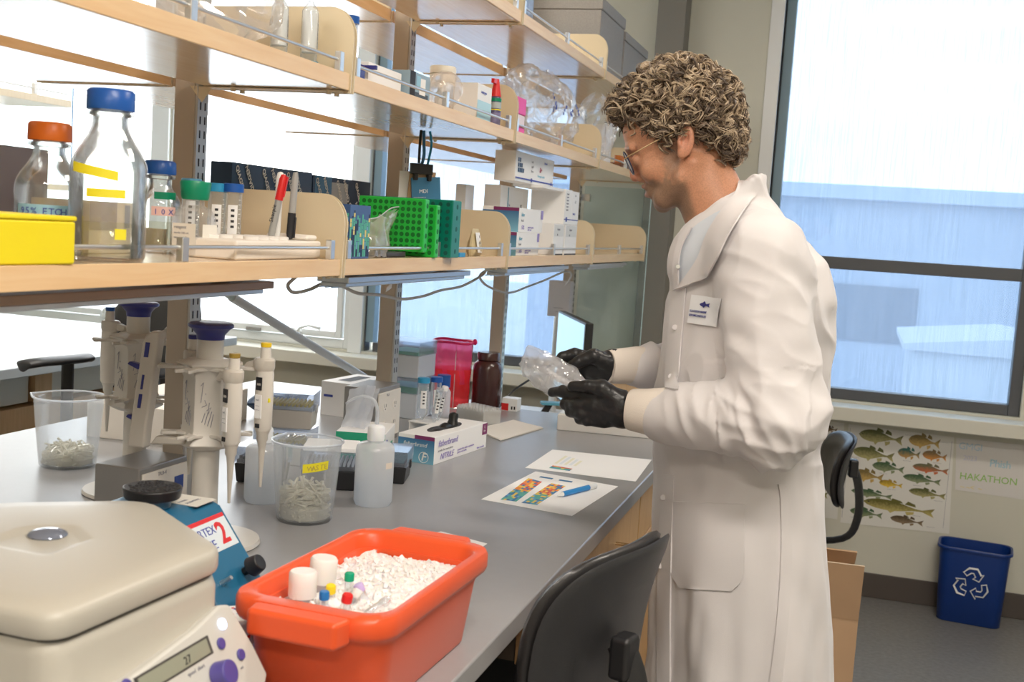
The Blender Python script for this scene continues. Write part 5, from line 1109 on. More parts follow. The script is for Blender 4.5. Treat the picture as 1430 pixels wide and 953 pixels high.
# zip bag
M_zip = clear('zip_bag', (0.96, 0.97, 0.96), 0.6, 0.30, (0.90, 0.88, 0.82), 0.12, 0.3)
t = thing('zip_bag', 'clear zip-lock bag slumped against the green racks', 'bag', (-0.905, 2.09, L0))
g = G(); crumple(g, lambda u, v: (-0.015+0.03*math.sin(PI*u)*(1-v*0.7), -0.085+(0.13+0.07*v)*u, 0.003+(0.055+0.040*u)*v), 24, 20, 0.010, 26)
crumple(g, lambda u, v: (-0.020-0.02*math.sin(PI*u)*(1-v*0.7), -0.085+(0.13+0.07*v)*u, 0.003+(0.055+0.040*u)*v), 24, 20, 0.010, 26, 3); g.build('bag', M_zip, t)
g = G(); g.tube([(-0.012, -0.08+0.19*k/10, 0.062+0.042*k/10+0.003*math.sin(k)) for k in range(11)], 0.0012, 6); g.build('zip_seal', M_pprim, t)
tag(G().box(-0.07, 0.02, -0.09, 0.02, 0, 0.010).build('notebook', mat('charcoal_cover', (0.06, 0.055, 0.06), 0.5), loc=(-0.93, 2.215, L0), bevel=0.002), 'thin charcoal slab lying under the bright green racks', 'slab')
# racks standing on edge
M_brg = mat('bright_green', (0.02, 0.52, 0.06), 0.35); M_brgd = mat('green_hole', (0.0, 0.17, 0.02), 0.6); M_tealr = mat('teal_green', (0.0, 0.21, 0.15), 0.35)
def rack(label, x0, x1, y, th, h, m, mh, z0=L0, nx=11, nz=8):
    t = thing('tube_rack', label, 'rack', ((x0+x1)/2, y, z0)); hw = (x1-x0)/2
    G().box(-hw, hw, 0, th, 0, h).build('frame', m, t, bevel=0.0025)
    g = G()
    for i in range(nx):
        for j in range(nz):
            cx_ = -hw+0.012+(2*hw-0.024)*i/(nx-1); cz = 0.010+(h-0.020)*j/(nz-1); g.lathe([(0.0048, 0), (0.0046, 0.0006), (0, 0.0006)], n=12, T=Tr(cx_, 0, cz) @ Rx(PI/2))
    hl = g.build('holes', mh, t); hl['kind'] = 'stuff'
    g = G()
    for j in range(5): g.lathe([(0.0055, 0), (0.0052, 0.0005), (0, 0.0005)], n=12, T=Tr(hw, th*0.5, 0.014+(h-0.028)*j/4) @ Ry(PI/2))
    if th > 0.02: g.build('side_holes', mh, t)
    return t
rack('bright green perforated rack standing on edge, nearer of the two', -1.035, -0.883, 2.262, 0.024, 0.112, M_brg, M_brgd, L0+0.0105)
rack('bright green perforated rack standing on edge, just behind its twin', -1.045, -0.873, 2.305, 0.022, 0.112, M_brg, M_brgd)
rack('teal rack standing on edge behind the two bright green ones', -1.065, -0.862, 2.375, 0.055, 0.126, M_tealr, mat('teal_hole', (0.0, 0.09, 0.07), 0.6))
tag(G().box(-0.02, 0.012, -0.02, 0.02, 0, 0.010).build('cap_strip', M_cyan, loc=(-0.890, 2.50, L0), bevel=0.001), 'flat light blue clip lying right of the teal rack', 'clip')
# sachet bag
t = thing('sample_bag', 'small bag of tan powder with a white label at the panel past the teal rack', 'bag', (-0.925, 2.72, L0), 0.15)
g = G(); g.loft([[Vector((x, y, z)) for x, y in [(0.014*k*math.cos(2*PI*i/18), 0.055*(0.8+0.2*k)*math.sin(2*PI*i/18)+0.003*nz3(i, z*40, 1)) for i in range(18)]] for z, k in ((0.0, 0.9), (0.01, 1.3), (0.03, 1.1), (0.05, 0.6), (0.066, 0.12))]); g.build('bag', mat('tan_granules', (0.60, 0.50, 0.30), 0.5, bump=0.4, bscale=300), t)
G().box(-0.0005, 0.0005, -0.045, 0.010, 0.008, 0.058, T=Tr(0.019, 0, 0) @ Ry(-0.18)).build('label', M_paper, t)
lettering(t, M_inkgrey, [('B4', 0.010, (0.0178, -0.040, 0.044), (0, 1, 0), (-0.15, 0, 1)), ('sample', 0.008, (0.0165, -0.030, 0.030), (0, 1, 0), (-0.15, 0, 1))])
# boxes in the far-middle bay
GLs = dict(decals=[('-y', 0, 1, 0, 0.86, M_gb, 'blue_panel'), ('-y', 0.3, 1, 0.86, 1.0, M_plum, 'plum_band'), ('+x', 0.90, 1, 0.60, 0.98, M_violet, 'violet_corner')],
           texts=[('+x', 0.08, 0.66, 'fisher', 0.014, M_teal, dict(shear=0.2)), ('+x', 0.08, 0.44, 'brand', 0.010, M_inkgrey), ('+x', 0.10, 0.12, '50%', 0.016, M_violet, dict(shear=0.3)), ('+x', 0.36, 0.18, 'powder free gloves', 0.0075, M_violet),
                  ('+x', 0.36, 0.08, 'nitrile exam', 0.0075, M_violet), ('-y', 0.10, 0.55, 'fisher', 0.012, M_white), ('-y', 0.62, 0.12, 'f', 0.030, M_white, dict(bold=0.001))])
carton('glove_box', 'white and blue glove box, upper of the two by the beige panel', 'box', (-0.955, 3.135, L0+0.0635), (0.105, 0.245, 0.066), M_card, 0.0, **GLs)
carton('glove_box', 'white and blue glove box, lower of the two by the beige panel', 'box', (-0.950, 3.100, L0), (0.105, 0.225, 0.063), M_card, 0.0, **GLs)
TX_ = [('+x', 0.30, 0.80, 'Reagent', 0.010, M_inkgrey), ('+x', 0.30, 0.62, 'kit', 0.010, M_inkgrey)]
carton('kit_box', 'tall plain white box at the lower left of the kit stack', 'box', (-0.945, 3.405, L0), (0.11, 0.120, 0.094), M_card, 0, texts=TX_, decals=[('+x', 0, 1, 0.0, 0.04, M_ink, 'edge_line'), ('+x', 0.05, 0.95, 0.60, 0.97, mat('label_white', (0.74, 0.75, 0.74), 0.5), 'label')])
carton('kit_box', 'tall plain white box at the lower right of the kit stack', 'box', (-0.945, 3.560, L0), (0.11, 0.150, 0.094), M_card, 0, texts=TX_, decals=[('+x', 0, 1, 0.0, 0.04, M_ink, 'edge_line'), ('+x', 0.05, 0.95, 0.60, 0.97, mat('label_white', (0.74, 0.75, 0.74), 0.5), 'label')])
carton('kit_box', 'wide beige-white carton with a barcode label behind the glove boxes', 'box', (-1.030, 3.300, L0), (0.05, 0.28, 0.194), M_card, 0, decals=[('+x', 0.26, 0.80, 0.66, 0.95, M_paper, 'label'), ('+x', 0.24, 0.27, 0.62, 0.98, M_teal, 'teal_stripe')], texts=[('+x', 0.28, 0.70, 'lot', 0.012, M_inkgrey), ('+x', 0.70, 0.70, '##', 0.014, M_inkgrey)])
carton('kit_box', 'narrow white kit box with a navy line and vertical text, upper right of the stack', 'box', (-0.945, 3.500, L0+0.0945), (0.11, 0.090, 0.108), M_card, 0, decals=[('+x', 0, 1, 0.13, 0.16, M_inkblue, 'navy_line'), ('+x', 0.2, 0.42, 0.08, 0.21, M_inkblue, 'navy_mark')], texts=[('+x', 0.15, 0.85-0.09*k, 'reagents', 0.008, M_inkgrey) for k in range(6)])
carton('kit_box', 'white kit box with a navy line, rightmost of the upper row', 'box', (-0.945, 3.592, L0+0.0945), (0.11, 0.088, 0.106), M_card, 0, decals=[('+x', 0, 1, 0.13, 0.16, M_inkblue, 'navy_line')], texts=[('+x', 0.30, 0.85, 'Lot', 0.010, M_inkgrey), ('+x', 0.30, 0.65, 'G 1', 0.012, M_inkgrey), ('+x', 0.1, 0.30, 'kit-tech', 0.010, M_inkblue)])
qd = [('+x', 0.05+0.038*i, 0.083+0.038*i, 0.66-0.17*j, 0.80-0.17*j, M_navyp, 'navy_blocks') for j in range(3) for i in range(2+j)]
carton('kit_box', 'white carton with navy square letters on top of the kit stack', 'box', (-0.955, 3.225, L0+0.202), (0.06, 0.40, 0.082), M_card, 0, decals=qd+[('+x', 0.0, 1, 0.10, 0.145, M_inkblue, 'navy_line'), ('+x', 0.38, 0.41, 0.06, 0.19, M_inkblue, 'navy_node'), ('+x', 0.92, 0.945, 0.06, 0.19, M_inkblue, 'navy_node')],
       texts=[('+x', 0.60, 0.45, '&+', 0.022, mat('ink_red', (0.45, 0.05, 0.10), 0.6)), ('+x', 0.55, 0.28, 'kit reagent module', 0.010, M_lblue), ('+x', 0.72, 0.78, 'Barcode', 0.009, M_inkblue), ('+x', 0.38, 0.72, 'lot 12', 0.008, M_inkgrey), ('+x', 0.38, 0.56, 'exp 24', 0.008, M_inkgrey), ('+x', 0.38, 0.40, '96 rxn', 0.008, M_inkgrey)])
G().box(-0.045, 0.045, -0.12, 0.12, 0, 0.0078).build('pad', M_card, tag(thing('card_spacer', 'white card packed between the upper kit boxes', 'card', (-0.94, 3.33, L0+0.1941)), 'white card packed between the upper kit boxes', 'card'))
carton('sample_box', 'bright blue-white box standing behind the upper glove box', 'box', (-1.075, 3.050, L0), (0.03, 0.07, 0.185), mat('glowing_white_card', (0.82, 0.87, 0.95), 0.4), 0)
# hanging badges
t = thing('badge_holder', 'bunch of keys and blue badge cards hanging from the middle shelf beside the upright', 'badge', (-1.02, 2.575, 1.695), -0.75)
g = G(); g.tube(spline([(0, 0, -0.002), (0.004, 0.0, -0.03), (0.0, 0.004, -0.06), (-0.003, 0.0, -0.085)]), 0.004, 8, flat=0.3); g.build('strap', M_midb, t)
g = G(); g.tube(spline([(0.006, -0.01, -0.002), (0.012, -0.014, -0.04), (0.008, -0.012, -0.08)]), 0.0035, 8, flat=0.3); g.build('strap', M_black, t)
g = G(); g.tube(spline([(0.0, 0.016, -0.002), (0.004, 0.020, -0.035), (0.0, 0.014, -0.085)]), 0.003, 8, flat=0.3); g.build('strap', M_cyan, t)
G().box(-0.006, 0.006, -0.03, 0.028, -0.105, -0.080).box(-0.004, 0.010, -0.022, -0.012, -0.12, -0.105).box(-0.004, 0.010, 0.014, 0.024, -0.12, -0.105).build('clip', M_black, t, bevel=0.002)
G().box(-0.0015, 0.0015, -0.038, 0.038, -0.205, -0.112, T=Rx(0.10)).build('card', mat('badge_blue', (0.05, 0.20, 0.36), 0.35), t)
G().box(-0.010, -0.0075, -0.02, 0.048, -0.20, -0.095, T=Rx(-0.06)).build('card', mat('badge_peach', (0.62, 0.40, 0.22), 0.4), t)
G().box(-0.016, -0.0145, -0.05, 0.02, -0.205, -0.10).build('card', M_card, t)
lettering(t, M_card, [('MDI', 0.013, (0.0022, -0.004, -0.150), (0, 1, 0.1), (0, -0.1, 1)), ('_____', 0.013, (0.0022, -0.018, -0.160), (0, 1, 0.1), (0, -0.1, 1)), ('SEQUENCE', 0.008, (0.0022, -0.022, -0.182), (0, 1, 0.1), (0, -0.1, 1))])
# ---------------------------------------------------------------- things on the middle shelf (top at z = 1.726)
def bag(name, label, loc, sx, sy, sz, seed, m, prints=None, nu=44, nv=30, amp=0.02):
    t = thing(name, label, 'bag', loc)
    def f(u, v):
        a = 2*PI*u; s = math.sin(PI*min(max(v, 0.02), 0.98))**0.45; p = Vector((sx/2*math.cos(a)*s, sy/2*math.sin(a)*s, sz*v)); q = p*11+Vector((seed, seed*2, 0))
        n = mnoise.noise_vector(q); n2 = mnoise.noise_vector(q*2.4); r = abs(mnoise.noise(q*1.6)); d = Vector((p.x/(sx*sx)*0.02, p.y/(sy*sy)*0.02, 0))
        p = p+n*amp*0.8+n2*amp*0.35-Vector((math.cos(a), math.sin(a), 0))*r*amp*1.2
        p.z = max(p.z, 0.001); return p
    g = G(); g.sheet(f, nu, nv); g.build('film', m, t)
    if prints:
        g = G()
        for k in range(5):
            u, v = 0.93+0.03*k, 0.45+0.08*math.sin(k*2); 
            for j in range(4):
                p0 = f((u+0.004*j) % 1, v+0.035*j); g.box(p0.x+0.001, p0.x+0.0015, p0.y-0.006, p0.y+0.006, p0.z, p0.z+0.008)
        g.build('blue_print', prints, t)
    return t
bag('plastic_bag', 'crumpled clear bag filling the near bay of the middle shelf', (-0.985, 1.580, U0), 0.15, 0.38, 0.19, 3, M_film)
falcon('empty graduated tube standing cap down, left of two in the middle shelf bay', (-0.985, 1.795, U0+0.117), M_teal, 0.0145, 0.116, 0.017, 'upturned tubes on the middle shelf', tilt=(PI, 0, 0), fill=0.7)
falcon('tube with white contents and a teal cap down, right of two by the beige panel', (-0.945, 1.828, U0+0.117), M_teal, 0.0145, 0.116, 0.017, 'upturned tubes on the middle shelf', tilt=(PI, 0, 0), fill=0.75)
falcon('tube with a blue cap right behind the rounded panel of the middle shelf', (-0.965, 2.030, U0+0.012), M_blue, 0.0145, 0.118, 0.0168, None)
t = thing('tube_clamp', 'dark violet-blue clamp around the foot of the blue-capped tube', 'clamp', (-0.965, 2.030, U0))
G().lathe([(0.018, 0), (0.022, 0.0), (0.022, 0.011), (0.0, 0.011)], n=20).box(0.018, 0.030, -0.012, 0.012, 0.0, 0.040).box(0.01, 0.05, 0.016, 0.024, 0.034, 0.042).build('clamp', M_navy, t, bevel=0.001)
carton('carton', 'low cream-white carton past the blue-capped tube on the middle shelf', 'box', (-0.995, 2.150, U0), (0.11, 0.165, 0.052), M_card)
carton('picture_box', 'box printed with a black and white picture on the middle shelf', 'box', (-0.975, 2.300, U0), (0.10, 0.115, 0.062), mat('print_slateblue', (0.30, 0.42, 0.52), 0.45), 0, decals=[('+x', 0, 0.25, 0, 1, M_ink, 'dark_side'), ('+x', 0.25, 0.9, 0.0, 0.35, mat('print_dark', (0.06, 0.08, 0.10), 0.45), 'dark_foreground'), ('+x', 0.45, 0.75, 0.30, 0.85, M_card, 'pale_shape'), ('+x', 0.30, 0.50, 0.5, 0.9, M_lblue, 'sky_patch')])
bag('plastic_bag', 'small crinkled clear bag between the picture box and the white tub', (-0.925, 2.445, U0), 0.07, 0.15, 0.088, 11, M_film, amp=0.012)
t = thing('lidded_tub', 'round white tub with two stacked lids on the middle shelf', 'tub', (-1.005, 2.640, U0))
G().lathe([(0, 0), (0.026, 0), (0.028, 0.004), (0.028, 0.085), (0.026, 0.088), (0, 0.088)], n=36).build('body', M_pp3, t)
for z in (0.0885, 0.108): G().lathe([(0, z), (0.031, z), (0.032, z+0.003), (0.032, z+0.015), (0.030, z+0.018), (0, z+0.018)], n=40).build('lid', mat('cream_lid', (0.80, 0.76, 0.66), 0.4), t, ang=50)
carton('carton', 'white carton with a pale cyan lower half in front of the white tub', 'box', (-0.930, 2.655, U0), (0.06, 0.105, 0.086), M_card, 0, decals=[('+x', 0, 1, 0.0, 0.55, mat('pale_cyan', (0.45, 0.70, 0.80), 0.45), 'cyan_panel')], texts=[('+x', 0.2, 0.75, 'invitrogen', 0.010, M_inkblue, dict(shear=0.1))])
t = thing('spray_bottle', 'slim dark bottle with a red cap beside the second rounded panel', 'bottle', (-0.912, 2.775, U0))
G().lathe([(0, 0), (0.0145, 0), (0.0150, 0.003), (0.0150, 0.066), (0.012, 0.074), (0, 0.074)], n=28).build('body', mat('bottle_violet', (0.10, 0.09, 0.20), 0.35), t)
g = G(); g.lathe([(0.0153, 0.062), (0.0153, 0.070)], n=28, m=0).lathe([(0.0153, 0.040), (0.0153, 0.043)], n=28, m=1).lathe([(0.0153, 0.045), (0.0153, 0.060)], n=28, m=2).lathe([(0.0153, 0.006), (0.0153, 0.034)], n=28, m=3)
g.build('label', [M_green, M_yellow, mat('label_grey2', (0.45, 0.50, 0.50), 0.5), mat('label_violet', (0.22, 0.20, 0.36), 0.5)], t)
G().lathe([(0, 0.0745), (0.0135, 0.0745), (0.0120, 0.084), (0.0070, 0.112), (0.006, 0.118), (0, 0.119)], n=28).box(-0.004, 0.004, -0.030, -0.008, 0.105, 0.116).build('cap', M_red, t, ang=50)
M_pink = mat('hot_pink', (0.86, 0.03, 0.34), 0.4)
t = thing('pink_box', 'hot pink box with a white band next to the big plastic bag', 'box', (-0.935, 2.930, U0))
G().box(-0.045, 0.045, -0.045, 0.045, 0.048, 0.092).build('lid', M_pink, t, bevel=0.003)
G().box(-0.043, 0.043, -0.043, 0.043, 0.016, 0.0478).build('band', mat('pink_white', (0.85, 0.72, 0.76), 0.45), t, bevel=0.002)
G().box(-0.044, 0.044, -0.044, 0.044, 0, 0.0158).build('base', M_pink, t, bevel=0.002)
G().box(0.0452, 0.047, -0.044, -0.02, 0.06, 0.075).build('tab', M_pink, t, bevel=0.001)
bag('plastic_bag', 'very large clear bag of plasticware bulging over the middle shelf rail', (-0.975, 3.410, U0+0.003), 0.17, 0.72, 0.225, 21, M_film, M_inkblue, 70, 40, 0.03)
t = thing('foam_packs', 'cream cartons seen through the very large clear bag', 'box', (-1.12, 3.42, U0))
G().box(-0.03, 0.02, -0.30, 0.28, 0, 0.15).build('carton', mat('buff_card', (0.66, 0.52, 0.36), 0.6), t, bevel=0.002)
bag('plastic_bag', 'clear bag beside the curly hair, at the far bay of the middle shelf', (-0.945, 4.03, U0), 0.15, 0.30, 0.235, 33, M_film, None, 44, 30, 0.022)
t = carton('carton', 'white carton at the far end of the middle shelf, behind the glasses', 'box', (-1.0, 4.24, U0), (0.12, 0.10, 0.15), M_card)
t = thing('amber_vial_box', 'low box of orange-brown vials at the far end of the middle shelf', 'box', (-0.945, 4.50, U0)); M_amber = mat('amber', (0.55, 0.16, 0.02), 0.25)
G().box(-0.04, 0.04, -0.17, 0.17, 0, 0.022).build('tray', mat('dark_amber', (0.22, 0.08, 0.03), 0.4), t, bevel=0.001)
g = G()
for k in range(9): g.cyl((0.02, -0.15+0.037*k, 0.0222), (0.02, -0.15+0.037*k, 0.05), 0.014, n=14)
g.build('vials', M_amber, t)
# ---------------------------------------------------------------- top shelf
carton('carton', 'blue and white patterned carton at the upper edge of the photo on the top shelf', 'box', (-0.96, 2.965, T0), (0.12, 0.10, 0.14), mat('blue_swirl', (0.28, 0.36, 0.60), 0.4, var=0.9, vscale=30))
M_gr = mat('grey_speckled_board', (0.36, 0.345, 0.33), 0.85, var=0.18, vscale=260, bump=0.3, bscale=500)
def greybox(label, y0, y1, h):
    t = thing('storage_box', label, 'box', (-1.035, (y0+y1)/2, T0)); hy = (y1-y0)/2
    G().box(-0.13, 0.118, -hy+0.004, hy-0.004, 0, h*0.84).build('box', M_gr, t, bevel=0.003)
    G().box(-0.134, 0.122, -hy, hy, h*0.84+0.0005, h).build('lid', M_gr, t, bevel=0.003); return t
greybox('large grey speckled storage box on the top shelf behind the end panel', 3.875, 4.265, 0.245)
greybox('second grey speckled storage box on the top shelf nearest the dark column', 4.285, 4.74, 0.205)
t = tag(G().box(-0.03, 0.03, -0.04, 0.04, 0, 0.05).build('carton', mat('olive_grey_board', (0.30, 0.27, 0.22), 0.8), loc=(-1.10, 3.30, T0), bevel=0.002), 'grey-brown carton at the back of the top shelf', 'box')

# ---------------------------------------------------------------- chairs
M_leather = mat('black_vinyl', (0.022, 0.021, 0.022), 0.38, bump=0.15, bscale=350, coat=0.15)
M_chairp = mat('chair_plastic', (0.03, 0.03, 0.033), 0.42, bump=0.1, bscale=500)
def cushion(w, h, th, curve, taper=0.85, n=28, shell=False):
    """upright cushion in local y (width) and z (height); curved about z; front towards -x"""
    g = G(); A = []
    def outl(k, s): 
        out = []
        for i in range(n*2):
            a = 2*PI*i/(n*2); c, q = math.cos(a), math.sin(a); e = 0.62
            y = abs(c)**e*math.copysign(1, c)*w/2*s; z = abs(q)**e*math.copysign(1, q)*h/2*s; y *= (1-(1-taper)*(0.5-z/h)) if h else 1
            x = k-curve*(y/(w/2))**2-0.02*math.cos(PI*z/h)
            out.append(Vector((x, y, z)))
        return out
    L = [(-th*0.50, 0.55), (-th*0.46, 0.85), (-th*0.25, 0.97), (0, 1.0), (th*0.22, 0.985), (th*0.38, 0.90), (th*0.42, 0.6)]
    g.loft([outl(k, s) for k, s in L]); return g
def office_chair(label, loc, rz, seat_z, back_c, back_w, back_h, lean=0.1, arms=None, slim=False, name='office_chair'):
    """faces local -x"""
    t = thing(name, label, 'chair', loc, rz)
    # star base with casters
    for k in range(5):
        a = 2*PI*k/5+0.3; d = Vector((math.cos(a), math.sin(a), 0))
        G().tube([d*0.03+Vector((0, 0, 0.12)), d*0.16+Vector((0, 0, 0.105)), d*0.29+Vector((0, 0, 0.075))], [0.022, 0.019, 0.014], 10).build('leg', M_chairp, t)
        s = Vector((-d.y, d.x, 0)); c = d*0.295
        g = G()
        for q in (-0.014, 0.014): g.cyl(c+s*(q-0.008)+Vector((0, 0, 0.027)), c+s*(q+0.008)+Vector((0, 0, 0.027)), 0.027, n=20)
        g.cyl(c+Vector((0, 0, 0.03)), c+Vector((0, 0, 0.07)), 0.007, n=8); g.build('caster', M_black, t)
    G().cyl((0, 0, 0.085), (0, 0, seat_z-0.12), 0.028, n=20).cyl((0, 0, seat_z-0.12), (0, 0, seat_z-0.045), 0.016, n=16).build('gas_column', M_black, t)
    G().box(-0.10, 0.12, -0.07, 0.07, seat_z-0.055, seat_z-0.032).build('seat_plate', M_black, t, bevel=0.004)
    g = G(); R = []
    for z, s in ((-0.032, 0.80), (-0.026, 0.93), (0.0, 1.0), (0.022, 0.97), (0.034, 0.86), (0.038, 0.5)): R.append([Vector((x*s, y*s, seat_z+z)) for x, y in rrect(0.44, 0.46, 0.13, 8)])
    g.loft(R); g.build('seat', M_leather if not slim else M_blacksoft, t, ang=60)
    T = Tr(*back_c) @ Ry(lean)
    g = cushion(back_w, back_h, 0.034, 0.045); g.v = [tuple(T @ Vector(v)) for v in g.v]; bk = g.build('backrest', M_leather, t, ang=60)
    g = cushion(back_w*1.01, back_h*1.01, 0.016, 0.045); g.v = [tuple(T @ (Vector(v)+Vector((0.0190, 0, 0)))) for v in g.v]; sh_ = g.build('back_shell', M_chairp, t, ang=60)
    G().sph(tuple(T @ Vector((0.026, 0.035, -0.02))), 0.0045, 10, 6).build('screw', M_steel, sh_)
    bz = back_c[2]+0.005; bx = back_c[0]+0.040
    G().tube(spline([(bx-0.012, 0, bz+0.02), (bx+0.018, 0, bz-0.06), (bx+0.025, 0, seat_z+0.06), (bx-0.02, 0, seat_z-0.02), (0.11, 0, seat_z-0.045)], 5), 0.021, 10, flat=0.42).build('back_support', M_black, t)
    G().box(bx-0.022, bx+0.010, -0.022, 0.022, bz-0.03, bz+0.035).build('back_bracket', M_black, t, bevel=0.008)
    if arms:
        az, hw = arms
        for s in (-1, 1):
            G().tube(spline([(0.03, s*0.16, seat_z-0.03), (0.03, s*hw, seat_z-0.02), (0.03, s*hw, seat_z+0.05), (0.03, s*hw, az-0.012)], 5), 0.019, 8, flat=0.6).build('arm_post', M_chairp, t)
            g = G(); R = []
            for x, ww, zz in ((-0.14, 0.02, -0.012), (-0.135, 0.034, -0.004), (-0.08, 0.042, 0.0), (0.06, 0.042, 0.0), (0.11, 0.034, 0.002), (0.118, 0.02, 0.0)): R.append([Vector((x, s*hw+ww*math.cos(2*PI*i/16), az+zz+0.014*math.sin(2*PI*i/16))) for i in range(16)])
            g.loft(R); g.build('armrest', M_chairp, t, ang=60)
    return t
office_chair('black office chair with curved padded back, right in front at the bench edge', (-0.535, 1.655, 0), math.radians(-15), 0.560, (0.235, 0.035, 0.870), 0.385, 0.335, 0.14)
office_chair('black office chair seen edge-on between the coat and the fish poster', (-0.265, 4.160, 0), math.radians(8), 0.470, (0.270, 0.0, 0.700), 0.42, 0.25, 0.10)
office_chair('black office chair with a T-shaped armrest in the left aisle behind the left beaker', (-2.215, 3.02, 0), math.radians(78), 0.60, (0.24, 0.0, 1.02), 0.40, 0.34, 0.12, arms=(0.965, 0.195))

# ---------------------------------------------------------------- cardboard box
M_cardb = mat('cardboard', (0.50, 0.33, 0.20), 0.75, var=0.06, vscale=12, bump=0.05, bscale=80)
M_corr = mat('corrugated_edge', (0.62, 0.50, 0.36), 0.8, var=0.4, vscale=400)
t = thing('cardboard_box', 'open brown cardboard box on the floor behind the white coat', 'box', (-0.165, 3.52, 0), 0.06)
g = G(); W2, D2, Hh = 0.235, 0.20, 0.435; th = 0.005
for (a, b, c, d) in ((-W2, W2, -D2, -D2+th), (-W2, W2, D2-th, D2), (-W2, -W2+th, -D2+th, D2-th), (W2-th, W2, -D2+th, D2-th)): g.box(a, b, c, d, 0.003, Hh)
g.box(-W2, W2, -D2, D2, 0.0, 0.003); g.build('walls', M_cardb, t)
G().box(-W2, W2, 0, 0.19, -0.0025, 0.0025, T=Tr(0, D2, Hh) @ Rx(2.4)).build('flap', M_cardb, t)
G().box(0, 0.005, -D2, D2, 0.0, 0.165, T=Tr(W2, 0, Hh) @ Ry(-1.45)).build('flap', M_cardb, t)
f = G().box(-W2, W2, -0.0025, 0.0025, 0.0, 0.17, T=Tr(0, -D2, Hh) @ Rx(0.22)).build('flap', M_cardb, t)
G().box(-W2, W2, -0.0026, 0.0026, 0.1702, 0.1710, T=Tr(0, -D2, Hh) @ Rx(0.22)).build('corrugated_edge', M_corr, f)
G().box(-0.005, 0.0, -D2, D2, 0.0, 0.15, T=Tr(-W2, 0, Hh) @ Ry(-0.15)).build('flap', M_cardb, t)
lettering(t, M_ink, [('U', 0.035, (W2+0.0004, 0.05, 0.36), (0, 1, 0), (0, 0, 1), dict(bold=0.0008)), ('_', 0.035, (W2+0.0004, 0.05, 0.35), (0, 1, 0), (0, 0, 1))])

# ---------------------------------------------------------------- posters and bin
PYY = YF-0.0012
M_posterp = mat('poster_paper', (0.78, 0.77, 0.73), 0.5)
def poster(name, label, cat, P, m):
    c = Vector((sum(p[0] for p in P)/4, 0, sum(p[1] for p in P)/4)); t = thing(name, label, cat, (c.x, PYY, c.z))
    Q = [Vector((p[0]-c.x, 0, p[1]-c.z)) for p in P]
    G().add([q+Vector((0, -0.0008, 0)) for q in Q]+[q+Vector((0, 0, 0)) for q in Q], [(0, 1, 2, 3), (7, 6, 5, 4), (0, 4, 5, 1), (1, 5, 6, 2), (2, 6, 7, 3), (3, 7, 4, 0)]).build('sheet', m, t); return t, c
def fishm(name, a, b):
    m = bpy.data.materials.new(name); m.use_nodes = True; n = m.node_tree; bb = n.nodes['Principled BSDF']; tcx = n.nodes.new('ShaderNodeTexCoord'); s = n.nodes.new('ShaderNodeSeparateXYZ'); r = n.nodes.new('ShaderNodeValToRGB'); q = n.nodes.new('ShaderNodeTexNoise'); mxx = n.nodes.new('ShaderNodeMath')
    n.links.new(tcx.outputs['Generated'], s.inputs[0]); n.links.new(tcx.outputs['Object'], q.inputs['Vector']); q.inputs['Scale'].default_value = 110; mxx.operation = 'MULTIPLY_ADD'; n.links.new(q.outputs['Fac'], mxx.inputs[0]); mxx.inputs[1].default_value = 0.5
    n.links.new(s.outputs['Z'], mxx.inputs[2]); n.links.new(mxx.outputs[0], r.inputs[0]); r.color_ramp.elements[0].position = 0.45; r.color_ramp.elements[1].position = 0.95; r.color_ramp.elements[0].color = (*b, 1); r.color_ramp.elements[1].color = (*a, 1)
    n.links.new(r.outputs[0], bb.inputs['Base Color']); bb.inputs['Roughness'].default_value = 0.5; return m
FD = {'olive': ((0.10, 0.11, 0.03), (0.42, 0.38, 0.16)), 'gold': ((0.22, 0.16, 0.05), (0.60, 0.40, 0.12)), 'teal': ((0.03, 0.14, 0.12), (0.50, 0.28, 0.08)), 'orange': ((0.22, 0.15, 0.07), (0.62, 0.26, 0.05)), 'red': ((0.14, 0.14, 0.07), (0.60, 0.16, 0.06)),
      'yellow': ((0.40, 0.26, 0.03), (0.80, 0.55, 0.06)), 'green': ((0.05, 0.11, 0.05), (0.26, 0.30, 0.16)), 'brown': ((0.09, 0.06, 0.03), (0.26, 0.18, 0.10)), 'pike': ((0.13, 0.12, 0.02), (0.50, 0.42, 0.14))}
FM = {k: fishm('fish_'+k, *v) for k, v in FD.items()}
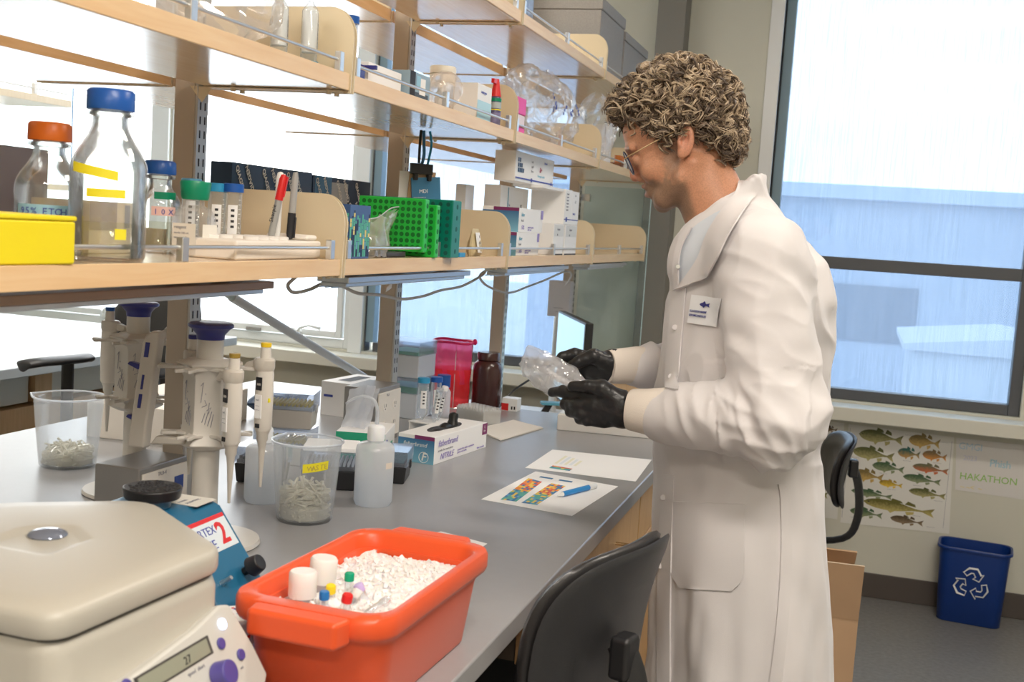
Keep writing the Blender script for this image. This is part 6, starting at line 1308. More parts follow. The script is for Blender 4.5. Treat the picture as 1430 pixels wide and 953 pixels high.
def fish(t, c, x, z, L, hr, col, tilt=-0.06):
    g = G(); h = L*hr; top = []; bot = []
    for i in range(15):
        u = i/14; prof = (math.sin(PI*min(1, u*1.02)**0.72))**0.85*(1-0.55*max(0, u-0.55)/0.45) if u > 0 else 0
        if u > 0.86: prof = 0.16+0.0*u
        top.append((-L/2+L*0.86*u, h*0.5*prof)); bot.append((-L/2+L*0.86*u, -h*0.46*prof))
    tx = L*0.36; body = top[:]+[(tx+0.02*L, h*0.12), (L/2, h*0.42), (L*0.455, 0), (L/2, -h*0.40), (tx+0.02*L, -h*0.10)]+bot[::-1]
    fins = [[(-0.12*L, h*0.42), (-0.10*L, h*0.72), (0.02*L, h*0.60), (0.06*L, h*0.40)], [(0.08*L, h*0.35), (0.12*L, h*0.68), (0.22*L, h*0.50), (0.24*L, h*0.25)], [(0.10*L, -h*0.30), (0.13*L, -h*0.62), (0.22*L, -h*0.42), (0.22*L, -h*0.2)], [(-0.16*L, -h*0.38), (-0.10*L, -h*0.66), (-0.04*L, -h*0.40)]]
    T = Matrix(((math.cos(tilt), -math.sin(tilt), 0, x-c.x), (0, 0, -1, -0.0009), (math.sin(tilt), math.cos(tilt), 0, z-c.z), (0, 0, 0, 1)))
    n = len(top)
    vs = [(p[0], p[1], 0) for p in top]+[(p[0], p[1], 0) for p in bot]; fs = [(i, n+i, n+i+1, i+1) for i in range(n-1)]
    g.add([T @ Vector((a, b, 0.0002)) for a, b, _ in vs], fs)
    g.add([T @ Vector((a, b, 0.0002)) for a, b in ((top[-1][0]-0.02*L, h*0.10), (top[-1][0]-0.02*L, -h*0.09), (L/2, -h*0.40), (L*0.455, 0), (L/2, h*0.42))], [(0, 1, 2, 3, 4)])
    for f in fins: g.add([T @ Vector((a, b, 0.0001)) for a, b in f], [tuple(range(len(f)-1, -1, -1))])
    o = g.build('fish_drawing', FM[col], t)
    g2 = G(); ex = -L*0.42; vs = [T @ Vector((ex+0.012*L*math.cos(k), h*0.06+0.012*L*math.sin(k), 0.0004)) for k in [2*PI*i/8 for i in range(8)]]; g2.add(vs, [tuple(range(8))]); g2.build('eye', M_ink, o)
t, c = poster('fish_poster', 'white wall chart of many coloured freshwater fish under the big window', 'poster', [(0.012, 0.306), (0.452, 0.318), (0.432, 0.728), (0.008, 0.735)][::1], M_posterp)
for (x, z, L, hr, col) in [(0.143, 0.694, 0.180, 0.30, 'olive'), (0.317, 0.695, 0.126, 0.40, 'gold'), (0.119, 0.618, 0.170, 0.30, 'olive'), (0.261, 0.638, 0.090, 0.46, 'teal'), (0.363, 0.640, 0.097, 0.40, 'orange'), (0.184, 0.568, 0.130, 0.30, 'green'), (0.352, 0.583, 0.144, 0.24, 'red'), (0.104, 0.523, 0.130, 0.36, 'gold'),
        (0.201, 0.499, 0.096, 0.30, 'yellow'), (0.322, 0.534, 0.152, 0.22, 'green'), (0.128, 0.447, 0.170, 0.18, 'green'), (0.349, 0.477, 0.148, 0.23, 'olive'), (0.241, 0.404, 0.290, 0.16, 'pike'), (0.113, 0.361, 0.135, 0.26, 'green'), (0.279, 0.351, 0.134, 0.24, 'brown')]: fish(t, c, x, z, L, hr, col)
lettering(t, M_inkgrey, [('largemouth bass', 0.005, (x-c.x, -0.0012, z-c.z), (1, 0, 0), (0, 0, 1)) for x, z in ((0.24, 0.715), (0.38, 0.70), (0.03, 0.595), (0.24, 0.605), (0.36, 0.61), (0.15, 0.54), (0.30, 0.56), (0.05, 0.49), (0.19, 0.475), (0.29, 0.505), (0.06, 0.425), (0.38, 0.45), (0.30, 0.375), (0.05, 0.335), (0.36, 0.335))], 'captions')
G().box(0.016-c.x, 0.0172-c.x, -0.0010, -0.0008, 0.33-c.z, 0.72-c.z).box(0.425-c.x, 0.4262-c.x, -0.0010, -0.0008, 0.34-c.z, 0.71-c.z).build('border_line', M_inkgrey, t)
t, c = poster('fish_poster', 'second fish chart mostly hidden by the coat, left of the full fish chart', 'poster', [(-0.43, 0.322), (-0.002, 0.318), (-0.010, 0.738), (-0.44, 0.742)], M_posterp)
for (x, z, L, hr, col) in [(-0.067, 0.705, 0.062, 0.38, 'brown'), (-0.071, 0.637, 0.040, 0.4, 'brown'), (-0.17, 0.70, 0.10, 0.3, 'green'), (-0.17, 0.62, 0.10, 0.3, 'olive'), (-0.08, 0.55, 0.09, 0.3, 'green'), (-0.25, 0.5, 0.16, 0.25, 'pike'), (-0.12, 0.42, 0.14, 0.25, 'olive')]: fish(t, c, x, z, L, hr, col)
t, c = poster('handwritten_sign', 'white sheet reading HAKATHON in green marker beside the fish chart', 'sign', [(0.457, 0.508), (0.73, 0.500), (0.71, 0.727), (0.441, 0.727)], mat('sign_paper', (0.74, 0.72, 0.70), 0.6))
def ptx(s, sz, x, z, m, nm, k=0.9): lettering(t, m, [(s, sz, (x-c.x, -0.0012, z-c.z), (1, 0, 0.0), (0, 0, 1), dict(space=k))], nm)
ptx('GMGI', 0.040, 0.452, 0.682, mat('marker_paleblue', (0.48, 0.63, 0.74), 0.6), 'blue_lettering')
ptx('2023', 0.030, 0.475, 0.637, mat('marker_palelilac', (0.60, 0.60, 0.72), 0.6), 'lilac_lettering')
ptx('Phish', 0.044, 0.578, 0.622, mat('marker_sky', (0.36, 0.60, 0.72), 0.6), 'sky_lettering')
ptx('HAKATHON', 0.041, 0.468, 0.556, mat('marker_green', (0.30, 0.55, 0.12), 0.6), 'green_lettering', 0.95)
ptx('~ ~<  ~', 0.030, 0.475, 0.515, mat('marker_yellow', (0.80, 0.66, 0.28), 0.6), 'yellow_marks')
# bin
M_bin = mat('bin_blue', (0.003, 0.035, 0.21), 0.38, bump=0.02, bscale=300)
t = thing('recycling_bin', 'blue rectangular recycling bin with white arrows against the wall', 'bin', (0.545, 4.945, 0), math.radians(-6))
def rb(w_, d_, z, r): return [Vector((x, y, z)) for x, y in rrect(w_, d_, r, 7)]
G().loft([rb(0.232, 0.130, 0, 0.03), rb(0.240, 0.138, 0.004, 0.032), rb(0.268, 0.172, 0.300, 0.042), rb(0.284, 0.188, 0.302, 0.046), rb(0.286, 0.190, 0.309, 0.046), rb(0.282, 0.186, 0.313, 0.046), rb(0.266, 0.170, 0.312, 0.042), rb(0.232, 0.130, 0.006, 0.028)]).build('bin', M_bin, t, ang=60)
def bp_(x, z): return Vector((x, -(0.138+(0.172-0.138)*z/0.300)/2-0.0010, z))
g = G(); cz = 0.172
for k in range(3):
    rot = 2*PI*k/3
    arrow = [(-0.040, 0.026), (-0.018, 0.052), (0.012, 0.052), (0.020, 0.040), (0.031, 0.046), (0.020, 0.020), (-0.006, 0.020), (0.006, 0.028), (0.000, 0.036), (-0.012, 0.036), (-0.024, 0.018)]
    pts = [(-0.012, 0.058), (0.016, 0.058), (0.029, 0.036), (0.038, 0.041), (0.024, 0.012), (0.002, 0.020), (0.011, 0.027), (0.004, 0.040), (-0.004, 0.040), (-0.018, 0.028), (-0.030, 0.040)]
    P = [(x*math.cos(rot)+z*math.sin(rot), -x*math.sin(rot)+z*math.cos(rot)) for x, z in pts]
    g.tube([bp_(x*1.12, cz+z*1.12) for x, z in P], 0.0056, 6, closed=True, flat=0.5)
g.build('recycling_arrows', M_white, t)
# left bench shelving end, seen far left between the bottles
t = thing('shelf_unit', 'pale shelf of the next bench with a white rail, far left behind the bottles', 'shelf', (-3.45, 3.4, BZ))
G().box(-0.20, 0.15, -1.2, 0.83, 0.955, 0.985).build('shelf_board', M_cabpale, t, bevel=0.002)
G().box(-0.20, 0.15, -1.2, 0.83, 0.60, 0.625).build('shelf_board', M_cabpale, t, bevel=0.002)
G().tube([(0.14, -1.18, 1.01), (0.14, 0.81, 1.01)], 0.004, 8).build('rail', M_white, t)
for yy in (-0.6, 0.0, 0.60): G().box(0.132, 0.148, yy, yy+0.02, 0.986, 1.03).build('rail_post', M_white, t)
for yy in (-0.9, 0.35): G().box(-0.22, -0.17, yy, yy+0.05, 0, 1.7).build('upright', M_post, t)
G().box(-0.20, 0.15, 0.831, 0.837, 0.50, 1.06).build('end_glass', M_acryl, t)
G().box(0.1505, 0.154, 0.831, 0.837, 0.50, 1.06).build('glass_edge', M_midb, t)
for k, (mm, dy) in enumerate(((M_black, -0.65), (M_green, -0.55), (M_card, -0.48), (M_card, -0.40))):
    carton('binder', ['black binder', 'green binder', 'white binder', 'white folder'][k]+' standing on the pale shelf of the next bench', 'binder', (-3.40, 3.4+dy+0.25, BZ+0.6252), (0.22, 0.06, 0.28), mm)
carton('tip_refill', 'teal-topped white box on the pale shelf of the next bench', 'box', (-3.38, 3.80, BZ+0.6252), (0.12, 0.13, 0.12), M_card, 0, decals=[('+x', 0, 1, 0.7, 1, M_kgreen, 'teal_band'), ('-y', 0, 1, 0.7, 1, M_kgreen, 'teal_band')])
# ---------------------------------------------------------------- the person: distance fields turned into continuous surfaces
from mathutils.bvhtree import BVHTree
def A3(p): return np.array(p, dtype=np.float32)
def sd_sph(P, c, r): return np.linalg.norm(P-A3(c), axis=-1)-r
def sd_ell(P, c, r, R=None):
    q = P-A3(c)
    if R is not None: q = q @ R
    r = A3(r); k0 = np.linalg.norm(q/r, axis=-1); k1 = np.linalg.norm(q/(r*r), axis=-1)+1e-9; return k0*(k0-1.0)/k1
def sd_cap(P, a, b, ra, rb=None):
    rb = ra if rb is None else rb; a, b = A3(a), A3(b); d = b-a; t = np.clip(((P-a) @ d)/(d @ d), 0, 1)
    return np.linalg.norm(P-a-t[..., None]*d, axis=-1)-(ra+(rb-ra)*t)
def smin(a, b, k): h = np.maximum(k-np.abs(a-b), 0)/k; return np.minimum(a, b)-h*h*k*0.25
def smax(a, b, k): return -smin(-a, -b, k)
def surfnet(f, lo, hi, h):
    n = [int(math.ceil((hi[i]-lo[i])/h))+1 for i in range(3)]
    ax = [lo[i]+h*np.arange(n[i], dtype=np.float32) for i in range(3)]
    F = np.empty(n, dtype=np.float32)
    step = max(1, int(4e5/(n[1]*n[2])))
    for i in range(0, n[0], step):
        X, Y, Z = np.meshgrid(ax[0][i:i+step], ax[1], ax[2], indexing='ij'); F[i:i+step] = f(np.stack([X, Y, Z], -1).astype(np.float32))
    acc = np.zeros((n[0], n[1], n[2], 3), np.float32); cnt = np.zeros(n, np.float32); quads = []
    S = F < 0
    for a in range(3):
        s0 = [slice(None)]*3; s1 = [slice(None)]*3; s0[a] = slice(0, -1); s1[a] = slice(1, None)
        cr_ = S[tuple(s0)] != S[tuple(s1)]; idx = np.argwhere(cr_)
        b, c = (a+1) % 3, (a+2) % 3
        ok = (idx[:, b] > 0) & (idx[:, c] > 0) & (idx[:, b] < n[b]-1) & (idx[:, c] < n[c]-1); idx = idx[ok]
        i2 = idx.copy(); i2[:, a] += 1
        f0 = F[tuple(idx.T)]; f1 = F[tuple(i2.T)]; t = f0/(f0-f1); p = idx.astype(np.float32).copy(); p[:, a] += t
        cells = []
        for (db, dc) in ((0, 0), (-1, 0), (-1, -1), (0, -1)):
            k = idx.copy(); k[:, b] += db; k[:, c] += dc; np.add.at(acc, tuple(k.T), p); np.add.at(cnt, tuple(k.T), 1); cells.append(k)
        flip = f0 < 0
        q = np.stack(cells, 1); q[~flip] = q[~flip][:, ::-1]; quads.append(q)
    ids = -np.ones(n, np.int64); m = cnt > 0; ids[m] = np.arange(int(m.sum()))
    V = acc[m]/cnt[m][:, None]*h+np.array(lo, np.float32)
    Q = np.concatenate(quads); Qi = ids[Q[..., 0], Q[..., 1], Q[..., 2]]
    return V, Qi
def npmesh(name, V, Q, mats, parent, origin, smooth=0, cols=None):
    me = bpy.data.meshes.new(name); V = V-np.array(origin)
    me.vertices.add(len(V)); me.vertices.foreach_set('co', V.astype(np.float32).ravel()); me.loops.add(Q.size); me.loops.foreach_set('vertex_index', Q.ravel().astype(np.int32))
    me.polygons.add(len(Q)); me.polygons.foreach_set('loop_start', np.arange(0, Q.size, 4, dtype=np.int32)); me.polygons.foreach_set('loop_total', np.full(len(Q), 4, np.int32))
    me.polygons.foreach_set('use_smooth', [True]*len(Q)); me.update(calc_edges=True); me.validate()
    for m in (mats if isinstance(mats, list) else [mats]): me.materials.append(m)
    if cols is not None:
        at = me.color_attributes.new('Tone', 'FLOAT_COLOR', 'POINT'); at.data.foreach_set('color', np.concatenate([cols, np.ones((len(V), 1))], 1).astype(np.float32).ravel())
    o = bpy.data.objects.new(name, me); COL.objects.link(o); o.parent = parent
    return o
def relax(V, Q, it, lam=0.5):
    E = np.concatenate([Q[:, [0, 1]], Q[:, [1, 2]], Q[:, [2, 3]], Q[:, [3, 0]]]); 
    for _ in range(it):
        s = np.zeros_like(V); c = np.zeros(len(V)); np.add.at(s, E[:, 0], V[E[:, 1]]); np.add.at(s, E[:, 1], V[E[:, 0]]); np.add.at(c, E[:, 0], 1); np.add.at(c, E[:, 1], 1); V = V+lam*(s/c[:, None]-V)
    return V
def vnormals(V, Q):
    n = np.cross(V[Q[:, 2]]-V[Q[:, 0]], V[Q[:, 3]]-V[Q[:, 1]]); N = np.zeros_like(V)
    for k in range(4): np.add.at(N, Q[:, k], n)
    return N/(np.linalg.norm(N, axis=1, keepdims=True)+1e-12)
PO = (-0.20, 2.15, 0.0)
person = thing('person', 'curly-haired man in glasses, white lab coat and black gloves, looking down at a plastic pouch', 'person', PO)

def skin_mat():
    m = bpy.data.materials.new('skin'); m.use_nodes = True; n = m.node_tree; b = n.nodes['Principled BSDF']; a = n.nodes.new('ShaderNodeAttribute'); a.attribute_name = 'Tone'
    q = n.nodes.new('ShaderNodeTexNoise'); q.inputs['Scale'].default_value = 420; t = n.nodes.new('ShaderNodeTexCoord'); n.links.new(t.outputs['Object'], q.inputs['Vector'])
    hv = n.nodes.new('ShaderNodeMixRGB'); hv.blend_type = 'MULTIPLY'; hv.inputs[0].default_value = 0.45; n.links.new(a.outputs['Color'], hv.inputs[1])
    r = n.nodes.new('ShaderNodeValToRGB'); r.color_ramp.elements[0].position = 0.35; r.color_ramp.elements[0].color = (0.62, 0.60, 0.58, 1); r.color_ramp.elements[1].position = 0.6; n.links.new(q.outputs['Fac'], r.inputs[0]); n.links.new(r.outputs[0], hv.inputs[2])
    n.links.new(hv.outputs[0], b.inputs['Base Color']); b.inputs['Roughness'].default_value = 0.48; b.inputs['Subsurface Weight'].default_value = 0.12; b.inputs['Subsurface Radius'].default_value = (0.012, 0.005, 0.003); b.inputs['Subsurface Scale'].default_value = 1.0
    bp = n.nodes.new('ShaderNodeBump'); bp.inputs['Strength'].default_value = 0.18; bp.inputs['Distance'].default_value = 0.001; n.links.new(q.outputs['Fac'], bp.inputs['Height']); n.links.new(bp.outputs[0], b.inputs['Normal']); return m
M_skin = skin_mat()
# head frame: u towards the back of the head, v up, w towards the left ear; one unit = 1.31 mm
HS = 0.00131; HO = np.array([-0.3384, 2.13, 1.6525]); HU = np.array([0.9990, 0.0, 0.041]); HV = np.array([-0.079, 0.0, 0.9969]); HW = np.array([0.0, -1.0, 0.0])
HB = np.stack([HU, HV, HW])           # rows
def H2W(p): p = np.asarray(p, float); return HO+(p @ HB)*HS
HBi = np.linalg.inv(HB)
def W2H(P): return ((P-HO.astype(np.float32)) @ HBi.astype(np.float32))/HS
def rot_uv(a): c, s = math.cos(a), math.sin(a); return np.array([[c, -s, 0], [s, c, 0], [0, 0, 1]], np.float32)
def head_sdf(P):
    q = W2H(P); m = q.copy(); m[..., 2] = np.abs(m[..., 2])
    d = sd_ell(q, (0, 34, 0), (75, 66, 55), rot_uv(-0.12)); d = smin(d, sd_ell(q, (-41, 14, 0), (40, 34, 40)), 10)
    f = sd_ell(q, (-25, -22, 0), (37, 62, 41), rot_uv(0.48)); d = smin(d, f, 12)
    d = smin(d, sd_cap(m, (8, -52, 37), (-18, -77, 16), 14, 13.5), 12)
    d = smin(d, sd_cap(m, (-22, -78, 14), (-24, -84, 0), 12.5, 13), 10)
    d = smin(d, sd_sph(q, (-26, -86, 0), 9.5), 6)
    d = smin(d, sd_sph(m, (-38, -40, 25), 14), 12)
    d = smin(d, sd_ell(q, (-37, -65, 0), (12, 16, 16), rot_uv(0.4)), 7)
    d = smin(d, sd_cap(m, (-72, -9, 5), (-62, -9, 34), 6.0, 5), 7)           # brow ridge
    d = smax(d, -sd_sph(m, (-74, -25, 21), 10.5), 7)                         # eye sockets
    d = smin(d, sd_ell(m, (-56, -26, 20), (9.5, 8.5, 10)), 3)                # closed-down lids
    n = sd_cap(q, (-71, -18, 0), (-64, -47, 0), 4.4, 7.6); n = smin(n, sd_sph(m, (-55, -50, 7.5), 5.8), 4); d = smin(d, n, 5)
    d = smax(d, -sd_sph(m, (-57, -55.5, 5.0), 2.4), 1.5)                     # nostrils
    d = smin(d, sd_cap(m, (-46, -62.5, 9), (-52, -61, 0), 2.8, 3.6), 3)      # lips
    d = smin(d, sd_cap(m, (-41, -72, 9), (-46.5, -73, 0), 3.0, 4.2), 3)
    d = smax(d, -sd_cap(m, (-44, -67.5, 13), (-53, -67, 0), 1.0, 1.3), 2.0)
    neck = sd_cap(q, (26, -38, 0), (66, -128, -2), 45, 49); neck = smax(neck, -(q[..., 1]+150), 4); d = smin(d, neck, 13)
    d = smin(d, sd_cap(m, (24, -30, 44), (22, -100, 16), 9, 8), 14)          # neck muscle
    e = sd_ell(m, (16, -2, 56), (11.5, 22, 5.0), rot_uv(-0.12)); e = smin(e, sd_ell(m, (10, -19, 54), (6, 7, 5)), 4)
    e = smax(e, -sd_ell(m, (15, 1, 62), (6.5, 13, 6.0), rot_uv(-0.12)), 2.5); e = smin(e, sd_cap(m, (7, -4, 58), (9, -9, 58), 2.6, 2.4), 2); d = smin(d, e, 2.5)
    return d*HS
lo = H2W((-85, -135, 72)); hi = H2W((115, 108, -72))
V, Q = surfnet(head_sdf, (-0.470, 2.030, 1.470), (-0.165, 2.230, 1.800), 0.0021)
V = relax(V, Q, 1, 0.4)
hq = W2H(V.astype(np.float32)); u_, v_, w_ = hq[:, 0], hq[:, 1], np.abs(hq[:, 2])
base = np.tile(np.array([[0.57, 0.275, 0.16]]), (len(V), 1))
def blendc(mask, c): global base; base = base*(1-mask[:, None])+np.array(c)[None]*mask[:, None]
def sst(x, a, b): t = np.clip((x-a)/(b-a), 0, 1); return t*t*(3-2*t)
jit = np.array([nz3(*p, 0.16) for p in hq])*8
beard = sst(-v_+jit, 46, 62)*(1-sst(u_+0.25*v_, -6, 8))*(1-sst(-v_, 96, 112)*0.5)
side = sst(u_+jit*0.4, -20, -12)*(1-sst(u_, 2, 8))*sst(v_, -62, -40)*(1-sst(v_, 0, 12))
blendc(np.clip(beard*0.95+side*0.7, 0, 0.9), (0.25, 0.155, 0.10))
blendc(np.exp(-((u_+49)/5)**2-((v_+62)/3.2)**2-(w_/9)**2)*0.7+np.exp(-((u_+45)/5)**2-((v_+73)/3.6)**2-(w_/9)**2)*0.7, (0.55, 0.20, 0.16))
blendc(np.exp(-((u_+62)/10)**2-((v_+50)/9)**2)*0.45, (0.66, 0.25, 0.17))
blendc(np.exp(-((u_-16)/14)**2-((v_+2)/22)**2)*(w_ > 50)*0.5, (0.66, 0.26, 0.18))
blendc(np.exp(-((u_+66)/8)**2-((v_+9)/3.4)**2)*(w_ > 6)*(w_ < 36)*0.75, (0.15, 0.09, 0.05))
body = npmesh('body', V, Q, M_skin, person, PO, cols=base)

# glasses
M_frame = mat('glasses_frame', (0.02, 0.03, 0.07), 0.25); M_temple = mat('glasses_temple', (0.50, 0.34, 0.18), 0.35, metal=0.5)
M_lens = clear('lens', (0.80, 0.86, 1.0), 1.0, 0.06, (0.30, 0.40, 0.80), 0.02, 0.3)
def hv(u, v, w): p = H2W((u, v, w)); return Vector(p)-Vector(PO)
g = G(); nd = Vector((0.86, -0.50, 0))
for s in (-1, 1):
    ring_ = []
    for k in range(28):
        a = 2*PI*k/28; ring_.append(hv(-76-0.48*15*math.sin(a)+0.30*abs(s*24+17*math.cos(a)), -30+15.5*math.sin(a), s*24+18*math.cos(a)))
    g.tube(ring_, 0.0014, 6, closed=True)
g.tube([hv(-75, -24, -7), hv(-77.5, -21, 0), hv(-75, -24, 7)], 0.0013, 6)
fr_ = g.build('glasses_frame', M_frame, person)
g = G()
for s in (-1, 1):
    g.add([hv(-76-0.48*15*math.sin(a)+0.30*abs(s*24+17*math.cos(a)), -30+15*math.sin(a), s*24+17.5*math.cos(a)) for a in [2*PI*k/28 for k in range(28)]], [tuple(range(28))])
g.build('lens', M_lens, fr_)
for s in (-1, 1): G().tube([hv(-70, -25, s*42), hv(-66, -23, s*47), hv(-30, -4, s*52), hv(8, 14, s*59), hv(22, 12, s*60)], [0.0016, 0.0013, 0.0011, 0.0012, 0.0012], 6).build('temple_arm', M_temple, fr_)

# hair: a lumpy cap with curled locks
M_h = [mat('hair_dark', (0.085, 0.058, 0.040), 0.55, var=0.3, vscale=60), mat('hair_mid', (0.21, 0.15, 0.10), 0.5, var=0.25, vscale=60), mat('hair_light', (0.54, 0.42, 0.29), 0.45, var=0.2, vscale=60)]
def hairline(u, v):
    if u < -55: return v > 26
    if u < -14: return v > 26-(u+55)*0.55
    if u < 1: return v > -2
    if u < 30: return v > 17
    return v > 17-(u-30)*1.25
def hair_sdf(P):
    q = W2H(P); d = sd_ell(q, (2, 42, 0), (82, 72, 62), rot_uv(-0.08)); d = smin(d, sd_ell(q, (-62, 50, 0), (30, 26, 44)), 14); d = smin(d, sd_ell(q, (60, 4, 0), (24, 34, 44)), 12)
    u, v = q[..., 0], q[..., 1]
    L = np.interp(u, [-140, -75, -55, -14, -13, 1, 2, 30, 31, 90], [34, 34, 28, 6, 2, 2, 20, 20, 12, -40])
    d = d+2.6*np.sin(q[..., 0]*0.22+1)*np.sin(q[..., 1]*0.25)*np.sin(q[..., 2]*0.24+0.5)
    return smax(d, L-v, 5)*HS
V, Q = surfnet(hair_sdf, (-0.485, 2.03, 1.58), (-0.195, 2.23, 1.83), 0.0036); V = relax(V, Q, 2)
hair = npmesh('hair', V, Q, M_h[0], person, PO)
rdh = random.Random(4); gs = G(); count = 0
HVq = W2H(V.astype(np.float32)); HN = vnormals(V, Q) @ HBi; okv = [i for i in range(len(V)) if HVq[i, 1] > np.interp(HVq[i, 0], [-140, -75, -55, -14, -13, 1, 2, 30, 31, 90], [36, 36, 30, 9, 4, 4, 23, 23, 14, -38])+1 and HVq[i, 2] > -56]
while count < 900:
    i_ = rdh.choice(okv); p = Vector([float(c) for c in HVq[i_]]); n = Vector([float(c) for c in HN[i_]])
    if n.length < 1e-6: continue
    n.normalize()
    if p.z < -10 and rdh.random() < 0.5: continue
    front = max(0, -p.x-30)/50
    flow = Vector((-0.55*front+0.10+rdh.uniform(-0.5, 0.5), -0.75+rdh.uniform(-0.5, 0.6)+(0.35 if p.y > 90 else 0), rdh.uniform(-0.6, 0.6)))
    tdir = (flow-n*flow.dot(n)).normalized(); bdir = n.cross(tdir)
    L = rdh.uniform(20, 34)*(0.75 if p.y < 25 else 1.0); rad = rdh.uniform(4.0, 8.0) if rdh.random() < 0.75 else rdh.uniform(8.0, 12.5); turns = rdh.uniform(0.9, 1.9); ph = rdh.uniform(0, 6.28); sgn = rdh.choice([-1, 1])
    tone = rdh.random(); mi = 0 if tone < 0.18 else (1 if tone < 0.54 else 2)
    if n.y < -0.05 and mi == 2: mi = 1  # locks facing down drop the light tone: shade put into their colour
    ns = 5
    for k in range(ns):
        off = Vector((rdh.uniform(-1, 1), rdh.uniform(-1, 1), rdh.uniform(-1, 1)))*2.6; pts = []; R = []; dph = rdh.uniform(-0.35, 0.35)
        for i in range(13):
            t = i/12; an = ph+dph+sgn*2*PI*turns*t; c = p-n*3+tdir*L*t+n*(4.5*math.sin(PI*min(1, t*1.15))+0.5)
            q = c+(n*math.cos(an)+bdir*math.sin(an))*rad*(0.45+0.55*t)+off*(0.5+0.5*t)
            pts.append(hv(q.x, q.y, q.z)); R.append((1.5-1.0*t)*0.00105 if i else 0.0012)
        gs.tube(pts, R, 4, m=min(2, max(0, mi+rdh.choice([0, 0, 0, -1, 1])))); 
    count += 1
gs.build('curls', M_h, hair, ang=80)

# ---- lab coat
TH = 0.349; FWD = np.array([-math.cos(TH), -math.sin(TH)]); LAT = np.array([math.sin(TH), -math.cos(TH)])
CZ = [0.36, 0.70, 0.95, 1.10, 1.25, 1.38, 1.45, 1.50, 1.56]
CXs = [-0.150, -0.160, -0.182, -0.197, -0.195, -0.190, -0.190, -0.21, -0.22]; CYs = [2.17]*9
CA = [0.235, 0.215, 0.200, 0.188, 0.198, 0.205, 0.175, 0.105, 0.05]; CB = [0.188, 0.168, 0.157, 0.150, 0.150, 0.143, 0.115, 0.080, 0.04]
SL, EL, WL = (-0.158, 1.985, 1.448), (-0.108, 1.922, 1.195), (-0.300, 1.960, 1.176)
SR, ER, WR = (-0.285, 2.345, 1.440), (-0.265, 2.440, 1.205), (-0.412, 2.240, 1.222)
def coat_sdf(P):
    x, y, z = P[..., 0], P[..., 1], P[..., 2]
    cx, cy, a, b = (np.interp(z, CZ, c) for c in (CXs, CYs, CA, CB))
    px = (x-cx)*FWD[0]+(y-cy)*FWD[1]; py = (x-cx)*LAT[0]+(y-cy)*LAT[1]
    # skirt pleats
    an = np.arctan2(py/a, px/b); pl = 0.0055*np.clip((1.08-z)/0.35, 0, 1)*(np.sin(an*7+0.6+1.2*z)+0.5*np.sin(an*13+2.0*z+1))
    k = np.sqrt((px/b)**2+(py/a)**2)+1e-6; d = (k-1)*np.minimum(a, b)*0.95-pl
    d = np.maximum(d, 0.40-z); d = smax(d, z-1.555, 0.02)
    d = smin(d, sd_cap(P, (-0.225, 2.145, 1.505), SL, 0.060, 0.070), 0.05); d = smin(d, sd_cap(P, (-0.245, 2.165, 1.495), SR, 0.058, 0.068), 0.05)
    d = smin(d, sd_cap(P, (-0.262, 2.133, 1.44), (-0.243, 2.133, 1.60), 0.078, 0.066), 0.025)
    d = smax(d, z-1.500-0.87*(x+0.302)-0.004, 0.006)
    la = smin(sd_cap(P, SL, EL, 0.071, 0.070), sd_cap(P, EL, WL, 0.068, 0.044), 0.03); d = smin(d, la, 0.018)
    ra = smin(sd_cap(P, SR, ER, 0.070, 0.068), sd_cap(P, ER, WR, 0.062, 0.040), 0.03); d = smin(d, ra, 0.02)
    return d
V, Q = surfnet(coat_sdf, (-0.50, 1.80, 0.38), (0.09, 2.56, 1.66), 0.0075); V = relax(V, Q, 2)
# one catmull-like refinement so that cloth folds have enough vertices
def refine(V, Q):
    E = np.sort(np.concatenate([Q[:, [0, 1]], Q[:, [1, 2]], Q[:, [2, 3]], Q[:, [3, 0]]]), axis=1); U, inv = np.unique(E, axis=0, return_inverse=True); inv = inv.ravel()
    nV = len(V); ne = len(U); em = (V[U[:, 0]]+V[U[:, 1]])/2; fc = V[Q].mean(1); e = inv.reshape(4, -1)+nV; f = np.arange(len(Q))+nV+ne
    q = np.concatenate([np.stack([Q[:, 0], e[0], f, e[3]], 1), np.stack([Q[:, 1], e[1], f, e[0]], 1), np.stack([Q[:, 2], e[2], f, e[1]], 1), np.stack([Q[:, 3], e[3], f, e[2]], 1)])
    return np.concatenate([V, em, fc]), q
V, Q = refine(V, Q); V = relax(V, Q, 1)
N = vnormals(V, Q); disp = np.zeros(len(V))
aEL, aSL, aWL = np.array(EL), np.array(SL), np.array(WL)
def segd(P, a, b):
    d = b-a; t = np.clip(((P-a) @ d)/(d @ d), 0, 1); return np.linalg.norm(P-a-t[:, None]*d, axis=1), t
dF, tF = segd(V, aEL, aWL); dU, tU = segd(V, aSL, aEL)
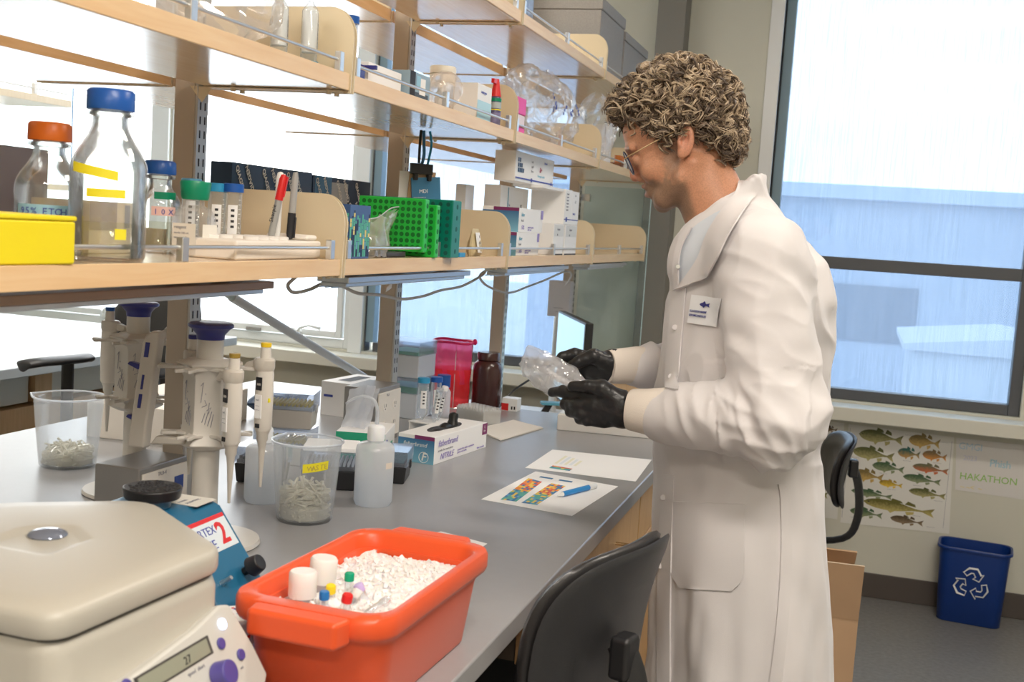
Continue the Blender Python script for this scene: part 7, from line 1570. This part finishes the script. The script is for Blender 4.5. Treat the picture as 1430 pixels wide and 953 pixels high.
for i, (x, y, z) in enumerate(V):
    n1 = mnoise.noise(Vector((x*6, y*6, z*5))); r = 0.0
    # broad cloth folds
    q = Vector((x*9+n1*1.2, y*9, z*5+x*4)); f1 = 1-abs(mnoise.noise(q))*2.2
    up = min(1, max(0, (z-1.0)/0.15))
    r += 0.0085*f1*up+0.0035*mnoise.noise(Vector((x*26, y*26, z*14)))
    lo_ = min(1, max(0, (1.12-z)/0.2)); r += lo_*0.0085*(mnoise.noise(Vector((x*14, y*14, z*2.6)))+0.45*mnoise.noise(Vector((x*34, y*34, z*5))))
    # sleeve creases
    if dF[i] < 0.10 and x < -0.06:
        s = tF[i]; m1 = mnoise.noise(Vector((x*13+2, y*13, z*13))); wv = 1-abs(mnoise.noise(Vector((x*30+z*16, y*10, z*9-x*10))))*2.6; r += 0.0100*wv*(0.45+0.8*m1)*math.exp(-((s-0.35)/0.6)**2)
    if dU[i] < 0.10:
        s = tU[i]; m1 = mnoise.noise(Vector((x*11+5, y*11, z*11))); wv = 1-abs(mnoise.noise(Vector((x*9+z*22, y*9+x*12, z*17))))*2.4; r += 0.0095*wv*(0.35+0.65*s)*(0.5+0.9*m1)
    disp[i] = r
V = V+N*disp[:, None]
M_coat = mat('coat_cloth', (0.69, 0.66, 0.665), 0.78, bump=0.15, bscale=900, sheen=0.25, sss=0.0)
coat = npmesh('lab_coat', V, Q, M_coat, person, PO)
bvh = BVHTree.FromPolygons([Vector(v) for v in V], [tuple(int(i) for i in q) for q in Q])
EYE = Vector((0, 0, 1.48))
def hit(p, off):
    p = Vector(p); d = (p-EYE).normalized(); h = bvh.ray_cast(EYE, d)
    if h[0] is None:
        h2 = bvh.find_nearest(p+d*0.2); return h2[0]+h2[1]*off
    n = h[1] if h[1].dot(d) < 0 else -h[1]
    return h[0]-d*off*0.6+n*off*0.4
def patch(name, A, B, m, off, nu=10, k=8, th=0.0018, parent=None):
    """a cloth strip between two edge lines, laid onto the coat"""
    A = spline(A, k); B = spline(B, k); n = min(len(A), len(B))-1
    P = [[hit(A[j].lerp(B[j], i/nu), off)-Vector(PO) for i in range(nu+1)] for j in range(n+1)]
    for _ in range(3):
        for j in range(1, n):
            for i in range(1, nu): P[j][i] = (P[j][i]*2+P[j-1][i]+P[j+1][i]+P[j][i-1]+P[j][i+1])/6
    g = G(); g.sheet(lambda u, v: P[round(v*n)][round(u*nu)], nu, n, -th); return g.build(name, m, parent or person, ang=60)
patch('t_shirt', [(-0.2300, 1.85, 1.5230), (-0.2637, 1.85, 1.4965), (-0.2786, 1.85, 1.4654), (-0.2819, 1.85, 1.4341), (-0.278, 1.85, 1.3997)], [(-0.2000, 1.85, 1.5380), (-0.2200, 1.85, 1.4950), (-0.2350, 1.85, 1.4622), (-0.250, 1.85, 1.4291), (-0.2745, 1.85, 1.3976)],
      mat('tshirt_cotton', (0.60, 0.64, 0.70), 0.85, bump=0.1, bscale=700), 0.0008)
patch('lapel', [(-0.2700, 1.85, 1.4990), (-0.2850, 1.85, 1.4660), (-0.2885, 1.85, 1.4341), (-0.2850, 1.85, 1.3997)], [(-0.2637, 1.85, 1.4965), (-0.2770, 1.85, 1.4654), (-0.2795, 1.85, 1.4341), (-0.2760, 1.85, 1.3977)], M_coat, 0.010, 4, 6, 0.003)
patch('collar', [(-0.1680, 1.85, 1.5690), (-0.175, 1.85, 1.5409), (-0.2016, 1.85, 1.4853), (-0.2212, 1.85, 1.435), (-0.2312, 1.85, 1.4183)], [(-0.1907, 1.85, 1.5720), (-0.2161, 1.85, 1.5270), (-0.2355, 1.85, 1.4854), (-0.2485, 1.85, 1.448), (-0.2823, 1.85, 1.3948)], M_coat, 0.014, th=0.003)
patch('placket', [(-0.2824, 1.85, 1.3971), (-0.2872, 1.85, 1.3549), (-0.2887, 1.85, 1.2847), (-0.2870, 1.85, 1.2350)], [(-0.2665, 1.85, 1.4006), (-0.2665, 1.85, 1.3566), (-0.2667, 1.85, 1.2868), (-0.2660, 1.85, 1.2350)], M_coat, 0.006, 5, 6, 0.003)
patch('placket', [(-0.2815, 1.85, 1.093), (-0.2795, 1.85, 1.04), (-0.2776, 1.85, 0.9763), (-0.2707, 1.85, 0.8557), (-0.2626, 1.85, 0.7526), (-0.25, 1.85, 0.62)],
      [(-0.2615, 1.85, 1.0950), (-0.2590, 1.85, 1.04), (-0.2565, 1.85, 0.9794), (-0.2494, 1.85, 0.8592), (-0.2414, 1.85, 0.7564), (-0.232, 1.85, 0.62)], M_coat, 0.004, 5, 6, 0.003)
patch('side_pocket', [(-0.2773, 1.85, 1.0487), (-0.2730, 1.85, 1.00), (-0.2659, 1.85, 0.9478), (-0.2366, 1.85, 0.9074)], [(-0.1448, 1.85, 1.0604), (-0.1410, 1.85, 1.00), (-0.1373, 1.85, 0.9432), (-0.1533, 1.85, 0.9157)], M_coat, 0.0035, 14, 8, 0.0025)
patch('side_vent', [(-0.0955, 1.85, 1.100), (-0.090, 1.85, 1.0745), (-0.083, 1.85, 1.0056), (-0.079, 1.85, 0.924), (-0.079, 1.85, 0.8411), (-0.081, 1.85, 0.7787), (-0.084, 1.85, 0.66)], [(-0.083, 1.85, 1.100), (-0.076, 1.85, 1.0745), (-0.067, 1.85, 1.0056), (-0.062, 1.85, 0.924), (-0.061, 1.85, 0.8411), (-0.062, 1.85, 0.7787), (-0.064, 1.85, 0.66)], M_coat, 0.0045, 4, 6, 0.004)
bd_ = patch('badge', [(-0.2553, 1.85, 1.39), (-0.2570, 1.85, 1.3673), (-0.2586, 1.85, 1.3446)], [(-0.2082, 1.85, 1.3879), (-0.2103, 1.85, 1.3647), (-0.2124, 1.85, 1.3416)], mat('badge_white', (0.88, 0.89, 0.92), 0.6), 0.006, 8, 5, 0.0015)
# badge emblem and lettering
def on_badge(u, v): return Vector((-0.2553+(0.0471)*u-0.0033*v, 1.85, 1.39-0.0021*u-0.0454*v))
o0 = hit(on_badge(0.5, 0.5), 0.0085); ux = (hit(on_badge(0.9, 0.5), 0.0085)-hit(on_badge(0.1, 0.5), 0.0085)); uy = (hit(on_badge(0.5, 0.1), 0.0085)-hit(on_badge(0.5, 0.9), 0.0085)); bw = ux.length/0.8; bh = uy.length/0.8
ux.normalize(); uy.normalize(); uz = ux.cross(uy).normalized(); 
def bpt(a, b, o=0.0006): return o0-Vector(PO)+ux*(a*bw)+uy*(b*bh)+uz*o
g = G(); fp = []
for i in range(11): t_ = i/10; fp.append((-0.16+0.26*t_, 0.20+0.075*math.sin(PI*t_)**0.8))
fp += [(0.13, 0.20+0.03), (0.19, 0.275), (0.17, 0.20), (0.19, 0.13), (0.13, 0.17)]
for i in range(10, -1, -1): t_ = i/10; fp.append((-0.16+0.26*t_, 0.20-0.07*math.sin(PI*t_)**0.8))
n_ = 11; g.add([bpt(a, b) for a, b in fp[:11]]+[bpt(a, b) for a, b in fp[16:][::-1]], [(i, n_+i, n_+i+1, i+1) for i in range(10)]); g.add([bpt(a, b) for a, b in [(0.08, 0.23), (0.08, 0.17), (0.19, 0.12), (0.165, 0.20), (0.19, 0.28)]], [(0, 1, 2, 3, 4)])
g.add([bpt(a, b) for a, b in [(-0.06, 0.26), (0.0, 0.33), (0.05, 0.26)]], [(0, 2, 1)]); g.add([bpt(a, b) for a, b in [(-0.05, 0.14), (-0.01, 0.08), (0.03, 0.14)]], [(0, 1, 2)]); g.build('fish_emblem', M_navy, bd_)
lettering(bd_, M_navy, [('GLOUCESTER MARINE', 0.0052, bpt(-0.47, -0.10), ux, uy, dict(bold=0.0001, space=0.95)), ('GENOMICS INSTITUTE', 0.0052, bpt(-0.47, -0.25), ux, uy, dict(bold=0.0001, space=0.95))])
g = G()
for p in ((-0.2297, 1.85, 1.4424), (-0.2532, 1.85, 1.4212), (-0.2790, 1.85, 1.4339)):
    c = hit(p, 0.013)-Vector(PO); d = (Vector(p)-EYE).normalized(); G().cyl(c, c-d*0.002, 0.0045, 0.0035, n=16).build('snap', M_steel, coat)
for z in (1.335, 1.255, 1.055, 0.94):
    p = (-0.277+0.03*max(0, 1.15-z), 1.85, z); c = hit(p, 0.0085)-Vector(PO); d = (Vector(p)-EYE).normalized(); G().cyl(c, c-d*0.0012, 0.0052, 0.0045, n=16).build('snap', M_coat, coat)
# knit cuffs
M_cuff = mat('knit_cuff', (0.74, 0.67, 0.60), 0.85, bump=0.35, bscale=700)
def cuff(P, R, name='knit_cuff'):
    g = G(); P = [Vector(p)-Vector(PO) for p in P]; n = 72; d = (P[-1]-P[0]).normalized(); a = Vector((0, 0, 1)); a = (a-d*a.dot(d)).normalized(); b = d.cross(a); rings = []
    for p, r in zip(P, R): rings.append([p+(a*math.cos(2*PI*i/n)+b*math.sin(2*PI*i/n)*0.88)*(r+(0.0006 if i % 2 else 0)) for i in range(n)])
    g.loft(rings); return g.build(name, M_cuff, person, ang=60)
cuff([(-0.278, 1.957, 1.175), (-0.305, 1.960, 1.177), (-0.335, 1.963, 1.176), (-0.362, 1.966, 1.176), (-0.366, 1.966, 1.176)], [0.043, 0.044, 0.0395, 0.0360, 0.0335])
cuff([(-0.385, 2.263, 1.222), (-0.41, 2.238, 1.223), (-0.43, 2.215, 1.222), (-0.452, 2.195, 1.221), (-0.456, 2.192, 1.221)], [0.038, 0.037, 0.035, 0.033, 0.031])

# ---- gloved hands
M_glv = mat('black_nitrile_glove', (0.016, 0.016, 0.018), 0.36, bump=0.25, bscale=260, coat=0.1)
def mkframe(o, U, Vv): return np.array(o), np.stack([U, Vv, np.array([0.0, -0.00131, 0.0])])
def hand(name, fr, f, lo, hi, h=0.0017):
    O, B = fr; Bi = np.linalg.inv(B)
    def F(P): q = ((P-O.astype(np.float32)) @ Bi.astype(np.float32)); return f(q)*0.00131
    c = np.array([O+np.array(k) @ B for k in [(lo[0], lo[1], lo[2]), (hi[0], hi[1], hi[2])]]); V, Q = surfnet(F, c.min(0), c.max(0), h); V = relax(V, Q, 1, 0.4)
    N = vnormals(V, Q); dd = np.array([mnoise.noise(Vector(p)*95)*0.0009+abs(mnoise.noise(Vector(p)*48+Vector((3, 1, 2))))*0.0012 for p in V]); V = V+N*dd[:, None]
    return npmesh(name, V, Q, M_glv, person, PO)
def chain(q, pts, r, k=2.5):
    d = None
    for i in range(len(pts)-1):
        s = sd_cap(q, pts[i], pts[i+1], r[i], r[i+1]); d = s if d is None else smin(d, s, k)
    return d
def left_hand(q):
    f = q.copy(); f[..., 2] *= 1.45
    d = sd_cap(f, (50, -11.5, 0), (38, -11, 0), 25.5, 24.5); d = smin(d, sd_cap(f, (38, -11, 0), (12, -7, 0), 25, 22.5), 8); d = smin(d, sd_cap(f, (14, -22, 0), (2, -10, 0), 15, 17), 8)
    d = smax(d, q[..., 0]-46, 1.5)
    d = smin(d, chain(q, [(4, 8, 2), (-26, 10, -8), (-48, 12, -16), (-64, 10, -22)], [10.5, 8.6, 8.0, 6.8]), 5)       # index
    d = smin(d, chain(q, [(1, -5, 4), (-24, -5, 2), (-42, -5, -10), (-46, -6, -22)], [10.5, 8.8, 7.8, 6.8]), 4)        # middle
    d = smin(d, chain(q, [(4, -17, 2), (-17, -16, 4), (-34, -16, -6), (-37, -17, -18)], [10, 8.4, 7.4, 6.4]), 3.5)     # ring
    d = smin(d, chain(q, [(9, -27, 0), (-8, -27, 3), (-21, -26, -5), (-24, -26, -15)], [9, 7.4, 6.6, 5.8]), 3.5)       # little
    d = smin(d, chain(q, [(34, 2, 4), (14, 19, 10), (-6, 22, 13), (-27, 22, 11)], [14, 11.5, 8.6, 7.2]), 6)             # thumb
    return d
LHF = mkframe([-0.4337, 1.985, 1.1808], [0.001299, 0, 0.000138], [-9.4e-05, 0, 0.001283]); RHF = mkframe([-0.4918, 2.20, 1.2193], [0.001436, 0, 0.000139], [-0.000103, 0, 0.001413])
hand('glove', LHF, left_hand, (-80, -48, -44), (58, 40, 34))
def right_hand(q):
    f = q.copy(); f[..., 2] *= 1.4
    d = sd_cap(f, (42, -1, 0), (30, -1, 0), 22.5, 21.5); d = smin(d, sd_cap(f, (30, -1, 0), (6, -3, 0), 21.5, 18), 7); d = smax(d, q[..., 0]-37, 1.5)
    d = smin(d, chain(q, [(2, 8, 2), (-22, 16, 4), (-38, 12, 8), (-46, 5, 14)], [10, 8, 7.2, 6.0]), 4)
    d = smin(d, chain(q, [(0, 0, 0), (-24, 4, -4), (-38, -2, -2), (-42, -10, 4)], [10, 8.2, 7.4, 6.2]), 4)
    d = smin(d, chain(q, [(2, -9, -2), (-20, -8, -8), (-34, -14, -6), (-37, -21, 0)], [9.5, 7.8, 7.0, 6.0]), 3.5)
    d = smin(d, chain(q, [(8, -17, -3), (-12, -18, -8), (-25, -24, -6), (-27, -30, -2)], [8.5, 7, 6.2, 5.4]), 3.5)
    d = smin(d, chain(q, [(26, 4, 10), (8, 14, 20), (-12, 6, 26), (-31, -5, 27)], [12, 10, 8.0, 6.6]), 5)
    return d
hand('glove', RHF, right_hand, (-60, -42, -34), (48, 34, 44))
# legs and shoes (below the frame)
M_trou = mat('dark_trousers', (0.05, 0.055, 0.075), 0.8)
def legs(P):
    d = smin(sd_cap(P, (-0.175, 2.06, 0.62), (-0.175, 2.05, 0.10), 0.085, 0.055), sd_cap(P, (-0.185, 2.28, 0.62), (-0.190, 2.29, 0.10), 0.085, 0.055), 0.01); return np.maximum(d, 0.075-P[..., 2])
V, Q = surfnet(legs, (-0.30, 1.94, 0.05), (-0.05, 2.40, 0.74), 0.012); V = relax(V, Q, 2); npmesh('trousers', V, Q, M_trou, person, PO)
for (x, y) in ((-0.175, 2.05), (-0.190, 2.29)):
    g = G(); R = []
    for dx, w_, h0, h1 in ((0.085, 0.02, 0.01, 0.05), (0.07, 0.034, 0.0, 0.075), (0.0, 0.040, 0.0, 0.085), (-0.07, 0.045, 0.0, 0.07), (-0.14, 0.046, 0.0, 0.048), (-0.18, 0.030, 0.002, 0.03), (-0.19, 0.012, 0.006, 0.02)):
        R.append([Vector((x+dx-PO[0], y-PO[1]+w_*math.cos(2*PI*i/18), max(0.0, (h0+h1)/2+(h1-h0)/2*math.sin(2*PI*i/18)))) for i in range(18)])
    g.loft(R); g.build('shoe', M_black, person, ang=60)

# ---- the pouch held in both hands
t = thing('plastic_pouch', 'crinkled clear plastic pouch held between the two black gloves', 'pouch', (-0.5278, 2.07, 1.206))
BU = Vector((0.001388, 0, 0.000139)); BV = Vector((-9.6e-05, 0, 0.001356)); BW = Vector((0, -0.0013, 0))
def pouch(s):
    def f(u, v):
        c = Vector((-46+92*u, 30-46*u-8*math.sin(PI*u), 0)); hw = 9+17*math.sin(PI*min(1, u*0.9+0.12)); nrm = Vector((0.48, 0.88, 0)); k = (v-0.5)*2
        p = c+nrm*hw*k; b = s*13*(1-k*k)*math.sin(PI*min(1, max(0, u)))**0.6
        q = BU*p.x+BV*p.y+BW*(b+6*u); n = mnoise.noise_vector(q*55+Vector((s*3, 0, 0))); r = abs(mnoise.noise(q*110)); return q+n*0.006+BW*(s*r*5-s*1.5)
    return f
g = G(); g.sheet(pouch(1), 46, 26); g.sheet(pouch(-1), 46, 26); g.build('film', clear('pouch_film', (0.99, 0.99, 1.0), 1.0, 0.38, (0.98, 0.98, 1.0), 0.06, 0.5), t)
g = G(); g.box(-22, 22, -4, 4, -2, 2); 
o = G(); o.tube([BU*(-20)+BV*(12), BU*0+BV*(0), BU*24+BV*(-13)], 0.006, 10); o.build('contents', mat('pouch_white', (0.86, 0.86, 0.88), 0.4), t)
